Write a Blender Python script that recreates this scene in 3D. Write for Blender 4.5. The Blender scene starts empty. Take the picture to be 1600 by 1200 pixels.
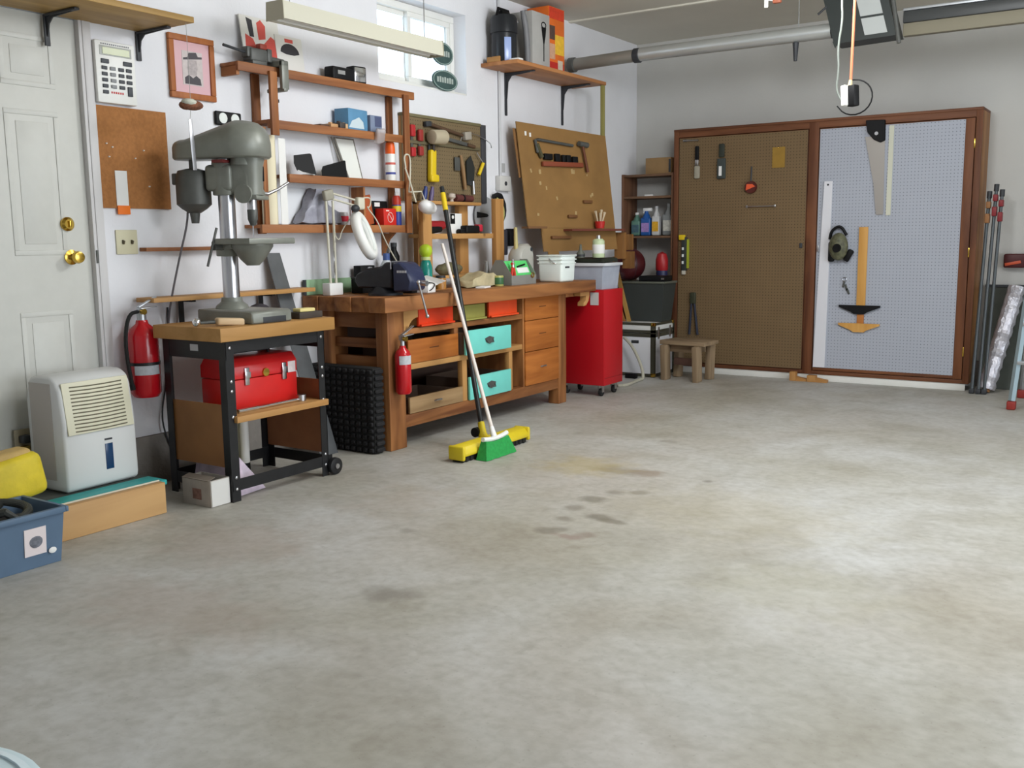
import bpy, bmesh, math, random
from mathutils import Vector, Matrix, Euler
random.seed(7)
SC = bpy.context.scene
COL = SC.collection
PI = math.pi

# ------------------------------------------------------------------ camera
# room axes: x = 0 is the face of the left wall, y runs into the room, z = 0 is the floor
CAM = Vector((4.17, 0.0, 1.20))
YAW, PITCH, ROLL, FPX = math.radians(-33.57027), math.radians(8.4575), math.radians(-0.71783), 1533.18
_f = Vector((math.sin(YAW) * math.cos(PITCH), math.cos(YAW) * math.cos(PITCH), -math.sin(PITCH)))
_r0 = Vector((math.cos(YAW), -math.sin(YAW), 0.0))
_u0 = _r0.cross(_f)
_r = _r0 * math.cos(ROLL) + _u0 * math.sin(ROLL)
_u = _u0 * math.cos(ROLL) - _r0 * math.sin(ROLL)
cam = bpy.data.cameras.new('camera')
cam.sensor_fit = 'HORIZONTAL'
cam.sensor_width = 36.0
cam.lens = FPX * 36.0 / 1600.0
cam.clip_start = 0.05
cam.clip_end = 200
camo = bpy.data.objects.new('camera', cam)
COL.objects.link(camo)
camo.matrix_world = Matrix(((_r.x, _u.x, -_f.x, CAM.x), (_r.y, _u.y, -_f.y, CAM.y), (_r.z, _u.z, -_f.z, CAM.z), (0, 0, 0, 1)))
SC.camera = camo

# ------------------------------------------------------------------ daylight and exposure
SC.view_settings.view_transform = 'Standard'
SC.view_settings.look = 'None'
SC.view_settings.gamma = 1.0
SC.view_settings.use_curve_mapping = False
SC.view_settings.exposure = 0.0
world = bpy.data.worlds.new('sky')
SC.world = world
world.use_nodes = True
_bg = world.node_tree.nodes['Background']
_bg.inputs[0].default_value = (0.80, 0.90, 1.0, 1)
_bg.inputs[1].default_value = 3.2

def area_light(name, loc, rot, sx, sy, power, color):
    l = bpy.data.lights.new(name, 'AREA')
    l.shape = 'RECTANGLE'
    l.size, l.size_y, l.energy, l.color = sx, sy, power, color
    o = bpy.data.objects.new(name, l)
    COL.objects.link(o)
    o.location = loc
    o.rotation_euler = rot
    return o
# the raised overhead door in the right wall lets the day in
area_light('garage_door_daylight', (7.45, 3.7, 1.15), (0, math.radians(90), 0), 2.2, 4.4, 90, (0.93, 0.97, 1.0))
# bare-tube lamps hung from the ceiling above the picture
def tube_light(name, loc, power, color):
    l = bpy.data.lights.new(name, 'POINT')
    l.energy, l.color, l.shadow_soft_size = power, color, 0.30
    o = bpy.data.objects.new(name, l)
    COL.objects.link(o)
    o.location = loc
    return o
tube_light('hanging_tube_light', (2.6, 4.7, 2.55), 108, (0.945, 0.975, 1.0))
tube_light('hanging_tube_light', (4.2, 3.6, 2.55), 94, (0.91, 0.955, 1.0))

# ------------------------------------------------------------------ helpers
def _ray(px, py):
    return _f + _r * ((px - 800.0) / FPX) - _u * ((py - 600.0) / FPX)
def at(px, py, x=None, y=None, z=None):
    """point seen at a pixel of the photograph, at a known distance from a wall or the floor"""
    d = _ray(px, py)
    if x is not None: t = (x - CAM.x) / d.x
    elif y is not None: t = (y - CAM.y) / d.y
    else: t = (z - CAM.z) / d.z
    return CAM + d * t

def lin(c):
    out = []
    for v in c[:3]:
        v = v / 255.0
        out.append(v / 12.92 if v <= 0.04045 else ((v + 0.055) / 1.055) ** 2.4)
    return (out[0], out[1], out[2], 1.0)

_MC = {}
def mat(name, rgb, rough=0.6, metal=0.0, var=0.0, scale=12.0, bump=0.0, bscale=None, trans=0.0, alpha=1.0, emit=0.0, spec=0.4, coat=0.0):
    if name in _MC: return _MC[name]
    m = bpy.data.materials.new(name)
    m.use_nodes = True
    nt = m.node_tree
    b = nt.nodes['Principled BSDF']
    c = lin(rgb)
    b.inputs['Base Color'].default_value = c
    b.inputs['Roughness'].default_value = rough
    b.inputs['Metallic'].default_value = metal
    b.inputs['Specular IOR Level'].default_value = spec
    b.inputs['Transmission Weight'].default_value = trans
    b.inputs['Alpha'].default_value = alpha
    b.inputs['Coat Weight'].default_value = coat
    if emit:
        b.inputs['Emission Color'].default_value = c
        b.inputs['Emission Strength'].default_value = emit
    tc = nt.nodes.new('ShaderNodeTexCoord')
    if var or bump:
        n = nt.nodes.new('ShaderNodeTexNoise')
        n.inputs['Scale'].default_value = scale
        n.inputs['Detail'].default_value = 5
        nt.links.new(tc.outputs['Object'], n.inputs['Vector'])
        if var:
            r = nt.nodes.new('ShaderNodeValToRGB')
            r.color_ramp.elements[0].position = 0.3
            r.color_ramp.elements[1].position = 0.7
            r.color_ramp.elements[0].color = tuple(max(0, v * (1 - var)) for v in c[:3]) + (1,)
            r.color_ramp.elements[1].color = tuple(min(1, v * (1 + var)) for v in c[:3]) + (1,)
            nt.links.new(n.outputs['Fac'], r.inputs['Fac'])
            nt.links.new(r.outputs['Color'], b.inputs['Base Color'])
        if bump:
            n2 = n
            if bscale:
                n2 = nt.nodes.new('ShaderNodeTexNoise')
                n2.inputs['Scale'].default_value = bscale
                n2.inputs['Detail'].default_value = 4
                nt.links.new(tc.outputs['Object'], n2.inputs['Vector'])
            bp = nt.nodes.new('ShaderNodeBump')
            bp.inputs['Strength'].default_value = bump
            bp.inputs['Distance'].default_value = 0.01
            nt.links.new(n2.outputs['Fac'], bp.inputs['Height'])
            nt.links.new(bp.outputs['Normal'], b.inputs['Normal'])
    _MC[name] = m
    return m

def wood(name, dark, light, axis=1, scale=14.0, rough=0.55, knots=0.0):
    """grain stretched along an axis, object space, metres"""
    if name in _MC: return _MC[name]
    m = bpy.data.materials.new(name)
    m.use_nodes = True
    nt = m.node_tree
    b = nt.nodes['Principled BSDF']
    b.inputs['Roughness'].default_value = rough
    b.inputs['Specular IOR Level'].default_value = 0.3
    tc = nt.nodes.new('ShaderNodeTexCoord')
    mp = nt.nodes.new('ShaderNodeMapping')
    sc = [1.0, 1.0, 1.0]
    sc[axis] = 0.09
    mp.inputs['Scale'].default_value = sc
    nt.links.new(tc.outputs['Object'], mp.inputs['Vector'])
    n = nt.nodes.new('ShaderNodeTexNoise')
    n.inputs['Scale'].default_value = scale
    n.inputs['Detail'].default_value = 6
    n.inputs['Distortion'].default_value = 0.8
    nt.links.new(mp.outputs['Vector'], n.inputs['Vector'])
    r = nt.nodes.new('ShaderNodeValToRGB')
    r.color_ramp.elements[0].position = 0.32
    r.color_ramp.elements[1].position = 0.68
    r.color_ramp.elements[0].color = lin(dark)
    r.color_ramp.elements[1].color = lin(light)
    nt.links.new(n.outputs['Fac'], r.inputs['Fac'])
    out = r.outputs['Color']
    if knots:
        v = nt.nodes.new('ShaderNodeTexVoronoi')
        v.inputs['Scale'].default_value = knots
        nt.links.new(tc.outputs['Object'], v.inputs['Vector'])
        k = nt.nodes.new('ShaderNodeMapRange')
        k.inputs['From Min'].default_value = 0.03
        k.inputs['From Max'].default_value = 0.09
        nt.links.new(v.outputs['Distance'], k.inputs['Value'])
        mx = nt.nodes.new('ShaderNodeMix')
        mx.data_type = 'RGBA'
        nt.links.new(k.outputs['Result'], mx.inputs[0])
        mx.inputs[6].default_value = tuple(v2 * 0.45 for v2 in lin(dark)[:3]) + (1,)
        nt.links.new(out, mx.inputs[7])
        out = mx.outputs[2]
    nt.links.new(out, b.inputs['Base Color'])
    bp = nt.nodes.new('ShaderNodeBump')
    bp.inputs['Strength'].default_value = 0.15
    bp.inputs['Distance'].default_value = 0.004
    nt.links.new(n.outputs['Fac'], bp.inputs['Height'])
    nt.links.new(bp.outputs['Normal'], b.inputs['Normal'])
    _MC[name] = m
    return m

def basis(d):
    d = Vector(d).normalized()
    a = Vector((0, 0, 1)) if abs(d.z) < 0.9 else Vector((1, 0, 0))
    s = a.cross(d).normalized()
    return s, d.cross(s).normalized(), d

class S:
    """collects shapes for ONE mesh"""
    def __init__(self):
        self.bm = bmesh.new()
        self.M = Matrix.Identity(4)
    def _merge(self, b):
        b.transform(self.M)
        me = bpy.data.meshes.new('tmp')
        b.to_mesh(me)
        b.free()
        self.bm.from_mesh(me)
        bpy.data.meshes.remove(me)
        return self
    def box(self, x0, x1, y0, y1, z0, z1, bev=0.0, seg=2, rot=None):
        return self.cbox(((x0 + x1) / 2, (y0 + y1) / 2, (z0 + z1) / 2), (abs(x1 - x0), abs(y1 - y0), abs(z1 - z0)), rot, bev, seg)
    def cbox(self, c, s, rot=None, bev=0.0, seg=2, taper=None):
        b = bmesh.new()
        bmesh.ops.create_cube(b, size=1.0)
        for v in b.verts:
            k = 1.0
            if taper is not None and v.co.z > 0: k = taper
            v.co = Vector((v.co.x * s[0] * k, v.co.y * s[1] * k, v.co.z * s[2]))
        if bev:
            bmesh.ops.bevel(b, geom=list(b.edges), offset=min(bev, min(s) * 0.49), segments=seg, profile=0.5, affect='EDGES')
        if rot is not None:
            b.transform(Euler(rot).to_matrix().to_4x4() if not isinstance(rot, Matrix) else rot.to_4x4())
        b.transform(Matrix.Translation(Vector(c)))
        return self._merge(b)
    def cyl(self, p0, p1, r0, r1=None, n=14, bev=0.0):
        p0, p1 = Vector(p0), Vector(p1)
        if r1 is None: r1 = r0
        s, t, d = basis(p1 - p0)
        b = bmesh.new()
        A = [b.verts.new(p0 + (s * math.cos(2 * PI * i / n) + t * math.sin(2 * PI * i / n)) * r0) for i in range(n)]
        B = [b.verts.new(p1 + (s * math.cos(2 * PI * i / n) + t * math.sin(2 * PI * i / n)) * r1) for i in range(n)]
        for i in range(n):
            b.faces.new((A[i], A[(i + 1) % n], B[(i + 1) % n], B[i]))
        b.faces.new(A[::-1]); b.faces.new(B)
        if bev:
            ee = [e for e in b.edges if len(e.link_faces) == 2 and (len(e.link_faces[0].verts) > 4 or len(e.link_faces[1].verts) > 4)]
            bmesh.ops.bevel(b, geom=ee, offset=bev, segments=2, profile=0.5, affect='EDGES')
        return self._merge(b)
    def tube(self, pts, r, n=8, closed=False, smooth=0):
        P = [Vector(p) for p in pts]
        for _ in range(smooth):
            Q = [P[0]]
            for a, c in zip(P[:-1], P[1:]):
                Q += [a * 0.75 + c * 0.25, a * 0.25 + c * 0.75]
            Q.append(P[-1]); P = Q
        rr = r if isinstance(r, (list, tuple)) else [r] * len(P)
        b = bmesh.new()
        rings = []
        prev = None
        N = len(P)
        for i, p in enumerate(P):
            if closed: d = P[(i + 1) % N] - P[i - 1]
            else: d = P[min(i + 1, N - 1)] - P[max(i - 1, 0)]
            if d.length < 1e-9: d = Vector((0, 0, 1))
            d.normalize()
            if prev is None: s, t, _d = basis(d)
            else:
                s = prev - d * prev.dot(d)
                if s.length < 1e-6: s = basis(d)[0]
                s.normalize(); t = d.cross(s)
            prev = s
            rad = rr[min(i, len(rr) - 1)]
            rings.append([b.verts.new(p + (s * math.cos(2 * PI * k / n) + t * math.sin(2 * PI * k / n)) * rad) for k in range(n)])
        for i in range(N if closed else N - 1):
            A, B = rings[i], rings[(i + 1) % N]
            for k in range(n):
                b.faces.new((A[k], A[(k + 1) % n], B[(k + 1) % n], B[k]))
        if not closed:
            b.faces.new(rings[0][::-1]); b.faces.new(rings[-1])
        return self._merge(b)
    def lathe(self, prof, c=(0, 0, 0), axis=(0, 0, 1), n=24, sx=1.0, sy=1.0):
        s, t, d = basis(axis)
        if abs(Vector(axis).normalized().z) > 0.99: s, t, d = Vector((1, 0, 0)), Vector((0, 1, 0)) * (1 if axis[2] > 0 else -1), Vector((0, 0, 1 if axis[2] > 0 else -1))
        c = Vector(c)
        b = bmesh.new()
        rings = []
        for (r, h) in prof:
            if r < 1e-6: rings.append([b.verts.new(c + d * h)])
            else: rings.append([b.verts.new(c + d * h + s * (math.cos(2 * PI * k / n) * r * sx) + t * (math.sin(2 * PI * k / n) * r * sy)) for k in range(n)])
        for A, B in zip(rings[:-1], rings[1:]):
            for k in range(n):
                k2 = (k + 1) % n
                if len(A) == 1 and len(B) == 1: continue
                if len(A) == 1: b.faces.new((A[0], B[k2], B[k]))
                elif len(B) == 1: b.faces.new((A[k], A[k2], B[0]))
                else: b.faces.new((A[k], A[k2], B[k2], B[k]))
        if len(rings[0]) > 1: b.faces.new(rings[0][::-1])
        if len(rings[-1]) > 1: b.faces.new(rings[-1])
        bmesh.ops.recalc_face_normals(b, faces=list(b.faces))
        return self._merge(b)
    def sph(self, c, r, n=16, m=10, rot=None):
        if not isinstance(r, (tuple, list)): r = (r, r, r)
        b = bmesh.new()
        bmesh.ops.create_uvsphere(b, u_segments=n, v_segments=m, radius=1.0)
        b.transform(Matrix.Diagonal((r[0], r[1], r[2], 1)))
        if rot is not None: b.transform(Euler(rot).to_matrix().to_4x4())
        b.transform(Matrix.Translation(Vector(c)))
        return self._merge(b)
    def prism(self, poly, o, e1, e2, depth, bev=0.0):
        """2-D outline in the plane o + a*e1 + b*e2, extruded by depth along e1 x e2"""
        o, e1, e2 = Vector(o), Vector(e1).normalized(), Vector(e2).normalized()
        nrm = e1.cross(e2) * depth
        b = bmesh.new()
        A = [b.verts.new(o + e1 * p[0] + e2 * p[1]) for p in poly]
        B = [b.verts.new(o + e1 * p[0] + e2 * p[1] + nrm) for p in poly]
        n = len(poly)
        b.faces.new(A[::-1]); b.faces.new(B)
        for i in range(n):
            b.faces.new((A[i], A[(i + 1) % n], B[(i + 1) % n], B[i]))
        bmesh.ops.recalc_face_normals(b, faces=list(b.faces))
        if bev:
            bmesh.ops.bevel(b, geom=list(b.edges), offset=bev, segments=1, profile=0.5, affect='EDGES')
        return self._merge(b)
    def quads(self, verts, faces):
        b = bmesh.new()
        V = [b.verts.new(v) for v in verts]
        for f in faces: b.faces.new([V[i] for i in f])
        bmesh.ops.recalc_face_normals(b, faces=list(b.faces))
        return self._merge(b)
    def frame(self, y0, y1, z0, z1, w, x0, x1, bev=0.0):
        """rectangular frame lying on a wall of constant x"""
        self.box(x0, x1, y0, y1, z0, z0 + w, bev); self.box(x0, x1, y0, y1, z1 - w, z1, bev)
        self.box(x0, x1, y0, y0 + w, z0 + w, z1 - w, bev); self.box(x0, x1, y1 - w, y1, z0 + w, z1 - w, bev)
        return self
    def text(self, s, o, e1, e2, size, depth=0.0006):
        cu = bpy.data.curves.new('t', 'FONT')
        cu.body = s; cu.size = size; cu.extrude = depth; cu.resolution_u = 2
        cu.align_x = 'CENTER'; cu.align_y = 'CENTER'
        ob = bpy.data.objects.new('t', cu)
        me = bpy.data.meshes.new_from_object(ob)
        b = bmesh.new(); b.from_mesh(me)
        e1, e2 = Vector(e1).normalized(), Vector(e2).normalized()
        e3 = e1.cross(e2)
        M = Matrix(((e1.x, e2.x, e3.x, o[0]), (e1.y, e2.y, e3.y, o[1]), (e1.z, e2.z, e3.z, o[2]), (0, 0, 0, 1)))
        b.transform(M)
        bpy.data.meshes.remove(me); bpy.data.objects.remove(ob); bpy.data.curves.remove(cu)
        return self._merge(b)
    def mesh(self, name, material, inv=None, ang=38.0, smooth=True):
        me = bpy.data.meshes.new(name)
        if inv is not None: self.bm.transform(inv)
        self.bm.to_mesh(me); self.bm.free()
        me.materials.append(material)
        if smooth:
            me.shade_smooth()
            me.set_sharp_from_angle(angle=math.radians(ang))
        return me

def put(o, label=None, cat=None, group=None, kind=None):
    if label: o['label'] = label
    if cat: o['category'] = cat
    if group: o['group'] = group
    if kind: o['kind'] = kind
    return o

class Thing:
    """an Empty at the thing's base; parts are given in room coordinates (or local ones if local=True)"""
    def __init__(self, name, label, cat, loc, rot=(0, 0, 0), group=None, kind=None, local=False):
        self.o = bpy.data.objects.new(name, None)
        self.o.empty_display_size = 0.05
        COL.objects.link(self.o)
        self.o.location = loc
        self.o.rotation_euler = rot
        put(self.o, label, cat, group, kind)
        self.inv = None if local else (Matrix.Translation(Vector(loc)) @ Euler(rot).to_matrix().to_4x4()).inverted()
    def part(self, name, s, m, parent=None, label=None, kind=None, ang=38.0, smooth=True):
        o = bpy.data.objects.new(name, s.mesh(name, m, self.inv, ang, smooth))
        COL.objects.link(o)
        o.parent = parent if parent is not None else self.o
        if label: o['label'] = label
        if kind: o['kind'] = kind
        return o

def solo(name, label, cat, s, m, loc, group=None, kind=None, ang=38.0):
    """a thing that is one mesh"""
    o = bpy.data.objects.new(name, s.mesh(name, m, Matrix.Translation(Vector(loc)).inverted(), ang))
    COL.objects.link(o)
    o.location = loc
    return put(o, label, cat, group, kind)

def struct(name, s, m, parent=None):
    o = bpy.data.objects.new(name, s.mesh(name, m))
    COL.objects.link(o)
    if parent is not None: o.parent = parent
    else: o['kind'] = 'structure'
    return o

EX, EY, EZ = Vector((1, 0, 0)), Vector((0, 1, 0)), Vector((0, 0, 1))
# ------------------------------------------------------------------ shared materials
M_WALL = mat('wall_paint', (226, 226, 230), 0.75, var=0.03, scale=3, bump=0.12, bscale=60)
M_CEIL = mat('ceiling_paint', (206, 202, 190), 0.85, var=0.04, scale=2)
M_TRIM = mat('trim_paint', (228, 227, 222), 0.45, var=0.02)
M_DOOR = mat('door_paint', (204, 204, 198), 0.45, var=0.02, scale=20)
M_STEM = mat('stem_concrete', (128, 122, 116), 0.9, var=0.18, scale=9, bump=0.3, bscale=50)
M_BLACK = mat('black_steel', (26, 26, 28), 0.42, var=0.2, scale=20)
M_DARK = mat('dark_grey', (52, 54, 58), 0.5)
M_BLACKP = mat('black_plastic', (13, 13, 15), 0.55, spec=0.25)
M_RUBBER = mat('black_rubber', (30, 30, 30), 0.85)
M_GREYCAST = mat('grey_cast_iron', (128, 130, 122), 0.38, metal=0.15, var=0.10, scale=14)
M_GREYDK = mat('dark_cast_iron', (86, 87, 84), 0.5, metal=0.2, var=0.15, scale=16)
M_STEEL = mat('bright_steel', (196, 196, 200), 0.28, metal=1.0)
M_CHROME = mat('chrome', (225, 225, 228), 0.12, metal=1.0)
M_BRASS = mat('brass', (205, 170, 78), 0.2, metal=1.0)
M_ALU = mat('aluminium', (190, 194, 198), 0.35, metal=0.85)
M_GALV = mat('galvanised_sheet', (176, 180, 180), 0.30, metal=0.9, var=0.12, scale=10)
M_WHITEP = mat('white_plastic', (236, 236, 232), 0.4)
M_PAPER = mat('white_paper', (232, 231, 228), 0.8)
M_RED = mat('red_paint', (178, 22, 30), 0.32, var=0.05)
M_ORANGE = mat('orange_plastic', (236, 92, 22), 0.4)
M_YELLOW = mat('yellow_plastic', (222, 190, 30), 0.45)
W_SHELF_Y = wood('cedar_shelf', (126, 76, 44), (172, 114, 70), 1)
W_SHELF_Z = wood('cedar_post', (126, 76, 44), (172, 114, 70), 2)
W_SHELF_X = wood('cedar_end', (126, 76, 44), (172, 114, 70), 0)
W_BENCH_Y = wood('bench_fir', (108, 64, 35), (176, 119, 70), 1, 10)
W_BENCH_Z = wood('bench_fir_upright', (108, 64, 35), (176, 119, 70), 2, 10)
W_BENCH_X = wood('bench_fir_cross', (108, 64, 35), (176, 119, 70), 0, 10)
W_PINE_Y = wood('pine', (168, 122, 70), (196, 150, 94), 1, 9, knots=4.0)
W_PINE_Z = wood('pine_upright', (164, 116, 64), (192, 144, 88), 2, 9)
W_PINE_X = wood('pine_cross', (164, 116, 64), (192, 144, 88), 0, 9)
W_DRAWER = wood('fir_plywood_drawer', (150, 84, 32), (184, 112, 50), 1, 16)
W_HARD = mat('brown_hardboard', (150, 104, 62), 0.6, var=0.10, scale=7)
W_HARD2 = mat('tempered_hardboard', (142, 106, 60), 0.55, var=0.12, scale=5)
W_CAB_Z = wood('cabinet_stain', (86, 50, 32), (124, 78, 50), 2, 12)
W_CAB_X = wood('cabinet_stain_cross', (86, 50, 32), (124, 78, 50), 0, 12)
W_OLD_X = wood('weathered_wood', (118, 98, 76), (160, 138, 110), 0, 12)
W_OLD_Z = wood('weathered_wood_upright', (118, 98, 76), (160, 138, 110), 2, 12)

def floor_material():
    m = bpy.data.materials.new('concrete_floor')
    m.use_nodes = True
    nt = m.node_tree; N = nt.nodes; L = nt.links
    b = N['Principled BSDF']
    tc = N.new('ShaderNodeTexCoord')
    def noise(sc, det=6, dist=0.0):
        n = N.new('ShaderNodeTexNoise')
        n.inputs['Scale'].default_value = sc; n.inputs['Detail'].default_value = det; n.inputs['Distortion'].default_value = dist
        L.new(tc.outputs['Object'], n.inputs['Vector'])
        return n
    def ramp(src, p0, c0, p1, c1):
        r = N.new('ShaderNodeValToRGB')
        r.color_ramp.elements[0].position = p0; r.color_ramp.elements[1].position = p1
        r.color_ramp.elements[0].color = c0; r.color_ramp.elements[1].color = c1
        L.new(src, r.inputs['Fac'])
        return r.outputs['Color']
    def mix(fac, a, c, mode='MIX'):
        x = N.new('ShaderNodeMix'); x.data_type = 'RGBA'; x.blend_type = mode
        if isinstance(fac, float): x.inputs[0].default_value = fac
        else: L.new(fac, x.inputs[0])
        for i, v in ((6, a), (7, c)):
            if isinstance(v, tuple): x.inputs[i].default_value = v
            else: L.new(v, x.inputs[i])
        return x.outputs[2]
    base = ramp(noise(1.1, 5, 0.4).outputs['Fac'], 0.32, lin((172, 169, 159)), 0.68, lin((193, 193, 192)))
    blot = ramp(noise(3.6, 7, 0.8).outputs['Fac'], 0.36, (0.80, 0.78, 0.74, 1), 0.60, (1, 1, 1, 1))
    c = mix(0.65, base, blot, 'MULTIPLY')
    fine = ramp(noise(26.0, 8).outputs['Fac'], 0.34, (0.86, 0.85, 0.83, 1), 0.62, (1.03, 1.03, 1.03, 1))
    c = mix(0.7, c, fine, 'MULTIPLY')
    warm = ramp(noise(0.75, 4, 0.6).outputs['Fac'], 0.46, (1, 1, 1, 1), 0.66, (0.93, 0.885, 0.84, 1))
    c = mix(0.8, c, warm, 'MULTIPLY')
    mid = ramp(noise(11.0, 6, 1.2).outputs['Fac'], 0.30, (0.84, 0.83, 0.81, 1), 0.52, (1, 1, 1, 1))
    c = mix(0.6, c, mid, 'MULTIPLY')
    spk = ramp(noise(70.0, 3).outputs['Fac'], 0.28, (0.75, 0.74, 0.72, 1), 0.36, (1, 1, 1, 1))
    c = mix(0.55, c, spk, 'MULTIPLY')
    # old oil and rust stains, each with its own outline: (x, y, rx, ry, strength, colour)
    wob = noise(9.0, 4)
    ST = [(2.044, 2.437, .10, .10, .6, (120, 115, 106)), (1.872, 4.444, .17, .10, .6, (126, 118, 104)), (2.031, 4.456, .10, .08, .6, (138, 122, 106)),
          (1.68, 4.45, .26, .22, .45, (172, 156, 100)), (2.032, 3.878, .08, .06, .7, (116, 112, 100)), (2.068, 4.034, .05, .05, .6, (120, 114, 102)), (2.172, 4.095, .05, .045, .6, (118, 112, 100)),
          (2.027, 3.71, .06, .05, .6, (120, 114, 102)), (2.078, 3.539, .05, .05, .6, (118, 112, 100)), (2.198, 3.634, .08, .05, .7, (112, 107, 96)), (2.289, 3.61, .07, .035, .65, (116, 110, 98)),
          (2.116, 3.344, .06, .05, .65, (118, 112, 100)), (2.159, 3.401, .045, .04, .6, (118, 112, 100)), (2.22, 3.324, .09, .03, .6, (138, 116, 106)), (2.271, 3.375, .05, .04, .55, (132, 116, 104)),
          (1.797, 5.241, .06, .05, .4, (128, 120, 108)), (2.36, 4.465, .03, .03, .6, (110, 106, 98)), (1.62, 3.05, .04, .035, .45, (124, 118, 108)),
          (1.1, 2.55, .35, .28, .28, (160, 138, 122)), (1.5, 1.95, .5, .25, .30, (158, 138, 124)), (1.3, 3.4, .3, .3, .2, (166, 146, 124)), (2.7, 4.0, .6, .4, .2, (170, 162, 128)), (3.2, 3.2, .35, .3, .2, (168, 162, 130))]
    for (x, y, rx, ry, k, col) in ST:
        sb = N.new('ShaderNodeVectorMath'); sb.operation = 'SUBTRACT'
        L.new(tc.outputs['Object'], sb.inputs[0]); sb.inputs[1].default_value = (x, y, 0)
        ml = N.new('ShaderNodeVectorMath'); ml.operation = 'MULTIPLY'
        L.new(sb.outputs[0], ml.inputs[0]); ml.inputs[1].default_value = (1 / rx, 1 / ry, 0)
        ln = N.new('ShaderNodeVectorMath'); ln.operation = 'LENGTH'
        L.new(ml.outputs[0], ln.inputs[0])
        ad = N.new('ShaderNodeMath'); ad.operation = 'MULTIPLY_ADD'
        L.new(wob.outputs['Fac'], ad.inputs[0]); ad.inputs[1].default_value = 1.6; L.new(ln.outputs['Value'], ad.inputs[2])
        mr = N.new('ShaderNodeMapRange')
        mr.inputs['From Min'].default_value = 1.25; mr.inputs['From Max'].default_value = 1.95
        mr.inputs['To Min'].default_value = k; mr.inputs['To Max'].default_value = 0.0
        L.new(ad.outputs[0], mr.inputs['Value'])
        c = mix(mr.outputs['Result'], c, lin(col))
    L.new(c, b.inputs['Base Color'])
    b.inputs['Roughness'].default_value = 0.55
    b.inputs['Specular IOR Level'].default_value = 0.35
    bp = N.new('ShaderNodeBump'); bp.inputs['Strength'].default_value = 0.12; bp.inputs['Distance'].default_value = 0.004
    L.new(noise(40, 6).outputs['Fac'], bp.inputs['Height']); L.new(bp.outputs['Normal'], b.inputs['Normal'])
    return m

def pegboard_material(name, rgb, hole, plane='xz', pitch=0.0254, var=0.06):
    m = bpy.data.materials.new(name)
    m.use_nodes = True
    nt = m.node_tree; N = nt.nodes; L = nt.links
    b = N['Principled BSDF']; b.inputs['Roughness'].default_value = 0.6; b.inputs['Specular IOR Level'].default_value = 0.25
    tc = N.new('ShaderNodeTexCoord'); sp = N.new('ShaderNodeSeparateXYZ')
    L.new(tc.outputs['Object'], sp.inputs[0])
    def cell(o):
        d = N.new('ShaderNodeMath'); d.operation = 'DIVIDE'; L.new(o, d.inputs[0]); d.inputs[1].default_value = pitch
        f = N.new('ShaderNodeMath'); f.operation = 'FRACT'; L.new(d.outputs[0], f.inputs[0])
        s = N.new('ShaderNodeMath'); s.operation = 'SUBTRACT'; L.new(f.outputs[0], s.inputs[0]); s.inputs[1].default_value = 0.5
        return s.outputs[0]
    cb = N.new('ShaderNodeCombineXYZ')
    L.new(cell(sp.outputs['X' if plane == 'xz' else 'Y']), cb.inputs[0]); L.new(cell(sp.outputs['Z']), cb.inputs[1])
    ln = N.new('ShaderNodeVectorMath'); ln.operation = 'LENGTH'; L.new(cb.outputs[0], ln.inputs[0])
    gt = N.new('ShaderNodeMath'); gt.operation = 'LESS_THAN'; L.new(ln.outputs['Value'], gt.inputs[0]); gt.inputs[1].default_value = 0.14
    n = N.new('ShaderNodeTexNoise'); n.inputs['Scale'].default_value = 4; n.inputs['Detail'].default_value = 6
    L.new(tc.outputs['Object'], n.inputs['Vector'])
    r = N.new('ShaderNodeValToRGB'); c = lin(rgb)
    r.color_ramp.elements[0].position = 0.3; r.color_ramp.elements[1].position = 0.7
    r.color_ramp.elements[0].color = tuple(v * (1 - var) for v in c[:3]) + (1,); r.color_ramp.elements[1].color = tuple(min(1, v * (1 + var)) for v in c[:3]) + (1,)
    L.new(n.outputs['Fac'], r.inputs['Fac'])
    x = N.new('ShaderNodeMix'); x.data_type = 'RGBA'; L.new(gt.outputs[0], x.inputs[0]); L.new(r.outputs['Color'], x.inputs[6]); x.inputs[7].default_value = lin(hole)
    L.new(x.outputs[2], b.inputs['Base Color'])
    return m
# ------------------------------------------------------------------ the room
YB, ZC, XR, YF = 8.42, 2.93, 7.5, -2.6
struct('floor', S().box(-0.2, XR + 0.2, YF - 0.2, YB + 0.2, -0.12, 0.0), floor_material())
struct('ceiling', S().box(-0.2, XR + 0.2, YF - 0.2, YB + 0.2, ZC, ZC + 0.12), M_CEIL)
WY0, WY1, WZ0, WZ1 = 4.828, 5.755, 2.19, 2.73      # window opening
DY0, DY1, DZ0, DZ1 = 1.86, 2.775, 0.22, 2.20       # door opening
s = S()
T = 0.16
s.box(-T, 0, YF, DY0, 0, ZC); s.box(-T, 0, DY0, DY1, 0, DZ0); s.box(-T, 0, DY0, DY1, DZ1, ZC)
s.box(-T, 0, DY1, WY0, 0, ZC); s.box(-T, 0, WY0, WY1, 0, WZ0); s.box(-T, 0, WY0, WY1, WZ1, ZC); s.box(-T, 0, WY1, YB, 0, ZC)
struct('wall_left', s, M_WALL)
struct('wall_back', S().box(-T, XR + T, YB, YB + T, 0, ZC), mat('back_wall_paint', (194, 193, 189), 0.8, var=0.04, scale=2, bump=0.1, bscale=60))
struct('wall_front', S().box(-T, XR + T, YF - T, YF, 0, ZC), M_WALL)
GY0, GY1, GZ = 1.4, 6.0, 2.3
s = S()
s.box(XR, XR + T, YF, GY0, 0, ZC); s.box(XR, XR + T, GY1, YB, 0, ZC); s.box(XR, XR + T, GY0, GY1, GZ, ZC)
struct('wall_right', s, M_WALL)
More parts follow.
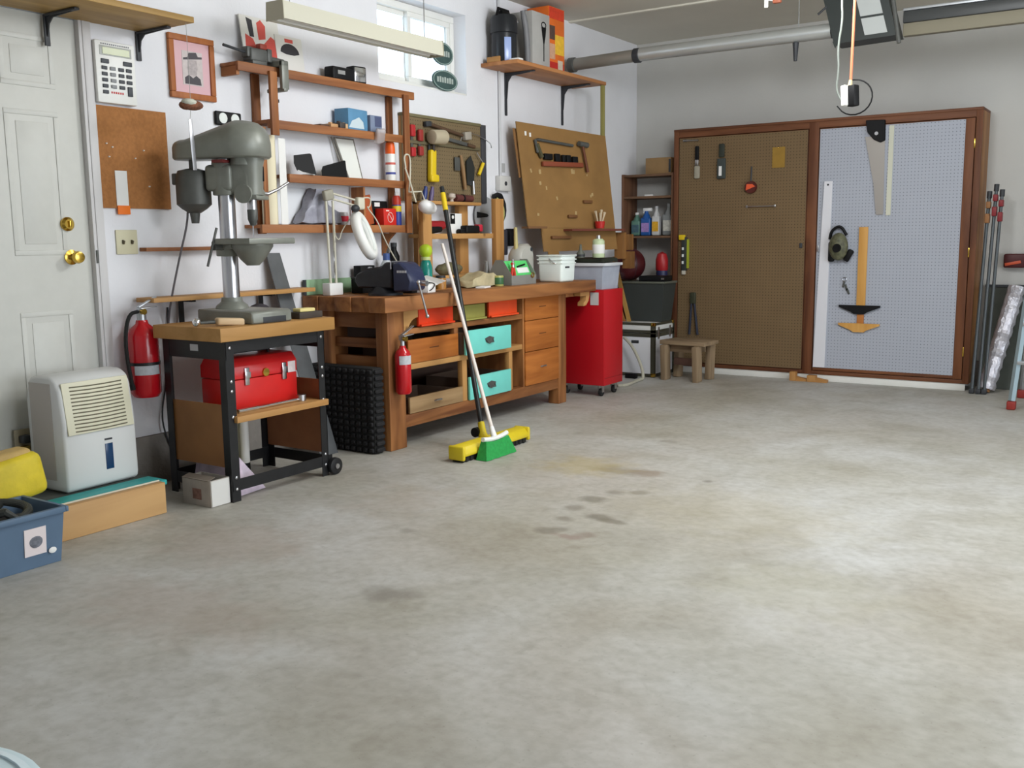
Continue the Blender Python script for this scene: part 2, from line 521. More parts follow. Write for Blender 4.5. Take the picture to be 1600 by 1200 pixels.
struct('driveway', S().box(XR + 0.2, XR + 16, -12, 20, -0.14, -0.02), mat('driveway_concrete', (190, 188, 182), 0.9, var=0.08, scale=2))
# concrete stem wall along the foot of the left wall
struct('baseboard_left', S().box(0, 0.022, DY1 + 0.06, YB, 0, 0.25, 0.004), M_STEM)
struct('baseboard_back', S().box(0.03, XR, YB - 0.02, YB, 0, 0.2, 0.004), M_STEM)

# door with six moulded panels
d = Thing('door_1', None, None, (0, (DY0 + DY1) / 2, DZ0), kind='structure')
d.part('door_slab', S().box(-0.055, -0.018, DY0 + 0.004, DY1 - 0.004, DZ0 + 0.004, DZ1 - 0.004, 0.002), M_DOOR)
for (a, c) in ((1.965, 2.235), (2.405, 2.655)):
    for (z0, z1) in ((0.36, 0.90), (1.15, 1.78), (1.88, 2.10)):
        q = S()
        q.frame(a, c, z0, z1, 0.022, -0.019, -0.0145, 0.002)
        q.box(-0.019, -0.0155, a + 0.05, c - 0.05, z0 + 0.05, z1 - 0.05, 0.005)
        d.part('door_panel', q, M_DOOR)
kb = at(125, 402, x=0.05)
q = S(); q.lathe([(0.0, 0.0), (0.034, 0.0), (0.034, 0.006), (0.016, 0.012), (0.013, 0.03), (0.026, 0.042), (0.029, 0.056), (0.024, 0.07), (0.0, 0.075)], (-0.018, kb.y, kb.z), (1, 0, 0), 20)
d.part('door_knob', q, M_BRASS)
q = S(); q.lathe([(0.0, 0.0), (0.032, 0.0), (0.032, 0.012), (0.022, 0.022), (0.0, 0.022)], (-0.018, kb.y - 0.01, kb.z + 0.15), (1, 0, 0), 20); q.cbox((0.008, kb.y - 0.01, kb.z + 0.15), (0.014, 0.008, 0.03), None, 0.002)
d.part('deadbolt', q, M_BRASS)
d.part('strike_plate', S().box(-0.012, 0.017, DY1 + 0.001, DY1 + 0.012, kb.z - 0.03, kb.z + 0.03), M_GREYDK)
q = S()
q.box(-T + 0.002, 0.012, DY1 - 0.004, DY1 + 0.012, DZ0, DZ1, 0.002); q.box(0.0, 0.016, DY1 + 0.012, DY1 + 0.055, DZ0 - 0.2, DZ1 + 0.05, 0.004)
q.box(0.0, 0.016, DY0 - 0.05, DY1 + 0.055, DZ1, DZ1 + 0.05, 0.004); q.box(0.0, 0.016, DY0 - 0.055, DY0 - 0.01, DZ0 - 0.2, DZ1, 0.004)
d.part('door_casing', q, mat('casing_paint', (206, 204, 204), 0.5))

# high slider window
w = Thing('window_1', None, None, (0, (WY0 + WY1) / 2, WZ0), kind='structure')
q = S(); q.frame(WY0 + 0.001, WY1 - 0.001, WZ0 + 0.001, WZ1 - 0.001, 0.045, -0.15, -0.10, 0.004)
w.part('window_frame', q, M_TRIM)
ym = at(634, 40, x=-0.12).y
q = S(); q.frame(ym, WY1 - 0.045, WZ0 + 0.045, WZ1 - 0.045, 0.035, -0.135, -0.105, 0.003)
w.part('sash', q, M_TRIM)
q = S(); q.frame(WY0 + 0.045, ym + 0.03, WZ0 + 0.045, WZ1 - 0.045, 0.03, -0.148, -0.137, 0.003)
w.part('sash', q, M_TRIM)
M_GLASS = mat('window_glass', (240, 250, 255), 0.03, trans=1.0, spec=0.4)
M_GLASS.node_tree.nodes['Principled BSDF'].inputs['IOR'].default_value = 1.02
w.part('pane', S().box(-0.122, -0.118, ym + 0.035, WY1 - 0.08, WZ0 + 0.08, WZ1 - 0.08), M_GLASS)
w.part('pane', S().box(-0.144, -0.141, WY0 + 0.075, ym, WZ0 + 0.075, WZ1 - 0.075), M_GLASS)
q = S(); q.box(-0.1, -0.002, WY0 + 0.002, WY1 - 0.002, WZ0 + 0.0005, WZ0 + 0.012, 0.002)
w.part('window_sill', q, M_TRIM)
# joint batten across the ceiling
a, c = at(884, 37, z=ZC - 0.012), at(1090, 0, z=ZC - 0.012)
struct('trim_1', S().box(0.0, 5.0, a.y - 0.018, a.y + 0.018, ZC - 0.012, ZC + 0.0), mat('batten_paint', (216, 212, 198), 0.6))
# ------------------------------------------------------------------ left end of the left wall
# wall shelf over the door
t = Thing('wall_shelf', 'wooden shelf on brackets over the white door, above the giant calculator', 'shelf', (0, 2.2, 2.19))
t.part('board', S().box(0.003, 0.37, 1.6, 3.125, 2.195, 2.222, 0.003), wood('olive_shelf', (150, 118, 66), (188, 152, 92), 1, 12))
for yy in (2.62, 3.085):
    q = S()
    q.box(0.002, 0.012, yy - 0.012, yy + 0.012, 2.06, 2.192, 0.002)
    q.box(0.002, 0.24, yy - 0.012, yy + 0.012, 2.182, 2.192, 0.002)
    q.prism([(0.012, 2.182), (0.012, 2.10), (0.018, 2.10), (0.03, 2.15), (0.06, 2.174), (0.2, 2.180), (0.2, 2.182)], (0, yy - 0.003, 0), EX, EZ, -0.006)
    t.part('bracket', q, M_DARK)

# giant wall calculator
y0, y1, z0, z1 = 2.832, 3.042, 1.842, 2.121
t = Thing('wall_calculator', 'oversized white calculator with dark keys hung above the cork board', 'calculator', (0, (y0 + y1) / 2, z0))
t.part('case', S().box(0.004, 0.034, y0, y1, z0, z1, 0.008), M_WHITEP)
t.part('display_bezel', S().box(0.032, 0.036, y0 + 0.022, y1 - 0.02, z1 - 0.066, z1 - 0.022, 0.002), mat('bezel_grey', (176, 178, 172), 0.4))
t.part('display', S().box(0.035, 0.038, y0 + 0.036, y1 - 0.032, z1 - 0.06, z1 - 0.03), mat('lcd_green', (150, 158, 96), 0.25))
q = S()
for k in range(14): q.box(0.0338, 0.0345, y0 + 0.03 + k * 0.011, y0 + 0.037 + k * 0.011, z1 - 0.018, z1 - 0.012)
t.part('top_lettering', q, mat('print_grey', (110, 112, 116), 0.6))
M_KEYD, M_KEYM = mat('calculator_key_dark', (62, 66, 72), 0.5), mat('calculator_key_grey', (138, 140, 142), 0.5)
rows = [z1 - 0.092, z1 - 0.122, z1 - 0.149, z1 - 0.176, z1 - 0.203, z1 - 0.230]
cols = [y0 + 0.041, y0 + 0.085, y0 + 0.129, y0 + 0.170]
for ri, z in enumerate(rows):
    if ri == 0:
        for (a, c) in ((y0 + 0.026, y0 + 0.066), (y0 + 0.143, y0 + 0.188)):
            t.part('key', S().box(0.033, 0.040, a, c, z - 0.010, z + 0.010, 0.002), M_KEYD)
        continue
    for ci, y in enumerate(cols):
        if ri == 5 and ci in (1, 2): continue
        if ri == 4 and ci == 3:
            t.part('key', S().box(0.033, 0.040, y - 0.012, y + 0.013, rows[5] - 0.009, z + 0.008, 0.002), M_KEYD); continue
        if ri == 5 and ci == 3: continue
        t.part('key', S().box(0.033, 0.040, y - 0.014, y + 0.014, z - 0.008, z + 0.008, 0.002), M_KEYM if ci == 1 else M_KEYD)
q = S()
for k in range(6): q.box(0.0335, 0.0346, y0 + 0.07 + k * 0.0115, y0 + 0.078 + k * 0.0115, rows[5] - 0.004, rows[5] + 0.005)
t.part('red_lettering', q, mat('print_red', (190, 60, 60), 0.6))

# framed picture of a hatted head
y0, y1, z0, z1 = 3.25, 3.528, 1.912, 2.22
t = Thing('framed_picture', 'brown framed drawing of a hatted figure on a pink mat', 'picture', (0, (y0 + y1) / 2, z0))
t.part('frame', S().frame(y0, y1, z0, z1, 0.03, 0.002, 0.022, 0.004), wood('picture_frame_wood', (150, 86, 44), (176, 108, 60), 2))
t.part('mat_board', S().box(0.004, 0.012, y0 + 0.028, y1 - 0.028, z0 + 0.028, z1 - 0.028), mat('pink_mat', (216, 176, 182), 0.8))
yc, zc = (y0 + y1) / 2 + 0.002, (z0 + z1) / 2
t.part('drawing', S().box(0.011, 0.0135, yc - 0.062, yc + 0.062, zc - 0.085, zc + 0.08), mat('drawing_paper', (200, 190, 188), 0.8, var=0.08, scale=40))
q = S()
q.prism([(-0.05, -0.08), (0.05, -0.08), (0.045, -0.05), (0.02, -0.035), (0.0, -0.05), (-0.025, -0.035), (-0.05, -0.05)], (0.0136, yc, zc), EY, EZ, 0.0008)
q.prism([(-0.055, 0.035), (0.06, 0.05), (0.06, 0.06), (0.035, 0.058), (0.025, 0.078), (-0.02, 0.072), (-0.03, 0.05), (-0.055, 0.045)], (0.0136, yc, zc), EY, EZ, 0.0008)
t.part('ink_figure', q, mat('ink_grey', (84, 80, 84), 0.8))
t.part('face', S().prism([(-0.028, -0.035), (0.022, -0.035), (0.03, 0.0), (0.026, 0.04), (-0.026, 0.036), (-0.033, 0.0)], (0.0136, yc, zc), EY, EZ, 0.0005), mat('sketch_face', (176, 166, 166), 0.8, var=0.15, scale=70))

# cork board with a pinned strip
y0, y1, z0, z1 = 2.806, 3.212, 1.363, 1.832
t = Thing('cork_board', 'plain brown cork pin board beside the door', 'pin board', (0, (y0 + y1) / 2, z0))
t.part('board', S().box(0.002, 0.012, y0, y1, z0, z1, 0.001), mat('cork', (164, 110, 62), 0.85, var=0.12, scale=60, bump=0.2, bscale=120))
for (py, pz) in ((2.87, 1.66), (2.90, 1.645), (2.88, 1.60), (3.07, 1.64), (3.02, 1.60), (3.09, 1.47)):
    t.part('push_pin', S().cyl((0.011, py, pz), (0.02, py, pz), 0.004, 0.003, 8), M_WHITEP)
t = Thing('paper_strip', 'white paper strip with an orange end pinned to the cork board', 'paper strip', (0.015, 2.936, 1.335))
t.part('strip', S().box(0.0135, 0.0155, 2.904, 2.968, 1.372, 1.538), M_PAPER)
t.part('orange_end', S().box(0.0135, 0.0185, 2.905, 2.972, 1.334, 1.376, 0.001), mat('orange_tag', (240, 120, 30), 0.6))

# nest ornament and a thin metal strip hung from the corner of the shelf over the door
hx = 0.345
n0 = at(298, 164, x=hx)
t = Thing('hanging_ornament', 'small brown and white nest ornament hung from the corner of the shelf over the door', 'ornament', n0)
q = S(); q.sph(n0 + Vector((0, 0.008, 0)), (0.036, 0.058, 0.024), 14, 8); q.sph(n0 + Vector((0, -0.025, -0.003)), (0.03, 0.036, 0.022), 10, 6)
t.part('nest', q, mat('nest_brown', (124, 78, 56), 0.9, var=0.4, scale=40, bump=0.6, bscale=60))
t.part('moss', S().sph(n0 + Vector((0.012, -0.018, 0.01)), (0.03, 0.04, 0.017), 12, 6), mat('moss_pale', (196, 196, 182), 0.9, var=0.2, scale=40))
t.part('string', S().tube([n0, Vector((hx, n0.y, 2.196))], 0.0012, 6), mat('string_grey', (170, 168, 166), 0.8))
a, c = at(297, 186, x=hx), at(305, 266, x=hx)
t.part('metal_strip', S().cbox((a + c) / 2, (0.003, 0.022, (a - c).length), (math.atan2(c.y - a.y, a.z - c.z), 0, 0), 0.001), mat('strip_silver', (176, 176, 180), 0.35, metal=0.6))
t.part('string', S().tube([n0 + Vector((0, 0, -0.012)), a], 0.0012, 6), mat('string_grey', (170, 168, 166)))

# black plate with two white dials
t = Thing('twin_dial_plate', 'black wall plate with two round white dials above the drill press', 'dial', (0, 3.60, 1.80))
t.part('plate', S().box(0.003, 0.02, 3.517, 3.688, 1.80, 1.872, 0.03, 4), M_BLACKP)
for yy in (3.562, 3.642):
    t.part('dial', S().cyl((0.0195, yy, 1.837), (0.023, yy, 1.837), 0.027, None, 20), mat('dial_white', (225, 230, 226), 0.4))

# light switch
t = Thing('light_switch', 'ivory double light switch plate right of the door', 'light switch', (0, 2.95, 1.146))
t.part('plate', S().box(0.001, 0.008, 2.891, 3.008, 1.146, 1.262, 0.003), mat('ivory', (206, 200, 170), 0.5))
for yy in (2.926, 2.974):
    t.part('toggle', S().cbox((0.012, yy, 1.204), (0.016, 0.009, 0.018), (0, math.radians(25), 0), 0.002), mat('toggle_dark', (84, 76, 58), 0.5))

# narrow batten ledge and the longer ledge behind the drill press
solo('wooden_ledge', 'narrow wooden ledge strip beside the light switch', 'ledge', S().box(0.0, 0.055, 3.02, 3.66, 1.158, 1.176, 0.002), W_SHELF_Y, (0, 3.3, 1.158))
t = Thing('wall_ledge', 'long low wooden ledge on black brackets behind the drill press', 'ledge', (0, 3.4, 0.89))
t.part('board', S().box(0.024, 0.16, 2.965, 4.04, 0.915, 0.937, 0.002), W_PINE_Y)
for yy in (3.22, 3.75):
    q = S(); q.box(0.023, 0.035, yy - 0.012, yy + 0.012, 0.79, 0.915); q.box(0.023, 0.13, yy - 0.012, yy + 0.012, 0.904, 0.914)
    t.part('bracket', q, M_BLACK)

# fire extinguisher on the wall
def extinguisher(name, label, c, zb, r, h, wall=True, hose=True):
    x, y = c
    t = Thing(name, label, 'fire extinguisher', (x, y, zb))
    t.part('cylinder', S().lathe([(0, 0), (r * 0.8, 0.0), (r, r * 0.3), (r, h * 0.80), (r * 0.85, h * 0.88), (r * 0.42, h * 0.95), (r * 0.36, h), (0, h)], (x, y, zb), n=24), mat('extinguisher_red', (188, 20, 32), 0.22, var=0.03, coat=0.3))
    if wall: t.part('band', S().lathe([(r + 0.002, h * 0.42), (r + 0.0025, h * 0.46)], (x, y, zb), n=24), M_BLACK)
    lab = S(); n = 8
    V = []; F = []
    for i in range(n + 1):
        a = math.radians(-75 + 100 * i / n)
        for z in (zb + h * (0.30 if wall else 0.62), zb + h * (0.44 if wall else 0.80)):
            V.append((x + math.cos(a) * (r + 0.0012), y + math.sin(a) * (r + 0.0012), z))
    for i in range(n): F.append((2 * i, 2 * i + 2, 2 * i + 3, 2 * i + 1))
    t.part('label_sticker', lab.quads(V, F), mat('label_grey', (188, 190, 196), 0.45, var=0.12, scale=60))
    v = S(); v.cyl((x, y, zb + h), (x, y, zb + h + 0.035), r * 0.3, None, 12); v.cbox((x, y, zb + h + 0.045), (0.035, 0.03, 0.03), None, 0.004)
    t.part('valve', v, M_ALU)
    lv = S(); lv.cbox((x + 0.02, y + 0.02, zb + h + 0.085), (0.022, 0.11, 0.006), (math.radians(24), 0, 0), 0.002); lv.cbox((x + 0.02, y + 0.025, zb + h + 0.058), (0.022, 0.09, 0.006), (math.radians(4), 0, 0), 0.002)
    t.part('lever', lv, M_ALU)
    t.part('gauge', S().cyl((x + 0.015, y - 0.005, zb + h + 0.04), (x + 0.034, y - 0.005, zb + h + 0.04), 0.014, None, 14), M_BRASS)
    if hose:
        t.part('hose', S().tube([(x, y - 0.02, zb + h + 0.04), (x + 0.01, y - 0.07, zb + h + 0.035), (x + 0.015, y - r - 0.03, zb + h * 0.9), (x + 0.015, y - r - 0.035, zb + h * 0.6), (x + 0.015, y - r - 0.018, zb + h * 0.25), (x + 0.015, y - r - 0.012, zb + h * 0.12)], [0.009] * 20 + [0.013] * 4, 8, smooth=2), M_RUBBER)
    return t
extinguisher('fire_extinguisher', 'large red fire extinguisher with black hose on the wall by the drill press stand', (0.105, 2.93), 0.465, 0.072, 0.37)

# cable clipped down the wall below the extinguisher
solo('wall_cable', 'thin dark cable running down the wall beside the large extinguisher', 'cable', S().tube([at(262, 480, x=.01), at(263, 560, x=.012), at(258, 610, x=.012), at(253, 640, x=.012), at(255, 668, x=.03), at(268, 700, x=.03)], 0.0045, 6, smooth=2), M_DARK, (0.01, 3.1, 0.3))

# ------------------------------------------------------------------ dehumidifier on its low platform
t = Thing('low_platform', 'low floor platform of pine boards with a teal painted top', 'platform', (0.3, 2.4, 0))
t.part('front_board', S().box(0.475, 0.513, 2.05, 2.70, 0.001, 0.142, 0.003), wood('raw_pine', (172, 132, 86), (198, 158, 108), 1, 8, knots=3.2))
t.part('teal_top', S().box(0.34, 0.474, 2.05, 2.74, 0.118, 0.140, 0.003), mat('teal_paint', (52, 160, 158), 0.5, var=0.06))
t.part('pale_edge', S().box(0.468, 0.474, 2.05, 2.70, 0.1405, 0.1475, 0.001), mat('edge_cream', (214, 206, 186), 0.6))
t.part('cross_board', S().box(0.06, 0.338, 2.18, 2.22, 0.001, 0.118, 0.002), W_PINE_X)
t.part('cross_board', S().box(0.06, 0.338, 2.60, 2.64, 0.001, 0.118, 0.002), W_PINE_X)
t.part('back_top', S().box(0.05, 0.339, 2.05, 2.74, 0.118, 0.139, 0.003), mat('dark_plank', (66, 70, 66), 0.7, var=0.15))

# built in its own axes: +x is the grille side, then turned and stood on the platform
t = Thing('dehumidifier', 'off white portable dehumidifier with slatted grille standing on the low platform', 'dehumidifier', (0.21, 2.52, 0.1425), rot=(0, 0, math.radians(1.5)), local=True)
M_DEH, M_DEHT = mat('dehumidifier_white', (208, 209, 208), 0.4), mat('dehumidifier_cream', (212, 208, 184), 0.45)
w, h, dp = 0.18, 0.50, 0.13
# side outline (x, z): front leans back towards the top
out = [(-dp, 0.02), (-dp, h - 0.10), (-dp + 0.025, h - 0.02), (-dp + 0.07, h), (0.045, h), (0.085, h - 0.02), (0.105, h - 0.06), (0.124, 0.30), (0.126, 0.03), (0.118, 0.0), (-dp + 0.02, 0.0)]
b = S(); b.prism(out, (0, w, 0), EX, EZ, 2 * w, 0.012)
t.part('body', b, M_DEH, ang=50)
t.part('shaded_side', S().cbox((-0.02, -w - 0.001, 0.26), (0.15, 0.006, 0.42), None, 0.003), mat('dehumidifier_side_shade', (178, 172, 166), 0.5))  # side turned from the light: its shade is put into a greyer colour
tilt = math.atan2(0.124 - 0.105, h - 0.06 - 0.30)
xm = lambda z: 0.124 + (0.105 - 0.124) * (z - 0.30) / (h - 0.06 - 0.30)
t.part('grille_panel', S().cbox((xm(0.36), 0, 0.36), (0.008, 0.325, 0.225), (0, -tilt, 0), 0.003), M_DEHT)
for k in range(13):
    z = 0.262 + k * 0.0158
    t.part('grille_slot', S().prism([(-0.128, -0.0028), (-0.04, -0.0056), (0.04, -0.0056), (0.128, -0.0028), (0.128, 0.0028), (0.04, 0.0), (-0.04, 0.0), (-0.128, 0.0028)], (xm(z) + 0.0038, 0, z), EY, EZ, 0.0012), mat('slot_dark', (104, 98, 80), 0.8))
t.part('level_window', S().box(0.124, 0.1275, 0.012, 0.05, 0.07, 0.185, 0.001), mat('window_blue', (24, 58, 96), 0.2))
t.part('badge', S().box(0.1242, 0.1262, 0.012, 0.05, 0.2, 0.208), M_DARK)
t.part('base_foot', S().box(-0.1, 0.1, -0.14, 0.14, -0.001, 0.004), M_BLACKP)
# outlet with its adapter behind it
t = Thing('wall_outlet', 'dark wall outlet with plug behind the dehumidifier', 'outlet', (0, 2.33, 0.28), group=None)
o_ = at(38, 692, x=0.02)
t.part('plate', S().box(0.001, 0.007, o_.y - 0.035, o_.y + 0.04, o_.z - 0.06, o_.z + 0.06, 0.002), mat('outlet_beige', (150, 140, 116), 0.5))
t.part('plug', S().box(0.007, 0.045, o_.y - 0.018, o_.y + 0.022, o_.z + 0.0, o_.z + 0.035, 0.006), M_DARK)
t.part('plug', S().box(0.007, 0.035, o_.y - 0.015, o_.y + 0.02, o_.z - 0.045, o_.z - 0.012, 0.006), M_BRASS)

# ------------------------------------------------------------------ crate and yellow bag at the left edge
t = Thing('storage_crate', 'small open blue grey plastic crate with a printed label', 'crate', (0.72, 1.95, 0))
M_CR = mat('crate_blue', (88, 110, 134), 0.5, var=0.05)
cx0, cx1, cy0, cy1, hz = 0.46, 0.742, 1.72, 2.075, 0.215
def tub(q, x0, x1, y0, y1, z0, z1, th, tp):
    V = []
    for (z, e) in ((z0, tp), (z1, 0.0)):
        for (x, y) in ((x0 + e, y0 + e), (x1 - e, y0 + e), (x1 - e, y1 - e), (x0 + e, y1 - e)): V.append((x, y, z))
    for (z, e) in ((z0 + th, tp + th), (z1, th)):
        for (x, y) in ((x0 + e, y0 + e), (x1 - e, y0 + e), (x1 - e, y1 - e), (x0 + e, y1 - e)): V.append((x, y, z))
    F = [(3, 2, 1, 0), (8, 9, 10, 11)]
    for i in range(4):
        j = (i + 1) % 4
        F += [(i, j, 4 + j, 4 + i), (12 + i, 12 + j, 8 + j, 8 + i), (4 + i, 4 + j, 12 + j, 12 + i)]
    q.quads(V, F)
    return q
t.part('tub', tub(S(), cx0, cx1, cy0, cy1, 0.001, hz, 0.005, 0.018), M_CR)
q = S()
for (a, c, e, g) in ((cx0 - 0.012, cx1 + 0.012, cy0 - 0.012, cy0), (cx0 - 0.012, cx1 + 0.012, cy1, cy1 + 0.012), (cx0 - 0.012, cx0, cy0, cy1), (cx1, cx1 + 0.012, cy0, cy1)):
    q.box(a, c, e, g, hz - 0.022, hz, 0.003)
t.part('rim', q, M_CR)
lx = cx1 - 0.007
t.part('label_card', S().cbox((lx, 1.955, 0.105), (0.003, 0.085, 0.105), (0, math.radians(4.8), 0)), mat('label_white', (226, 214, 214), 0.6))
t.part('label_print', S().cbox((lx + 0.0035, 1.955, 0.141), (0.002, 0.083, 0.03), (0, math.radians(4.8), 0)), mat('label_red', (196, 66, 58), 0.6, var=0.3, scale=60))
t.part('label_print', S().sph((lx + 0.002, 1.957, 0.105), (0.0025, 0.026, 0.024), 12, 8), mat('label_grey_picture', (110, 112, 122), 0.6, var=0.3, scale=80))
t.part('sticker', S().sph((lx + 0.0005, 2.02, 0.055), (0.0025, 0.016, 0.012), 10, 6), M_PAPER)
q = S()
q.tube([(0.60 + 0.085 * math.cos(a * 2 * PI / 14), 1.92 + 0.085 * math.sin(a * 2 * PI / 14), 0.19 + 0.006 * (a % 7)) for a in range(28)], 0.016, 8)
solo('coiled_hose', 'dark coiled hose lying in the blue grey crate', 'hose', q, mat('hose_dark', (48, 50, 46), 0.5), (0.6, 1.92, 0.17))
solo('crate_filler', 'dark folded cloth under the hose in the blue grey crate', 'cloth', S().cbox((0.6, 1.9, 0.09), (0.23, 0.30, 0.15), None, 0.03, 3), mat('cloth_dark', (60, 58, 58), 0.9, var=0.3), (0.6, 1.9, 0.015))
# yellow bag
q = S(); q.cbox((0.355, 2.06, 0.262), (0.14, 0.30, 0.18), (math.radians(8), math.radians(-4), 0), 0.035, 3)
t = Thing('yellow_bag', 'yellow paper bag with a folded tan top standing behind the crate', 'bag', (0.38, 2.03, 0.0))
t.part('bag_body', q, mat('bag_yellow', (208, 186, 44), 0.6, var=0.12, scale=14, bump=0.5, bscale=14))
t.part('lower_sack', S().cbox((0.355, 1.89, 0.088), (0.14, 0.28, 0.175), None, 0.03, 3), mat('sack_dark', (70, 72, 70), 0.9, var=0.2))
t.part('folded_top', S().cbox((0.34, 2.10, 0.355), (0.10, 0.15, 0.05), (math.radians(4), 0, 0), 0.02, 3), mat('kraft_tan', (186, 156, 96), 0.7, var=0.1))
# pale tub at the very corner of the picture
tc_ = at(-215, 1296, z=0.31)
t = Thing('pale_tub', 'pale blue white rounded plastic tub at the bottom left corner', 'tub', (tc_.x, tc_.y, 0))
t.part('shell', S().lathe([(0, 0.0), (0.20, 0.0), (0.215, 0.02), (0.24, 0.27), (0.25, 0.30), (0.248, 0.315), (0.23, 0.32), (0.22, 0.10), (0, 0.06)], (tc_.x, tc_.y, 0.0), n=48), mat('pale_blue_plastic', (216, 232, 240), 0.35))
t.part('rim_lip', S().lathe([(0.249, 0.288), (0.258, 0.292), (0.258, 0.312), (0.249, 0.316)], (tc_.x, tc_.y, 0.0), n=48), mat('pale_blue_rim', (206, 226, 234), 0.35))
# ------------------------------------------------------------------ drill press stand
FX, BX, LY, RY = 0.64, 0.20, 2.972, 3.60
t = Thing('drill_stand', 'black steel drill press stand with pine top and hardboard sides', 'stand', (0.42, 3.28, 0))
t.part('table_top', S().box(0.19, 0.668, 2.925, 3.655, 0.752, 0.815, 0.004), wood('stand_pine', (160, 118, 64), (188, 142, 86), 1, 8, knots=2.6))
LEGS = [(FX, LY, 1, -1), (FX, RY, 1, 1), (BX, LY, -1, -1), (BX, RY, -1, 1)]
for (x, y, sx, sy) in LEGS:
    q = S()
    q.box(x - 0.004, x, y - sy * 0.0, y - sy * 0.045, 0.0 if True else 0, 0.75)
    q.box(x - sx * 0.045, x, y - 0.004, y, 0.0, 0.75)
    lg = t.part('leg', q, M_BLACK)
    if sx > 0:
        for z in (0.72, 0.565, 0.52, 0.40, 0.115, 0.06):
            t.part('bolt', S().sph((x + 0.002, y - sy * 0.022, z), (0.004, 0.008, 0.008), 8, 6), M_STEEL, parent=lg)
for x in (FX, BX): t.part('rail', S().box(x - 0.006, x - 0.002, LY, RY, 0.695, 0.75), M_BLACK)
for y in (LY, RY): t.part('rail', S().box(BX, FX, y - 0.002, y + 0.002, 0.665, 0.75), M_BLACK)
t.part('rail', S().box(FX - 0.006, FX - 0.002, LY, RY + 0.03, 0.05, 0.105), M_BLACK)
t.part('rail', S().box(BX, BX + 0.004, LY, RY, 0.05, 0.105), M_BLACK)
for y in (LY, RY): t.part('rail', S().box(BX, FX, y - 0.002, y + 0.002, 0.05, 0.105), M_BLACK)
t.part('name_plate', S().box(0.40, 0.455, LY - 0.0045, LY - 0.003, 0.70, 0.73), mat('plate_silver', (190, 190, 194), 0.4))
t.part('side_panel', S().box(0.21, 0.612, LY + 0.006, LY + 0.012, 0.16, 0.455), W_HARD)
t.part('side_panel', S().box(0.21, 0.612, RY - 0.012, RY - 0.006, 0.12, 0.50), mat('side_hardboard', (150, 100, 66), 0.7, var=0.08))
t.part('shelf', S().box(0.21, 0.662, 3.0, 3.595, 0.372, 0.402, 0.002), W_PINE_Y)
for y in (RY + 0.03,):
    w_ = t.part('caster', S().cyl((FX + 0.0, y, 0.045), (FX + 0.028, y, 0.045), 0.044, None, 18, 0.005), M_BLACK)
    t.part('axle_cap', S().cyl((FX + 0.028, y, 0.045), (FX + 0.034, y, 0.045), 0.014, None, 12), M_STEEL, parent=w_)

# ------------------------------------------------------------------ drill press
PXC, PYC = 0.36, 3.265
t = Thing('drill_press', 'old grey cast iron bench drill press on the black stand', 'drill press', (PXC, PYC, 0.815))
# base foot: two hollow feet with slots along y
b = S()
b.prism([(-0.11, 0.0), (0.28, 0.0), (0.28, 0.05), (0.265, 0.06), (-0.11, 0.06)], (PXC, PYC + 0.125, 0.816), EX, EZ, 0.25, 0.006)
b.lathe([(0.085, 0.05), (0.075, 0.075), (0.052, 0.095), (0.049, 0.115), (0, 0.115)], (PXC, PYC, 0.816), n=20)
t.part('base', b, M_GREYCAST)
t.part('base_slot', S().box(PXC + 0.278, PXC + 0.2815, PYC - 0.06, PYC + 0.085, 0.818, 0.846, 0.001), M_DARK)
t.part('base_slot', S().box(PXC + 0.10, PXC + 0.2, PYC - 0.1265, PYC - 0.1235, 0.818, 0.842, 0.001), M_DARK)
t.part('column', S().cyl((PXC, PYC, 0.92), (PXC, PYC, 1.60), 0.040, None, 24), M_STEEL)
# table with collar and clamp
ZT = 1.175
q = S(); q.cyl((PXC, PYC, ZT - 0.045), (PXC, PYC, ZT + 0.035), 0.062, None, 20, 0.005)
q.box(PXC - 0.05, PXC + 0.09, PYC - 0.07, PYC + 0.07, ZT - 0.01, ZT + 0.03, 0.01)
t.part('table_collar', q, M_GREYCAST)
q = S(); q.box(PXC + 0.04, PXC + 0.28, PYC - 0.12, PYC + 0.17, ZT + 0.012, ZT + 0.04, 0.006); q.lathe([(0.03, -0.09), (0.06, -0.06), (0.10, 0.0), (0.10, 0.012), (0, 0.012)], (PXC + 0.13, PYC + 0.03, ZT), n=18)
t.part('table', q, M_GREYCAST)
q = S(); q.cyl((PXC + 0.02, PYC - 0.06, ZT), (PXC + 0.03, PYC - 0.12, ZT), 0.016, None, 12); q.cyl((PXC + 0.03, PYC - 0.16, ZT - 0.09), (PXC + 0.03, PYC - 0.095, ZT + 0.09), 0.006, None, 8)
t.part('table_clamp', q, M_GREYDK)
HR = Matrix.Translation((PXC, PYC, 0)) @ Matrix.Rotation(math.radians(18), 4, 'Z') @ Matrix.Translation((-PXC, -PYC, 0))
def HS():
    q_ = S(); q_.M = HR
    return q_
# head casting
q = HS()
q.box(PXC - 0.08, PXC + 0.06, PYC - 0.06, PYC + 0.06, 1.44, 1.565, 0.02, 3)
q.cyl((PXC, PYC, 1.42), (PXC, PYC, 1.58), 0.062, None, 20, 0.006)
q.cbox((PXC + 0.07, PYC + 0.01, 1.50), (0.16, 0.10, 0.15), None, 0.02, 3)
q.lathe([(0.055, 0.0), (0.058, 0.05), (0.062, 0.14), (0.075, 0.20), (0.075, 0.22), (0, 0.22)], (PXC + 0.125, PYC + 0.02, 1.42), n=20)
t.part('head', q, M_GREYCAST)
t.part('head_slot', HS().cbox((PXC + 0.18, PYC + 0.04, 1.52), (0.01, 0.016, 0.07), (0, 0, math.radians(20)), 0.003), M_BLACKP)
q = HS(); q.cyl((PXC + 0.125, PYC + 0.02, 1.345), (PXC + 0.125, PYC + 0.02, 1.43), 0.024, None, 16)
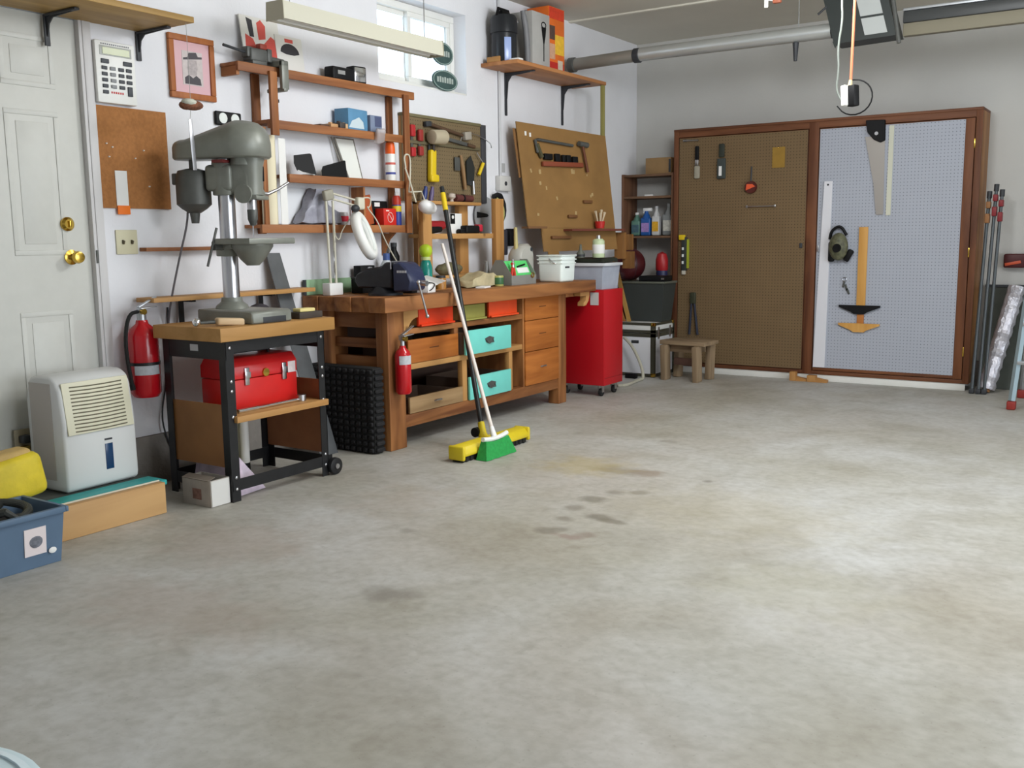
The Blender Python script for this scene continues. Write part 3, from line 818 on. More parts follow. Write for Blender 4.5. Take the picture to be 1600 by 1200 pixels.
t.part('quill', q, M_STEEL)
q = HS(); q.lathe([(0.012, 0.0), (0.02, 0.02), (0.024, 0.03), (0.025, 0.075), (0.018, 0.085), (0, 0.085)], (PXC + 0.125, PYC + 0.02, 1.275), n=16)
t.part('chuck', q, M_GREYDK)
q = HS(); q.cyl((PXC + 0.125, PYC + 0.02, 1.22), (PXC + 0.125, PYC + 0.02, 1.28), 0.003, None, 8)
t.part('drill_bit', q, M_STEEL)
# feed hub and lever
q = HS(); q.cyl((PXC + 0.115, PYC - 0.03, 1.43), (PXC + 0.115, PYC + 0.12, 1.43), 0.03, None, 16, 0.004); q.cyl((PXC + 0.115, PYC - 0.045, 1.425), (PXC + 0.115, PYC - 0.03, 1.425), 0.045, None, 18)
q.cbox((PXC + 0.125, PYC + 0.03, 1.408), (0.11, 0.12, 0.02), None, 0.006)
t.part('feed_hub', q, M_GREYCAST)
q = HS(); q.tube([(PXC + 0.115, PYC + 0.10, 1.432), (PXC + 0.13, PYC + 0.17, 1.432), (PXC + 0.16, PYC + 0.215, 1.455), (PXC + 0.19, PYC + 0.27, 1.49)], [0.010, 0.009, 0.007, 0.007], 10)
t.part('feed_lever', q, M_STEEL)
# belt guard: teardrop cover, big dome at the front
q = HS()
ang = math.atan2(0.02, 0.27)
def guard_ring(z, k):
    V = []
    for i in range(20):
        a = ang - PI / 2 + PI * i / 19
        V.append((PXC + 0.09 + 0.142 * k * math.cos(a), PYC + 0.0 + 0.142 * k * math.sin(a), z))
    for i in range(14):
        a = ang + PI / 2 + PI * i / 13
        V.append((PXC - 0.165 + 0.088 * k * math.cos(a), PYC - 0.02 + 0.09 * k * math.sin(a), z - (z > 1.64) * (z - 1.64) * 0.62))
    return V
lev = [(1.592, 0.93), (1.60, 1.0), (1.66, 1.0), (1.70, 0.95), (1.73, 0.84), (1.755, 0.62), (1.765, 0.34)]
V = []; F = []
for (z, k) in lev: V += guard_ring(z, k)
n = 34
for j in range(len(lev) - 1):
    for i in range(n): F.append((j * n + i, j * n + (i + 1) % n, (j + 1) * n + (i + 1) % n, (j + 1) * n + i))
F.append(tuple(range(n))[::-1]); F.append(tuple((len(lev) - 1) * n + i for i in range(n)))
q.quads(V, F)
t.part('belt_guard', q, M_GREYCAST, ang=60)
t.part('guard_post', HS().cyl((PXC + 0.10, PYC, 1.56), (PXC + 0.10, PYC, 1.60), 0.06, None, 16), M_GREYCAST)
# motor at the rear
q = HS(); q.lathe([(0.03, -0.02), (0.06, 0.0), (0.082, 0.02), (0.082, 0.15), (0.07, 0.18), (0.03, 0.19), (0, 0.19)], (PXC - 0.165, PYC - 0.02, 1.36), n=22)
q.box(PXC - 0.265, PXC - 0.235, PYC - 0.05, PYC + 0.02, 1.475, 1.53, 0.006)
t.part('motor', q, M_GREYDK)
t.part('motor_shaft', HS().cyl((PXC - 0.165, PYC - 0.02, 1.29), (PXC - 0.165, PYC - 0.02, 1.35), 0.018, 0.026, 12), M_GREYDK)
t.part('motor_post', HS().cyl((PXC - 0.165, PYC - 0.02, 1.54), (PXC - 0.165, PYC - 0.02, 1.60), 0.016, None, 10), M_GREYDK)
q = HS(); q.cyl((PXC - 0.10, PYC - 0.01, 1.47), (PXC - 0.04, PYC - 0.0, 1.47), 0.022, None, 10)
t.part('motor_mount', q, M_GREYDK)
t.part('red_trim', HS().cbox((PXC + 0.02, PYC - 0.06, 1.577), (0.06, 0.08, 0.014), None, 0.003), mat('old_red', (120, 48, 46), 0.5))
# power cord
pts = [at(292, 310, x=.2), at(294, 345, x=.17), at(281, 400, x=.14), at(268, 465, x=.10), at(263, 500, x=0.03), at(262, 560, x=0.018)]
t.part('power_cord', S().tube(pts, 0.005, 8, smooth=2), mat('cord_grey', (104, 100, 104), 0.6))

# things on the stand top
t = Thing('wood_handled_scraper', 'scraper with pale wooden block handle beside the drill press base', 'scraper', (0.55, 3.02, 0.815), rot=(0, 0, math.radians(70)), local=True)
t.part('handle', S().cbox((0.05, 0, 0.018), (0.13, 0.05, 0.034), (0, math.radians(4), 0), 0.01, 3), wood('pale_handle', (198, 170, 132), (222, 196, 160), 0))
t.part('shank', S().cyl((-0.02, 0, 0.02), (-0.09, 0, 0.02), 0.009, 0.007, 10), M_GREYDK)
t.part('knob', S().sph((-0.105, 0, 0.024), 0.02, 14, 10), M_CHROME)
t = Thing('whetstone_block', 'dark sharpening stone with a yellow sponge on top at the corner of the drill stand', 'sharpening stone', (0.58, 3.56, 0.815))
t.part('stone', S().box(0.545, 0.615, 3.465, 3.625, 0.8155, 0.848, 0.003), mat('stone_dark', (66, 58, 52), 0.7, var=0.15))
t.part('sponge', S().box(0.55, 0.605, 3.48, 3.585, 0.8485, 0.866, 0.005), mat('sponge_yellow', (222, 206, 140), 0.8))
q = S(); q.sph((0.20, 3.58, 0.845), (0.05, 0.06, 0.03), 12, 8)
solo('dark_rag', 'small dark crumpled rag behind the drill press base', 'rag', q, mat('rag_dark', (60, 56, 62), 0.9, bump=0.6, bscale=40), (0.20, 3.58, 0.816))

# red toolbox on the stand's shelf
t = Thing('toolbox', 'red metal toolbox with silver latches on the drill stand shelf', 'toolbox', (0.44, 3.32, 0.403))
t.part('box_body', S().box(0.30, 0.52, 3.10, 3.52, 0.4035, 0.545, 0.006), mat('toolbox_red', (206, 36, 34), 0.35, var=0.05))
t.part('box_lid', S().prism([(0, 0.0), (0.222, 0.0), (0.222, 0.06), (0.19, 0.098), (0.03, 0.098), (0, 0.06)], (0.299, 3.522, 0.548), EX, EZ, 0.424, 0.003), mat('toolbox_red_lid', (198, 34, 36), 0.35, var=0.05))
for yy in (3.19, 3.43):
    l_ = t.part('latch', S().box(0.521, 0.529, yy - 0.014, yy + 0.014, 0.515, 0.60, 0.003), M_STEEL)
    t.part('latch_loop', S().cbox((0.532, yy, 0.565), (0.006, 0.036, 0.03), None, 0.003), M_STEEL, parent=l_)
t.part('lock_hasp', S().lathe([(0, 0), (0.022, 0), (0.02, 0.008), (0, 0.01)], (0.521, 3.31, 0.565), (1, 0, 0), 16), M_BRASS)
t.part('label_sticker', S().box(0.5205, 0.5215, 3.46, 3.51, 0.545, 0.60), mat('sticker_pink', (220, 206, 206), 0.6, var=0.08, scale=60))
t.part('handle', S().tube([(0.41, 3.2, 0.645), (0.41, 3.205, 0.665), (0.41, 3.43, 0.665), (0.41, 3.435, 0.645)], 0.007, 8), M_BLACK)
# ratchet wrench in front of it
t = Thing('ratchet_wrench', 'long silver ratchet wrench in front of the red toolbox', 'wrench', (0.59, 3.3, 0.403))
a, c = Vector((0.60, 3.06, 0.412)), Vector((0.585, 3.47, 0.412))
t.part('shaft', S().cyl(a, c, 0.008, None, 10), M_CHROME)
t.part('ratchet_head', S().cyl(c + Vector((0, 0.01, -0.008)), c + Vector((0, 0.01, 0.022)), 0.024, None, 16), M_STEEL)
t.part('grip', S().cyl(a, a + (c - a) * 0.3, 0.011, None, 12), M_CHROME)
# plastic bag, caulk tubes, blanks under the shelf
q = S()
V = [(0.28, 3.03, 0.003), (0.585, 3.03, 0.003), (0.56, 3.24, 0.003), (0.30, 3.30, 0.003), (0.36, 3.02, 0.27), (0.50, 3.02, 0.23), (0.50, 3.11, 0.20), (0.36, 3.12, 0.22)]
q.quads(V, [(3, 2, 1, 0), (4, 5, 6, 7), (0, 1, 5, 4), (1, 2, 6, 5), (2, 3, 7, 6), (3, 0, 4, 7)])
bmesh.ops.subdivide_edges(q.bm, edges=list(q.bm.edges), cuts=4, use_grid_fill=True)
for v in q.bm.verts:
    n_ = math.sin(v.co.x * 90 + v.co.z * 70) * 0.006 + math.sin(v.co.y * 110 - v.co.z * 50) * 0.006
    if v.co.z > 0.012: v.co += Vector((n_, -n_ * 0.5, n_ * 0.8))
    v.co.y = max(v.co.y, 2.988)
solo('plastic_bag', 'crumpled pale pink and lilac plastic bag on the bottom of the drill stand', 'bag', q, mat('bag_lilac', (206, 190, 206), 0.4, var=0.18, scale=18), (0.44, 3.15, 0.002), ang=60)
for (yy, col, nm, lb) in ((3.30, (196, 190, 96), 'caulk_yellow', 'yellow green caulk tube standing under the drill stand shelf'), (3.37, (214, 212, 206), 'caulk_white', 'white caulk tube with black base standing under the drill stand shelf')):
    t = Thing('caulk_tube', lb, 'caulk tube', (0.27, yy, 0.0), group='caulk tubes under the drill stand shelf')
    t.part('tube', S().cyl((0.27, yy, 0.07), (0.27, yy, 0.35), 0.026, None, 16), mat(nm, col, 0.45))
    t.part('tube_base', S().cyl((0.27, yy, 0.001), (0.27, yy, 0.07), 0.027, None, 16), M_BLACKP)
# parts box on the floor by the stand's leg
t = Thing('cardboard_box', 'small open grey cardboard box on the floor under the drill stand', 'box', (0.52, 2.9, 0))
t.part('box_walls', tub(S(), 0.43, 0.625, 2.855, 2.965, 0.001, 0.125, 0.004, 0.0), mat('grey_card', (172, 164, 156), 0.8, var=0.12, scale=16))
t.part('print_panel', S().box(0.50, 0.56, 2.8535, 2.8548, 0.03, 0.08), mat('print_brown', (134, 100, 90), 0.8, var=0.3, scale=50))
t.part('flap', S().cbox((0.52, 2.875, 0.128), (0.18, 0.045, 0.003), (math.radians(14), 0, 0)), mat('card_flap', (120, 110, 100), 0.85))
t.part('end_panel', S().box(0.6255, 0.628, 2.858, 2.962, 0.004, 0.122), mat('end_white', (214, 212, 208), 0.7))
# tall steel sheets leaning behind the stand
q = S(); a = at(430, 400, x=0.10); c = at(452, 400, x=0.10)
t = Thing('steel_offcut', 'dark grey steel strip leaning on the wall between the drill stand and the bench', 'metal strip', (0.15, 3.95, 0))
q.quads([(0.03, 3.80, 1.135), (0.03, 3.90, 1.135), (0.30, 4.02, 0.0015), (0.30, 3.88, 0.0015), (0.035, 3.80, 1.135), (0.035, 3.90, 1.135), (0.305, 4.02, 0.0015), (0.305, 3.88, 0.0015)],
        [(0, 1, 2, 3), (4, 5, 6, 7), (0, 1, 5, 4), (1, 2, 6, 5), (2, 3, 7, 6), (3, 0, 4, 7)])
t.part('strip', q, mat('sheet_grey', (96, 98, 100), 0.45, metal=0.4, var=0.1))
q = S()
q.quads([(0.025, 3.90, 1.06), (0.025, 3.93, 1.06), (0.27, 4.045, 0.0015), (0.27, 4.02, 0.0015), (0.03, 3.90, 1.06), (0.03, 3.93, 1.06), (0.275, 4.045, 0.0015), (0.275, 4.02, 0.0015)],
        [(0, 1, 2, 3), (4, 5, 6, 7), (0, 1, 5, 4), (1, 2, 6, 5), (2, 3, 7, 6), (3, 0, 4, 7)])
solo('pale_offcut', 'thin pale metal strip leaning beside the dark steel strip', 'metal strip', q, M_ALU, (0.15, 3.97, 0))
# ------------------------------------------------------------------ cedar shelf rack on the left wall
t = Thing('shelf_rack', 'open cedar wall rack of four shelves above the bench and drill press', 'shelf', (0, 4.3, 1.23))
UX = 0.135
def rack_shelf(y0, y1, z):
    t.part('shelf_board', S().box(0.004, UX - 0.014, y0, y1, z - 0.018, z, 0.002), W_SHELF_Y)
    t.part('front_rail', S().box(UX - 0.014, UX + 0.004, y0, y1, z - 0.045, z + 0.001, 0.002), W_SHELF_Y)
rack_shelf(3.575, 5.0, 2.115)
rack_shelf(3.772, 4.90, 1.842)
rack_shelf(3.90, 4.905, 1.562)
rack_shelf(3.685, 4.93, 1.288)
for (x0, x1) in ((UX + 0.004, UX + 0.022), (0.003, 0.021)):
    t.part('post', S().box(x0, x1, 3.775, 3.825, 1.24 if x0 < 0.05 else 1.76, 2.09, 0.002), W_SHELF_Z)
    t.part('post', S().box(x0, x1, 4.875, 4.925, 1.24, 2.09, 0.002), W_SHELF_Z)
t.part('post', S().box(UX - 0.012, UX + 0.002, 3.715, 3.745, 1.285, 1.80, 0.002), W_SHELF_Z)
t.part('end_cleat', S().box(0.004, UX - 0.016, 3.58, 3.60, 2.05, 2.096), W_SHELF_X)
t.part('divider', S().box(0.02, UX - 0.016, 4.515, 4.53, 1.288, 1.515), W_SHELF_Z)
q = S(); q.prism([(0.004, 1.24), (0.11, 1.24), (0.06, 1.2), (0.02, 1.12), (0.004, 1.10)], (0, 4.80, 0), EX, EZ, -0.02)
t.part('bracket', q, W_SHELF_Z)

# ---- top shelf
def card_pack(name, label, y0, z0, wy, hz, lean, prints):
    t = Thing(name, label, 'blade pack', (0.06, y0 + wy / 2, z0), rot=(0, math.radians(-lean), 0), local=True, group='saw blade packs on the cedar rack')
    t.part('card', S().box(-0.004, 0.004, -wy / 2, wy / 2, 0.0, hz, 0.002), mat('pack_white', (222, 220, 214), 0.5))
    for (poly, m) in prints:
        t.part('printed_wedge', S().prism(poly, (0.0042, 0, 0), EY, EZ, 0.0008), m)
PR, PK = mat('print_coral', (206, 84, 74), 0.55), mat('print_black', (52, 50, 54), 0.55)
card_pack('saw_blade_pack', 'white square blade pack with red and black wedges at the left of the rack top', 3.70, 2.116, 0.27, 0.27, 9,
          [([(-0.02, 0.02), (0.12, 0.05), (0.12, 0.15), (0.07, 0.18), (0.0, 0.12)], PR), ([(-0.02, 0.15), (0.03, 0.16), (0.04, 0.23), (0.01, 0.26), (-0.02, 0.24)], PR),
           ([(-0.08, 0.16), (-0.05, 0.16), (-0.05, 0.25), (-0.09, 0.26)], PK), ([(-0.12, 0.08), (-0.04, 0.10), (-0.06, 0.15), (-0.11, 0.17)], PR)])
card_pack('saw_blade_pack', 'pale blade pack with a round black saw print at the right of the other pack', 3.93, 2.116, 0.20, 0.20, 7,
          [([(0.07 * math.cos(a * PI / 10) - 0.0, 0.11 + 0.05 * math.sin(a * PI / 10)) for a in range(11)] + [(-0.03, 0.10), (0.03, 0.10)], PK),
           ([(-0.03, 0.165), (0.03, 0.165), (0.03, 0.185), (-0.03, 0.185)], PR)])
# clamp-on vise
t = Thing('clamp_on_vise', 'small grey clamp-on vise at the left end of the rack top', 'vise', (0.09, 3.76, 2.116))
q = S(); q.cbox((0.095, 3.735, 2.165), (0.07, 0.12, 0.07), None, 0.012, 3); q.box(0.07, 0.12, 3.66, 3.70, 2.15, 2.205, 0.008); q.cbox((0.095, 3.73, 2.126), (0.08, 0.10, 0.02), None, 0.004)
t.part('vise_body', q, M_GREYDK)
q = S(); q.box(0.07, 0.12, 3.80, 3.835, 2.14, 2.21, 0.008); q.cyl((0.095, 3.76, 2.165), (0.095, 3.93, 2.16), 0.014, None, 10)
t.part('sliding_jaw', q, M_GREYDK)
t.part('handle_bar', S().cyl((0.10, 3.52, 2.19), (0.10, 3.70, 2.17), 0.008, 0.006, 8), M_DARK)
q = S(); q.box(UX + 0.026, UX + 0.05, 3.835, 3.885, 2.0, 2.15, 0.006); q.box(0.05, UX + 0.05, 3.835, 3.885, 2.118, 2.15, 0.006); q.box(0.05, UX + 0.05, 3.845, 3.875, 1.99, 2.012, 0.006)
t.part('clamp_frame', q, M_GREYCAST)
q = S(); q.cyl((0.10, 3.86, 1.945), (0.10, 3.86, 2.05), 0.007, None, 8); q.cyl((0.10, 3.86, 1.94), (0.10, 3.86, 1.955), 0.02, None, 12); q.cyl((0.10, 3.86, 2.05), (0.10, 3.86, 2.068), 0.016, None, 12)
t.part('clamp_screw', q, M_DARK)
t.part('red_knob', S().cbox((0.10, 3.775, 2.215), (0.04, 0.05, 0.03), None, 0.008), mat('dull_red', (150, 60, 44), 0.5))
# lantern torch
t = Thing('lantern_torch', 'black square headed torch lantern on the rack top', 'torch', (0.08, 4.45, 2.116))
q = S(); q.cbox((0.075, 4.40, 2.155), (0.075, 0.20, 0.075), None, 0.012, 3); q.box(0.055, 0.095, 4.30, 4.36, 2.117, 2.13)
t.part('torch_body', q, M_BLACKP)
q = S(); q.cbox((0.085, 4.525, 2.165), (0.10, 0.07, 0.098), (0, 0, math.radians(-98)), 0.008)
t.part('torch_head', q, M_BLACKP)
nv = Vector((math.sin(math.radians(98)), math.cos(math.radians(98)), 0))
cpt = Vector((0.085, 4.525, 2.165)) + nv * 0.0355
q = S(); q.cbox(cpt, (0.082, 0.004, 0.080), (0, 0, math.radians(-98)), 0.001)
t.part('reflector', q, M_CHROME)
q = S(); q.cbox(Vector((0.085, 4.525, 2.165)) + Vector((math.cos(math.radians(98)), -math.sin(math.radians(98)), 0)) * 0.051, (0.003, 0.05, 0.06), (0, 0, math.radians(-98)))
t.part('bezel_sticker', S().box(0.1128, 0.114, 4.34, 4.40, 2.15, 2.172), mat('label_grey2', (150, 150, 148), 0.5))
q.bm.free()

# ---- second shelf
t = Thing('blue_carton', 'blue and white printed carton on the second shelf of the rack', 'box', (0.07, 4.52, 1.843))
t.part('carton', S().cbox((0.065, 4.49, 1.905), (0.10, 0.19, 0.12), (0, 0, math.radians(6)), 0.002), mat('carton_blue', (92, 142, 178), 0.5, var=0.1))
t.part('printed_cloud', S().prism([(-0.08, -0.05), (0.07, -0.05), (0.06, -0.01), (0.02, 0.015), (-0.02, 0.0), (-0.05, -0.01)], Vector((0.1155, 4.485, 1.905)), Vector((-math.sin(math.radians(6)), math.cos(math.radians(6)), 0)), EZ, 0.001), mat('print_cloud', (200, 214, 220), 0.5))
t = Thing('grey_blue_box', 'small grey blue box beside the printed blue carton', 'box', (0.07, 4.66, 1.843))
t.part('box_body', S().box(0.03, 0.11, 4.61, 4.715, 1.8432, 1.945, 0.002), mat('box_greyblue', (122, 134, 158), 0.5, var=0.12))
t.part('side_print', S().box(0.1102, 0.112, 4.65, 4.71, 1.88, 1.94), mat('print_navy', (76, 84, 116), 0.5))
q = S(); q.cbox((0.13, 4.65, 1.82), (0.03, 0.09, 0.09), (0.1, 0.2, 0.2), 0.012, 3)
for v in q.bm.verts: v.co += Vector((0.016, 0, 0)) + Vector((math.sin(v.co.z * 130), math.sin(v.co.x * 200), math.cos(v.co.y * 150))) * 0.004
solo('clear_bag', 'small clear plastic bag hanging over the second shelf edge', 'bag', q, mat('clear_bag', (200, 192, 192), 0.2, alpha=0.55), (0.14, 4.65, 1.78), ang=60)
for (yy, w_, h_, c, nm, lb) in ((4.21, 0.07, 0.012, (92, 66, 50), 'small_dark_chisel_handle', 'flat dark wooden piece at the left of the small bits on the second shelf'), (4.29, 0.06, 0.022, (196, 150, 104), 'wood_dowel_block', 'tan dowel block in the middle of the small bits on the second shelf'), (4.36, 0.05, 0.035, (70, 62, 58), 'dark_fitting', 'dark metal fitting among the small bits on the second shelf'), (4.40, 0.06, 0.03, (206, 170, 128), 'pale_wood_block', 'pale wooden block next to the printed blue carton')):
    t = Thing(nm, lb, 'wood piece', (0.08, yy, 1.843), group='small bits on the second shelf')
    t.part('block', S().box(0.05, 0.12, yy - w_ / 2, yy + w_ / 2, 1.8432, 1.8432 + h_, 0.005), mat('bit_' + nm, c, 0.6, var=0.1))
    if h_ > 0.02: t.part('peg', S().cyl((0.085, yy, 1.843 + h_), (0.085, yy, 1.853 + h_), 0.012, None, 10), mat('bit_' + nm, c))

# ---- third shelf
t = Thing('bookend', 'black L-shaped bookend tilted back at the left of the third shelf', 'bookend', (0.1, 4.02, 1.563), group='black bookends')
q = S(); q.prism([(0.0, 0.02), (0.12, 0.0), (0.115, 0.115), (0.105, 0.12), (0.0, 0.105), (-0.01, 0.06)], (0.135, 3.965, 1.565), Vector((0.22, 1, 0)), Vector((-0.25, 0, 1)), 0.004)
t.part('plate', q, M_BLACKP)
t.part('foot', S().box(0.05, 0.13, 4.02, 4.11, 1.563, 1.566), M_BLACKP)
t.part('pale_edge', S().tube([(0.137, 3.965, 1.585), (0.137, 4.02, 1.572), (0.14, 4.09, 1.566)], 0.003, 6), M_PAPER)
t = Thing('bookend', 'black bookend lying wide at the middle of the third shelf', 'bookend', (0.1, 4.28, 1.563), group='black bookends')
q = S(); q.prism([(0.0, 0.0), (0.205, 0.0), (0.205, 0.095), (0.195, 0.098), (0.015, 0.055), (0.0, 0.03)], (0.125, 4.165, 1.5645), EY, Vector((-0.12, 0, 1)), 0.004)
t.part('plate', q, M_BLACKP)
t.part('foot', S().box(0.04, 0.12, 4.17, 4.36, 1.563, 1.566), M_BLACKP)
t = Thing('white_framed_sheet', 'white framed panel leaning on the wall behind the black bookends', 'panel', (0.03, 4.46, 1.563))
q = S(); q.prism([(0.06, 0.0), (0.17, 0.0), (0.14, 0.235), (-0.01, 0.235)], (0.055, 4.405, 1.5645), EY, Vector((-0.16, 0, 1)), 0.004)
t.part('sheet', q, mat('panel_white', (232, 234, 228), 0.35))
q = S()
for (a, c) in (((0.055, 0.0), (-0.02, 0.24)), ((0.175, 0.0), (0.145, 0.24)), ((0.0, 0.235), (0.14, 0.235)), ((0.035, 0.0), (-0.045, 0.24))):
    u_ = Vector((-0.16, 0, 1)).normalized()
    q.cyl(Vector((0.056, 4.405, 1.566)) + EY * a[0] + u_ * a[1], Vector((0.056, 4.405, 1.566)) + EY * c[0] + u_ * c[1], 0.005, None, 6)
t.part('sheet_frame', q, mat('frame_grey', (140, 136, 128), 0.5))
def can(name, label, x, y, z, r, parts, cat='spray can', group=None):
    t = Thing(name, label, cat, (x, y, z), group=group)
    for (nm, prof, m) in parts: t.part(nm, S().lathe(prof, (x, y, z), n=20), m)
    return t
can('spray_can', 'white spray can with an orange cap at the right end of the third shelf', 0.075, 4.825, 1.563, 0.03,
    [('can_body', [(0, 0), (0.03, 0), (0.031, 0.004), (0.031, 0.165), (0.028, 0.172), (0, 0.172)], M_WHITEP), ('cap', [(0.0305, 0.166), (0.031, 0.17), (0.031, 0.20), (0.026, 0.235), (0, 0.236)], mat('cap_orange', (236, 98, 34), 0.4)),
     ('blue_band', [(0.0314, 0.04), (0.0316, 0.042), (0.0316, 0.052), (0.0314, 0.054)], mat('band_blue', (70, 78, 150), 0.5)), ('red_print', [(0.0312, 0.10), (0.0315, 0.102), (0.0315, 0.112), (0.0312, 0.114)], mat('band_red', (206, 96, 84), 0.5))])

# ---- bottom shelf
t = Thing('paper_roll', 'tall cream roll of drawing paper at the left end of the rack', 'paper roll', (0.07, 3.84, 1.289))
t.part('roll', S().cyl((0.066, 3.815, 1.2895), (0.066, 3.815, 1.765), 0.042, None, 24), mat('cream_paper', (230, 220, 190), 0.7))
t.part('roll_core', S().cyl((0.066, 3.815, 1.74), (0.066, 3.815, 1.766), 0.03, None, 20), mat('core_grey', (150, 140, 120), 0.8))
t = Thing('paper_sheet', 'white paper sheets standing beside the cream roll', 'paper', (0.03, 3.95, 1.289))
t.part('sheet', S().cbox((0.122, 3.868, 1.52), (0.002, 0.05, 0.46), None), M_PAPER)
t.part('sheet', S().cbox((0.012, 4.05, 1.395), (0.003, 0.30, 0.2), None), mat('paper_cool', (224, 226, 230), 0.8))
t.part('clip', S().cbox((0.016, 3.955, 1.36), (0.006, 0.012, 0.01), None), M_DARK)
def crumple(q, amp, k=60.0):
    bmesh.ops.subdivide_edges(q.bm, edges=list(q.bm.edges), cuts=3, use_grid_fill=True)
    for v in q.bm.verts:
        c = v.co
        v.co = c + Vector((math.sin(c.y * k + c.z * k * 0.7), math.sin(c.z * k * 0.9 + c.x * k), math.sin(c.x * k * 1.2 + c.y * k * 0.6))) * amp
    return q
q = S(); q.prism([(-0.16, 0.006), (0.16, 0.006), (0.15, 0.07), (0.06, 0.11), (0.03, 0.19), (-0.03, 0.20), (-0.07, 0.13), (-0.12, 0.06)], (0.03, 4.17, 1.2935), EY, EZ, 0.075)
crumple(q, 0.005)
for v in q.bm.verts: v.co.x = max(v.co.x, 0.014); v.co.z = max(v.co.z, 1.2895)
solo('grey_plastic_bag', 'crumpled grey plastic bag on the bottom shelf of the rack', 'bag', q, mat('grey_bag', (152, 152, 164), 0.35, var=0.15, scale=25), (0.07, 4.17, 1.289), ang=70)
t = Thing('red_sticker_jar', 'small clear jar with a red label beside the grey plastic bag', 'jar', (0.09, 4.37, 1.289))
t.part('jar_glass', S().lathe([(0, 0), (0.03, 0), (0.034, 0.01), (0.034, 0.06), (0.028, 0.075), (0, 0.075)], (0.08, 4.37, 1.289), n=16), mat('jar_clear', (196, 192, 194), 0.2))
t.part('jar_label', S().lathe([(0.0345, 0.02), (0.035, 0.022), (0.035, 0.05), (0.0345, 0.052)], (0.08, 4.37, 1.289), n=16), mat('jar_red', (200, 40, 60), 0.5))
t = Thing('orange_folder', 'orange brown folder leaning behind the tins on the bottom shelf', 'folder', (0.03, 4.62, 1.289))
t.part('cover', S().cbox((0.035, 4.63, 1.38), (0.012, 0.10, 0.18), (math.radians(10), 0, 0), 0.002), mat('folder_orange', (176, 88, 48), 0.6))
t.part('pages', S().cbox((0.028, 4.628, 1.378), (0.006, 0.09, 0.17), (math.radians(10), 0, 0)), M_PAPER)
t = Thing('black_case', 'black case behind the red tin on the bottom shelf', 'case', (0.04, 4.75, 1.289))
t.part('case_body', S().box(0.012, 0.04, 4.66, 4.83, 1.289, 1.44, 0.01, 3), M_BLACKP)
t.part('case_badge', S().box(0.0402, 0.0415, 4.70, 4.75, 1.405, 1.43), M_PAPER)
t = Thing('red_tin', 'red square tin with a white circular emblem on the bottom shelf', 'tin', (0.07, 4.765, 1.289))
t.part('tin_body', S().box(0.045, 0.115, 4.70, 4.82, 1.2885, 1.392, 0.003), mat('tin_red', (204, 44, 34), 0.4))
q = S(); cy_, cz_ = 4.762, 1.337
q.tube([(0.1155, cy_ + 0.026 * math.cos(a * PI / 10), cz_ + 0.03 * math.sin(a * PI / 10)) for a in range(20)], 0.0022, 5, closed=True)
q.tube([(0.1155, cy_ - 0.014, cz_ + 0.02), (0.1155, cy_ + 0.004, cz_), (0.1155, cy_ + 0.016, cz_ - 0.02)], 0.0025, 5)
t.part('white_emblem', q, mat('emblem_white', (232, 206, 200), 0.5))
t.part('lettering', S().box(0.115, 0.1156, 4.722, 4.752, 1.374, 1.382), mat('emblem_white', (232, 206, 200)))
can('oil_spray_can', 'blue and yellow oil spray can with red cap at the right of the rack bottom', 0.085, 4.86, 1.289, 0.028,
    [('can_body', [(0, 0), (0.029, 0), (0.03, 0.004), (0.03, 0.12), (0.029, 0.128), (0, 0.128)], mat('can_blue', (56, 70, 150), 0.35)), ('yellow_band', [(0.0302, 0.085), (0.0306, 0.088), (0.0306, 0.118), (0.0302, 0.121)], mat('can_yellow', (228, 200, 50), 0.4)),
     ('cap', [(0.0285, 0.128), (0.028, 0.165), (0.02, 0.185), (0, 0.186)], mat('cap_red', (196, 62, 44), 0.4)), ('nozzle', [(0.012, 0.186), (0.011, 0.205), (0, 0.206)], M_WHITEP)])

# ------------------------------------------------------------------ strip light hung in front of the rack
x_ = 0.45
a, c = at(430, 16, x=x_), at(680, 78, x=x_)
zl = (a.z + c.z) / 2
t = Thing('strip_light', 'long cream metal fluorescent strip light hung in front of the window', 'light', (x_, (a.y + c.y) / 2, zl - 0.045))
M_FIX = mat('fixture_cream', (196, 193, 176), 0.4)
q = S()
q.prism([(-0.055, 0.042), (0.055, 0.042), (0.06, -0.042), (0.045, -0.042), (0.04, -0.03), (-0.04, -0.03), (-0.045, -0.042), (-0.06, -0.042)], (x_, c.y, zl), EX, EZ, c.y - a.y)
t.part('housing', q, M_FIX)
for yy in (a.y - 0.004, c.y + 0.001):
    q = S(); q.prism([(-0.058, 0.045), (0.058, 0.045), (0.063, -0.045), (-0.063, -0.045)], (x_, yy + 0.004, zl), EX, EZ, 0.005)
    t.part('end_cap', q, mat('fixture_end', (176, 171, 150), 0.4))
for xx in (-0.025, 0.025):
    t.part('tube', S().cyl((x_ + xx, a.y + 0.03, zl - 0.031), (x_ + xx, c.y - 0.03, zl - 0.031), 0.010, None, 12), M_WHITEP)
for yy in (a.y + 0.1, c.y - 0.1):
    t.part('hanger_chain', S().cyl((x_, yy, zl + 0.045), (x_, yy, ZC), 0.003, None, 6), M_STEEL)

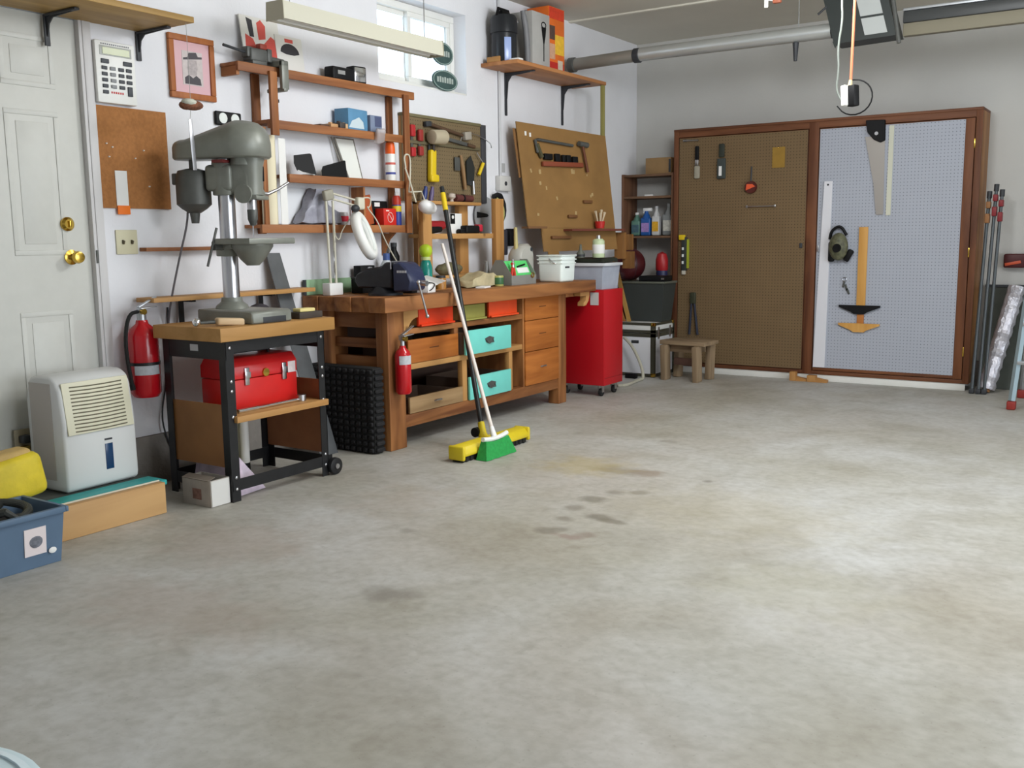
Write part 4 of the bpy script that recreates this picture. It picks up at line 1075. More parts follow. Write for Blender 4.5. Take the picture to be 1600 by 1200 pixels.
# oval signs hung in the window
for (px, py, wx, hz, lb) in ((691, 84, 0.235, 0.15, 'dark green oval sign partly hidden by the strip light'), (695, 126, 0.28, 0.135, 'dark oval sign with pale lettering band at the foot of the window')):
    p_ = at(px, py, x=0.012)
    t = Thing('oval_sign', lb, 'sign', (p_.x, p_.y, p_.z), group='oval signs at the window')
    q = S(); q.lathe([(0, 0), (1.0, 0), (1.0, 0.008), (0, 0.008)], (0, 0, 0), (1, 0, 0), 28)
    for v in q.bm.verts: v.co = Vector((v.co.x + p_.x - 0.004, v.co.y * wx / 2 + p_.y, v.co.z * hz / 2 + p_.z))
    t.part('plaque', q, mat('sign_green', (62, 84, 82), 0.45, var=0.12))
    q = S(); q.tube([(p_.x + 0.0045, p_.y + 0.46 * wx * math.cos(k * PI / 16), p_.z + 0.45 * hz * math.sin(k * PI / 16)) for k in range(32)], 0.0035, 5, closed=True)
    t.part('border', q, mat('sign_border', (150, 170, 164), 0.5))
    q = S()
    for k in range(7): q.box(p_.x + 0.004, p_.x + 0.0055, p_.y + (k - 3.4) * wx * 0.095, p_.y + (k - 2.7) * wx * 0.095, p_.z - 0.016, p_.z + 0.018 + 0.004 * (k % 2))
    t.part('lettering', q, mat('sign_letter', (168, 178, 172), 0.5))
    t.part('hook', S().tube([(p_.x - 0.004, p_.y, p_.z + hz / 2 - 0.003), (0.002, p_.y, p_.z + hz / 2 + 0.02)], 0.002, 5), M_STEEL)
# ------------------------------------------------------------------ workbench
t = Thing('workbench', 'heavy fir workbench with a laminated top and coloured drawers', 'workbench', (0.3, 5.25, 0))
BT, TH = 0.885, 0.083
xs = [0.012, 0.13, 0.26, 0.385, 0.515, 0.64]
for i in range(5):
    y1_ = 6.47 + (0.0 if i == 4 else -0.02 * (i % 2))
    t.part('top_plank', S().box(xs[i] + 0.001, xs[i + 1] - 0.001, 4.08 + 0.006 * (i % 2), y1_, BT - TH, BT - 0.001 * (i % 2), 0.004), W_BENCH_Y)
LX0, LX1 = 0.466, 0.556
for (y0, y1) in ((4.19, 4.335), (6.06, 6.17)):
    t.part('leg', S().box(LX0, LX1, y0, y1, 0.0, BT - TH, 0.006), W_BENCH_Z)
    t.part('leg', S().box(0.03, 0.12, y0, y1, 0.0, BT - TH, 0.006), W_BENCH_Z)
for (z0, z1) in ((0.70, 0.80), (0.585, 0.64), (0.46, 0.535), (0.12, 0.19)):
    t.part('end_rail', S().box(0.12, LX0, 4.225, 4.265, z0, z1, 0.003), W_BENCH_X)
    t.part('end_rail', S().box(0.12, LX0, 6.09, 6.13, z0, z1, 0.003), W_BENCH_X)
t.part('front_rail', S().box(0.50, 0.55, 4.335, 6.06, 0.115, 0.188, 0.004), W_BENCH_Y)
t.part('back_rail', S().box(0.04, 0.08, 4.335, 6.06, 0.115, 0.188, 0.004), W_BENCH_Y)
t.part('bottom_shelf', S().box(0.08, 0.50, 4.335, 6.06, 0.165, 0.185, 0.002), W_BENCH_Y)
t.part('back_panel', S().box(0.02, 0.03, 4.335, 6.06, 0.19, 0.80), mat('bench_back', (86, 66, 56), 0.8))
t.part('middle_shelf', S().box(0.08, 0.545, 4.335, 5.60, 0.448, 0.482, 0.003), W_PINE_Y)
t.part('drawer_rail', S().box(0.50, 0.545, 4.335, 5.60, 0.655, 0.688, 0.003), W_BENCH_Y)
t.part('upright', S().box(0.505, 0.543, 4.905, 4.955, 0.186, 0.448, 0.003), W_PINE_Z)
t.part('upright', S().box(0.505, 0.543, 4.83, 4.87, 0.482, 0.655, 0.003), W_BENCH_Z)
t.part('upright', S().box(0.505, 0.543, 5.435, 5.475, 0.186, 0.448, 0.003), W_PINE_Z)
t.part('upright', S().box(0.08, 0.55, 5.595, 5.612, 0.188, 0.80), W_BENCH_Z)
# corbels under the overhangs
for (yy, sg) in ((4.335, 1),):
    q = S()
    pr = [(0, 0), (0.13, 0)] + [(0.13 - 0.10 * math.sin(a * PI / 16), -0.13 + 0.10 * math.cos(a * PI / 16) - 0.02) for a in range(9)] + [(0, -0.17)]
    q.prism([(p[0] * sg, p[1]) for p in pr], (LX1 - 0.002, yy, BT - TH - 0.001), EY, EZ, -0.06)
    t.part('corbel', q, W_PINE_Y if sg else W_BENCH_Y)
q = S()
arc = [(0.10 * math.sin(a * PI / 16), -0.10 + 0.10 * math.cos(a * PI / 16)) for a in range(9)]
q.prism([(0.0, 0.0), (0.14, 0.0), (0.14, -0.03), (0.125, -0.07), (0.09, -0.10), (0.05, -0.105), (0.05, -0.08), (0.085, -0.065), (0.09, -0.03), (0.0, -0.03)], (0.60, 6.30, BT - TH - 0.001), EY, EZ, -0.05)
t.part('corbel', q, W_PINE_Y)
t.part('top_cleat', S().box(0.06, 0.54, 6.19, 6.44, BT - TH - 0.035, BT - TH - 0.001, 0.003), W_BENCH_X)
def drawer(y0, y1, z0, z1, xf, m, handle=None, deep=0.36, lab=None, dark=False):
    d = t.part('drawer', tub(S(), xf - deep, xf - 0.018, y0 + 0.008, y1 - 0.008, z0 + 0.004, z1 - 0.012, 0.008, 0.0), W_PINE_X if not dark else mat('drawer_dark', (92, 74, 62), 0.8), label=lab)
    t.part('drawer_front', S().box(xf - 0.018, xf, y0, y1, z0, z1, 0.003), m, parent=d)
    yc, zc = (y0 + y1) / 2, (z0 + z1) / 2
    if handle == 'bail':
        q = S(); q.prism([(-0.05, 0.012), (0, 0.024), (0.05, 0.012), (0.04, -0.012), (0, -0.026), (-0.04, -0.012)], (xf + 0.0005, yc, zc), EY, EZ, 0.003)
        t.part('handle_plate', q, M_GREYDK, parent=d)
        t.part('bail', S().tube([(xf + 0.004, yc - 0.035, zc + 0.004), (xf + 0.014, yc - 0.03, zc - 0.016), (xf + 0.014, yc + 0.03, zc - 0.016), (xf + 0.004, yc + 0.035, zc + 0.004)], 0.0035, 6), M_GREYDK, parent=d)
    elif handle == 'cup':
        t.part('cup_pull', S().tube([(xf + 0.001, yc - 0.03, zc), (xf + 0.014, yc - 0.024, zc + 0.004), (xf + 0.014, yc + 0.024, zc + 0.004), (xf + 0.001, yc + 0.03, zc)], 0.005, 6), M_STEEL, parent=d)
    elif handle == 'slot':
        t.part('finger_slot', S().box(xf - 0.001, xf + 0.0012, yc - 0.045, yc + 0.045, zc + 0.006, zc + 0.012), mat('slot_brown', (96, 54, 26), 0.8), parent=d)
    elif handle == 'lip':
        t.part('lip', S().box(xf, xf + 0.018, y0 + 0.004, y1 - 0.004, z0, z0 + 0.012, 0.002), m, parent=d)
    return d
M_OR = mat('drawer_orange_red', (222, 62, 22), 0.42, var=0.04)
M_OL = mat('drawer_olive', (150, 146, 74), 0.5, var=0.06)
M_AQ = mat('drawer_aqua', (116, 208, 196), 0.5, var=0.03)
drawer(4.475, 4.81, 0.694, 0.80, 0.552, M_OR, 'lip', lab='orange red drawer front')
drawer(4.90, 5.15, 0.694, 0.79, 0.552, M_OL, 'lip', lab='olive drawer front')
drawer(5.195, 5.525, 0.694, 0.80, 0.552, mat('drawer_orange', (226, 78, 34), 0.42, var=0.04), 'lip', lab='orange drawer front')
drawer(4.375, 4.86, 0.484, 0.622, 0.550, W_DRAWER, 'slot', dark=True)
drawer(4.375, 4.895, 0.190, 0.285, 0.552, wood('drawer_grey_fir', (136, 106, 72), (168, 138, 100), 1, 14), 'cup', dark=True)
drawer(4.872, 5.378, 0.484, 0.636, 0.600, M_AQ, 'bail', dark=True, lab='aqua painted drawer front')
drawer(4.955, 5.425, 0.188, 0.335, 0.565, M_AQ, 'bail', dark=True, lab='aqua painted drawer front')
drawer(5.615, 6.058, 0.640, 0.797, 0.560, W_DRAWER, 'slot')
drawer(5.615, 6.058, 0.426, 0.636, 0.560, W_DRAWER, 'slot')
drawer(5.615, 6.058, 0.190, 0.422, 0.560, W_DRAWER, 'cup')

# small extinguisher on the bench leg, black knobbed mat against the bench end
extinguisher('fire_extinguisher', 'small red fire extinguisher with silver band on the bench front leg', (0.607, 4.255), 0.332, 0.046, 0.275, wall=False, hose=False)
t = Thing('knobbed_mat', 'thick black knobbed rubber mat standing against the left end of the bench', 'mat', (0.27, 4.11, 0))
t.part('sheet', S().box(0.03, 0.53, 4.085, 4.165, 0.002, 0.49, 0.01), M_RUBBER)
q = S()
for r_ in range(13):
    for c_ in range(11):
        x, z = 0.052 + c_ * 0.0455, 0.022 + r_ * 0.0372
        q.cbox((x, 4.08, z), (0.032, 0.018, 0.024), None, 0.005, 1)
for r_ in range(13):
    q.cbox((0.535, 4.125, 0.022 + r_ * 0.0372), (0.02, 0.07, 0.026), None, 0.006, 1)
t.part('knob_field', q, mat('rubber_knob', (26, 25, 27), 0.75, var=0.3), kind='stuff')

# ------------------------------------------------------------------ brooms leaning on the bench
t = Thing('push_broom', 'wide yellow push broom with a black handle leaning on the bench', 'broom', (1.04, 4.48, 0))
B_, T_ = Vector((1.0, 4.47, 0.10)), Vector((0.413, 4.905, 1.516))
u_ = (T_ - B_).normalized()
t.part('handle', S().cyl(B_, T_, 0.0145, None, 14), mat('handle_black', (36, 38, 40), 0.4))
t.part('grip_band', S().cyl(B_ + u_ * 1.43, B_ + u_ * 1.55, 0.0165, None, 14), M_YELLOW)
Y0, Y1, XB = 4.165, 4.815, 1.04
q = S(); q.prism([(-0.05, 0.045), (0.05, 0.03), (0.055, 0.05), (0.03, 0.085), (-0.02, 0.095), (-0.05, 0.08)], (XB, Y1, 0), EX, EZ, Y1 - Y0, 0.006)
t.part('head_block', q, mat('broom_yellow', (214, 190, 36), 0.45, var=0.05))
for yy in (Y0, Y1):
    t.part('end_cap', S().box(XB - 0.05, XB + 0.055, yy - 0.012, yy + 0.012, 0.012, 0.092, 0.01, 3), mat('broom_yellow', (214, 190, 36)))
q = S()
for k in range(31):
    y = Y0 + 0.02 + k * (Y1 - Y0 - 0.04) / 30
    q.cbox((XB, y, 0.023), (0.075 + 0.01 * (k % 2), 0.02, 0.046), None, 0.003, 1)
t.part('bristles', q, mat('bristle_black', (34, 34, 32), 0.9), kind='stuff')
q = S(); q.cyl(B_ - u_ * 0.02, B_ + u_ * 0.07, 0.024, 0.019, 14); q.sph(B_ - u_ * 0.01, 0.028, 12, 8)
t.part('socket', q, mat('broom_yellow', (214, 190, 36)))
t.part('bracket_knob', S().cyl(B_ + Vector((-0.035, -0.03, 0.01)), B_ + Vector((-0.035, 0.0, 0.01)), 0.028, None, 14), M_BLACKP)

t = Thing('corner_broom', 'green bristled broom with a white handle standing before the yellow broom', 'broom', (1.12, 4.42, 0))
B2, T2 = Vector((1.115, 4.42, 0.095)), Vector((0.529, 4.746, 1.17))
t.part('handle', S().cyl(B2, T2, 0.0115, 0.010, 12), mat('handle_cream', (226, 216, 208), 0.4))
gy0, gy1, gx = 4.28, 4.56, 1.125
V = []; F = []
n = 9
for i in range(n):
    f_ = i / (n - 1)
    y_t = gy0 + 0.02 + (gy1 - gy0 - 0.06) * f_; y_b = gy0 - 0.02 + (gy1 - gy0 + 0.02) * f_
    arc = 0.012 * (1 - (2 * f_ - 1) ** 2)
    zt = 0.10 - arc; w1, w2 = 0.018, 0.035 + 0.006 * (i % 2)
    V += [(gx - w1, y_t, zt), (gx + w1, y_t, zt), (gx + w2 + 0.01, y_b, 0.002), (gx - w2 + 0.01, y_b, 0.002)]
for i in range(n - 1):
    for k in range(4): F.append((4 * i + k, 4 * i + (k + 1) % 4, 4 * i + 4 + (k + 1) % 4, 4 * i + 4 + k))
F += [(0, 1, 2, 3), (4 * n - 4, 4 * n - 3, 4 * n - 2, 4 * n - 1)]
q = S(); q.quads(V, F)
t.part('bristles', q, mat('bristle_green', (38, 148, 70), 0.55, var=0.15, scale=60), kind='stuff', ang=12)
q = S(); q.tube([(gx, gy0 + 0.012 + (gy1 - gy0 - 0.044) * k / 10, 0.112 - 0.012 * (1 - (2 * k / 10 - 1) ** 2)) for k in range(11)], 0.013, 8)
t.part('white_band', q, M_WHITEP)
t.part('socket', S().cyl(B2 - (T2 - B2).normalized() * 0.01, B2 + (T2 - B2).normalized() * 0.07, 0.02, 0.013, 12), M_WHITEP)

# ------------------------------------------------------------------ left part of the bench top
# magnifier lamp
LB = Vector((0.16, 4.18, BT))
t = Thing('magnifier_lamp', 'cream swing arm magnifier lamp with an oval ring head on the bench end', 'lamp', LB)
M_LAMP = mat('lamp_cream', (206, 202, 184), 0.4)
t.part('base_block', S().cbox(LB + Vector((0, 0, 0.036)), (0.06, 0.11, 0.07), None, 0.005), mat('lamp_block_white', (230, 230, 228), 0.5))
elb = at(513, 302, x=0.16); elb.y = 4.19
E1 = Vector((0.16, 4.17, 1.455))
for dy in (-0.016, 0.03):
    t.part('lower_arm', S().cyl(LB + Vector((0.0, dy, 0.06)), E1 + Vector((0, dy * 1.2, -0.03)), 0.0075, None, 8), M_LAMP)
t.part('spring', S().tube([LB + Vector((0.012 + 0.004 * math.cos(k * 1.6), 0.007 + 0.004 * math.sin(k * 1.6), 0.09 + 0.0018 * k)) for k in range(90)], 0.0016, 4), M_STEEL)
t.part('elbow', S().cbox(E1, (0.03, 0.075, 0.06), (0.2, 0, 0), 0.01, 3), mat('elbow_grey', (156, 152, 138), 0.45))
H1 = at(560, 318, x=0.24)
for dz in (0.014, -0.018):
    t.part('upper_arm', S().cyl(E1 + Vector((0, 0.02, dz)), H1 + Vector((0, 0, dz)), 0.006, None, 8), M_LAMP)
t.part('head_joint', S().cbox(H1 + Vector((0, 0.01, 0.0)), (0.04, 0.06, 0.07), None, 0.012, 3), M_LAMP)
t.part('wing_nut', S().sph(H1 + Vector((0.03, -0.06, -0.03)), (0.022, 0.03, 0.022), 10, 8), M_DARK)
# oval ring head, tilted
HC = at(569, 368, x=0.27)
ex = Vector((0.30, 0.20, -1.0)).normalized()          # long axis
nn = Vector((0.90, 0.40, 0.30)); nn = (nn - ex * nn.dot(ex)).normalized()
ey = nn.cross(ex)
ringp = [HC + ex * (0.118 * math.cos(k * 2 * PI / 36)) + ey * (0.078 * math.sin(k * 2 * PI / 36)) for k in range(36)]
q = S(); q.tube(ringp, 0.031, 14, closed=True)
t.part('ring_housing', q, M_WHITEP)
q = S(); q.tube([p + nn * 0.016 - (p - HC).normalized() * 0.012 for p in ringp], 0.014, 10, closed=True)
t.part('ring_tube', q, mat('tube_glass', (226, 230, 226), 0.3))
V = [p + nn * 0.0 for p in ringp]
q = S(); q.quads(V, [tuple(range(36))])
t.part('lens', q, mat('lens_glass', (196, 206, 204), 0.1, alpha=0.5))
cp = [H1 + Vector((0, 0.02, 0.03)), at(580, 308, x=0.25), at(578, 325, x=0.25), at(572, 322, x=.24), at(590, 345, x=.24), at(600, 372, x=.24), at(612, 395, x=.22), at(622, 412, x=.2)]
t.part('cable', S().tube(cp, 0.004, 6, smooth=2), M_LAMP)
t.part('cable', S().tube([at(523, 345, x=.18), at(522, 365, x=.2), at(530, 378, x=.2), at(534, 360, x=.2), at(548, 340, x=.22)], 0.003, 6, smooth=2), M_LAMP)

# bench vise, jaws towards the room
VC = Vector((0.43, 4.33, BT))
t = Thing('bench_vise', 'dark navy cast iron bench vise bolted near the left front corner of the bench', 'vise', VC)
M_VN, M_VK = mat('vise_navy', (40, 46, 74), 0.4, var=0.15, scale=18), mat('vise_black', (36, 38, 44), 0.45, var=0.2, scale=18)
q = S(); q.lathe([(0, 0), (0.10, 0), (0.10, 0.012), (0.075, 0.03), (0.062, 0.05), (0, 0.05)], VC, n=24)
t.part('swivel_base', q, M_VK)
q = S(); q.prism([(-0.16, 0.04), (0.10, 0.04), (0.10, 0.185), (0.05, 0.19), (0.02, 0.165), (-0.10, 0.15), (-0.17, 0.12), (-0.19, 0.08)], VC + Vector((0, 0.062, 0)), EX, EZ, 0.124, 0.01)
t.part('body', q, M_VK)
q = S(); q.prism([(0.115, 0.02), (0.235, 0.03), (0.25, 0.08), (0.22, 0.15), (0.17, 0.19), (0.115, 0.19)], VC + Vector((0, 0.072, 0)), EX, EZ, 0.144, 0.01)
t.part('moving_jaw', q, M_VN)
q = S(); q.box(VC.x + 0.10, VC.x + 0.107, VC.y - 0.07, VC.y + 0.07, BT + 0.15, BT + 0.195)
t.part('jaw_plate', q, M_STEEL)
q = S()
for k in range(6): q.box(VC.x + 0.215, VC.x + 0.2185, 0, 0.001, 0, 0.001)
q = S()
for k in range(6): q.box(VC.x + 0.15 + k * 0.012, VC.x + 0.158 + k * 0.012, VC.y - 0.0742, VC.y - 0.0722, BT + 0.13, BT + 0.143)
t.part('raised_lettering', q, mat('letter_white', (210, 212, 220), 0.5))
t.part('spindle', S().cyl(VC + Vector((0.24, 0, 0.075)), VC + Vector((0.305, 0, 0.07)), 0.016, None, 14), M_STEEL)
a, c = Vector((0.722, 4.27, 0.965)), Vector((0.728, 4.335, 0.772))
t.part('tommy_bar', S().cyl(a, c, 0.0065, None, 10), M_STEEL)
t.part('bar_ball', S().sph(c, 0.012, 12, 8), M_STEEL)
t.part('bar_ball', S().sph(a, 0.012, 12, 8), M_STEEL)
t = Thing('black_case', 'small black box on the bench left of the navy vise', 'box', (0.18, 4.33, BT))
t.part('case_body', S().box(0.12, 0.21, 4.38, 4.53, BT + 0.0005, BT + 0.085, 0.004), M_BLACKP)
t.part('case_lid', S().box(0.118, 0.212, 4.378, 4.532, BT + 0.085, BT + 0.096, 0.003), M_DARK)
t = Thing('soldering_station', 'black frame with steel knob standing behind the navy vise', 'tool', (0.05, 4.6, BT))
t.part('frame_plate', S().box(0.03, 0.09, 4.50, 4.63, BT + 0.0005, BT + 0.16, 0.004), M_BLACKP)
t.part('dial_knob', S().cyl((0.0905, 4.57, BT + 0.13), (0.11, 4.57, BT + 0.13), 0.022, None, 14), M_STEEL)
t.part('grey_face', S().box(0.0902, 0.093, 4.52, 4.61, BT + 0.04, BT + 0.09), mat('face_grey', (150, 150, 150), 0.5))
can('pump_bottle', 'white plastic bottle with a blue cap behind the ring lamp', 0.09, 4.74, BT, 0.04,
    [('bottle_body', [(0, 0), (0.042, 0), (0.044, 0.006), (0.044, 0.15), (0.02, 0.19), (0, 0.19)], mat('bottle_frost', (206, 212, 216), 0.35)), ('cap', [(0.022, 0.188), (0.022, 0.23), (0, 0.231)], mat('cap_blue', (70, 92, 150), 0.4))], cat='bottle')
can('dark_flask', 'tall dark bottle under the right end of the cedar rack', 0.06, 4.85, BT, 0.03,
    [('bottle_body', [(0, 0), (0.034, 0), (0.036, 0.006), (0.036, 0.21), (0.018, 0.25), (0.018, 0.27), (0, 0.27)], M_BLACKP), ('cap', [(0.02, 0.27), (0.02, 0.295), (0, 0.296)], M_DARK)], cat='bottle')
t = Thing('green_backboard', 'pale green painted board standing along the wall at the bench end', 'board', (0.02, 4.3, BT))
t.part('board_face', S().box(0.016, 0.028, 4.10, 4.48, BT + 0.001, BT + 0.09, 0.002), mat('pale_green', (150, 184, 146), 0.6, var=0.05))
t.part('dark_end', S().box(0.014, 0.03, 4.085, 4.10, BT + 0.001, BT + 0.09), M_DARK)
# papers and the white box right of the vise
t = Thing('white_carton', 'small white box with black wire on the bench right of the vise', 'box', (0.5, 4.52, BT))
t.part('box_body', S().cbox((0.50, 4.60, BT + 0.026), (0.10, 0.10, 0.05), (0, 0, 0.2), 0.003), M_PAPER)
t.part('black_lid', S().cbox((0.44, 4.52, BT + 0.035), (0.10, 0.06, 0.065), (0, 0, 0.1), 0.004), M_BLACKP)
t.part('wire', S().tube([(0.552, 4.56, BT + 0.01), (0.56, 4.60, BT + 0.02), (0.556, 4.64, BT + 0.055), (0.50, 4.62, BT + 0.06)], 0.003, 6, smooth=2), M_BLACKP)
solo('folded_paper', 'folded white paper sheet tilted over the small white box', 'paper', S().cbox((0.47, 4.70, BT + 0.068), (0.13, 0.17, 0.004), (0.12, 0.25, 0.3)), M_PAPER, (0.47, 4.7, BT + 0.05))
can('teal_bottle', 'teal glass bottle with a lime green ball cap beside the small rack', 0.29, 4.885, BT, 0.03,
    [('bottle_body', [(0, 0), (0.037, 0), (0.04, 0.008), (0.04, 0.14), (0.03, 0.175), (0.022, 0.185), (0, 0.185)], mat('teal_glass', (22, 136, 124), 0.15, spec=0.6)), ('collar', [(0.03, 0.185), (0.03, 0.205), (0, 0.206)], mat('collar_pale', (206, 218, 150), 0.4)),
     ('ball_cap', [(0.022, 0.205), (0.038, 0.222), (0.042, 0.245), (0.036, 0.268), (0.018, 0.282), (0, 0.284)], mat('lime_green', (186, 214, 50), 0.4))], cat='bottle')
can('oil_jar', 'amber jar at the foot of the small bench rack', 0.33, 4.98, BT, 0.03,
    [('jar_body', [(0, 0), (0.035, 0), (0.036, 0.06), (0.03, 0.07), (0, 0.07)], mat('amber', (170, 120, 60), 0.3)), ('lid', [(0.032, 0.07), (0.032, 0.085), (0, 0.086)], M_DARK)], cat='jar')
# ------------------------------------------------------------------ small pine rack standing on the bench
t = Thing('bench_rack', 'small pine rack with two shelves standing at the back of the bench', 'rack', (0.15, 5.4, BT))
RX0, RX1 = 0.05, 0.22
for (y0, y1, zt) in ((4.955, 5.045, 1.43), (5.775, 5.875, 1.475)):
    t.part('post', S().box(RX1 - 0.04, RX1, y0, y1, BT + 0.0005, zt, 0.003), W_PINE_Z)
t.part('post', S().box(RX0, RX0 + 0.04, 5.52, 5.62, BT + 0.0005, 1.445, 0.003), W_PINE_Z)
t.part('post', S().box(RX0, RX0 + 0.04, 5.06, 5.12, BT + 0.0005, 1.445, 0.003), W_PINE_Z)
t.part('shelf', S().box(RX0, RX1 - 0.042, 5.06, 5.66, 1.425, 1.446, 0.002), W_PINE_Y)
t.part('shelf', S().box(RX0 + 0.042, RX1 - 0.042, 4.96, 5.87, 1.208, 1.232, 0.002), W_PINE_Y)
t.part('front_strip', S().box(RX1 - 0.042, RX1 - 0.024, 5.046, 5.774, 1.20, 1.235, 0.002), W_PINE_Y)
t.part('foot_board', S().box(RX0 + 0.042, RX1 + 0.05, 5.06, 5.76, BT + 0.06, BT + 0.078, 0.002), W_PINE_Y)
# its contents
t = Thing('red_drill', 'red and black power drill lying on the small bench rack', 'drill', (0.14, 5.2, 1.233))
t.part('drill_body', S().cyl((0.14, 5.05, 1.285), (0.14, 5.26, 1.29), 0.035, 0.03, 14), mat('drill_red', (150, 30, 36), 0.4))
t.part('drill_chuck', S().cyl((0.14, 5.26, 1.29), (0.14, 5.33, 1.292), 0.022, 0.014, 12), M_DARK)
t.part('drill_grip', S().cbox((0.15, 5.15, 1.262), (0.05, 0.16, 0.05), (0.1, 0, 0.1), 0.015, 3), M_BLACKP)
t = Thing('black_red_clamp', 'black and red spring tool at the right of the small rack shelf', 'tool', (0.15, 5.55, 1.233))
t.part('tool_body', S().cbox((0.15, 5.56, 1.262), (0.06, 0.16, 0.055), None, 0.012, 3), M_BLACKP)
t.part('red_end', S().cbox((0.155, 5.65, 1.272), (0.05, 0.05, 0.05), None, 0.01, 3), mat('tool_red', (190, 40, 60), 0.4))
t.part('nose', S().cbox((0.15, 5.46, 1.25), (0.04, 0.07, 0.03), None, 0.008), M_BLACKP)
t = Thing('white_block_box', 'white carton with a black printed face on the small rack', 'box', (0.09, 5.42, 1.233))
t.part('carton', S().box(0.096, 0.124, 5.37, 5.50, 1.2325, 1.37, 0.002), M_PAPER)
t.part('black_print', S().box(0.1242, 0.126, 5.37, 5.42, 1.30, 1.368), M_BLACKP)
t.part('round_print', S().cyl((0.126, 5.395, 1.345), (0.1275, 5.395, 1.345), 0.012, None, 14), M_PAPER)
for (yy, c, lb) in ((5.12, (46, 62, 120), 'blue handled screwdriver standing on the top of the small rack'), (5.19, (96, 84, 120), 'violet handled screwdriver standing on the top of the small rack')):
    t = Thing('screwdriver', lb, 'screwdriver', (0.1, yy, 1.447), rot=(math.radians(-14), 0, 0), local=True, group='screwdrivers on the small rack')
    t.part('handle', S().lathe([(0, 0), (0.016, 0.0), (0.017, 0.06), (0.011, 0.085), (0.013, 0.095), (0, 0.10)], n=10), mat('driver_%d' % int(yy * 100), c, 0.35))
    t.part('blade', S().cyl((0, 0, -0.0), (0, 0, 0.003), 0.006, None, 8), M_STEEL)
t = Thing('dark_toolroll', 'dark red lumpy tool roll on the top of the small rack', 'tool roll', (0.1, 5.55, 1.447))
t.part('roll', S().cyl((0.11, 5.44, 1.474), (0.11, 5.64, 1.474), 0.026, 0.022, 12), mat('dark_red_cloth', (88, 44, 40), 0.8, var=0.2))
t.part('strap', S().cyl((0.11, 5.52, 1.474), (0.11, 5.535, 1.474), 0.0275, None, 12), M_BLACKP)
solo('wooden_finial', 'pale round wooden finial on the top of the small rack', 'finial', S().lathe([(0, 0), (0.014, 0), (0.012, 0.015), (0.028, 0.03), (0.026, 0.052), (0, 0.06)], (0.13, 5.38, 1.4465), n=16), mat('knob_pale', (190, 178, 166), 0.6), (0.13, 5.38, 1.447))
# round grey disc with black handle, hung behind the rack
t = Thing('grey_disc', 'large round grey disc standing behind the small rack', 'disc', (0.04, 5.925, 1.24))
t.part('disc', S().cyl((0.022, 5.925, 1.362), (0.030, 5.925, 1.362), 0.135, None, 40), mat('disc_grey', (150, 150, 152), 0.4))
t.part('black_wedge', S().prism([(-0.12, -0.018), (0.0, -0.012), (0.02, 0.0), (0.0, 0.012), (-0.12, 0.024)], (0.0305, 5.93, 1.365), EY, EZ, 0.006), M_BLACKP)
t = Thing('hanging_brush', 'black and yellow strap brush hanging on the wall behind the bench', 'brush', (0.03, 6.1, 1.1))
q = S(); q.tube([(0.03, 6.02, 1.50), (0.05, 6.06, 1.515), (0.06, 6.12, 1.47), (0.06, 6.13, 1.38), (0.05, 6.10, 1.32)], [0.02, 0.018, 0.022, 0.024, 0.012], 8, smooth=1)
t.part('strap', q, M_BLACKP)
t.part('yellow_edge', S().tube([(0.055, 6.03, 1.49), (0.075, 6.08, 1.44), (0.075, 6.09, 1.36), (0.06, 6.07, 1.28)], 0.008, 6, smooth=2), mat('edge_lime', (196, 196, 120), 0.5))
t.part('tassel', S().cbox((0.035, 6.155, 1.17), (0.03, 0.05, 0.19), None, 0.01), mat('tassel_dark', (52, 52, 60), 0.6))
solo('black_plug_block', 'black plug block on the wall beside the hanging brush', 'plug', S().box(0.003, 0.05, 6.21, 6.29, 1.14, 1.27, 0.006), M_BLACKP, (0.02, 6.25, 1.14))
# second small lamp: white shade on thin arms
SH = at(668, 324, x=0.30)
t = Thing('small_shade_lamp', 'thin armed work lamp with a small white bowl shade over the bench rack', 'lamp', (0.2, 5.0, 1.4305))
q = S(); q.sph(SH, (0.055, 0.065, 0.042), 20, 12, rot=(math.radians(-16), 0, 0))
t.part('shade', q, mat('shade_white', (244, 244, 244), 0.35))
p0, p1, p2 = at(650, 316, x=0.26), at(641, 245, x=0.16), at(631, 244, x=0.16)
t.part('arm', S().tube([p0, at(640, 282, x=.2), at(633, 262, x=.17)], 0.005, 6), M_LAMP)
t.part('arm', S().tube([at(634, 262, x=.17), p2, at(636, 240, x=.16), p1, at(641, 275, x=.18), at(639, 300, x=.2)], 0.005, 6, smooth=2), M_LAMP)
t.part('foot', S().cyl((0.2, 5.0, 1.4305), (0.2, 5.0, 1.45), 0.02, None, 16), M_LAMP)
t.part('foot_stem', S().tube([(0.2, 5.0, 1.445), (0.2, 4.97, 1.50), at(639, 300, x=0.2)], 0.005, 6), M_LAMP)

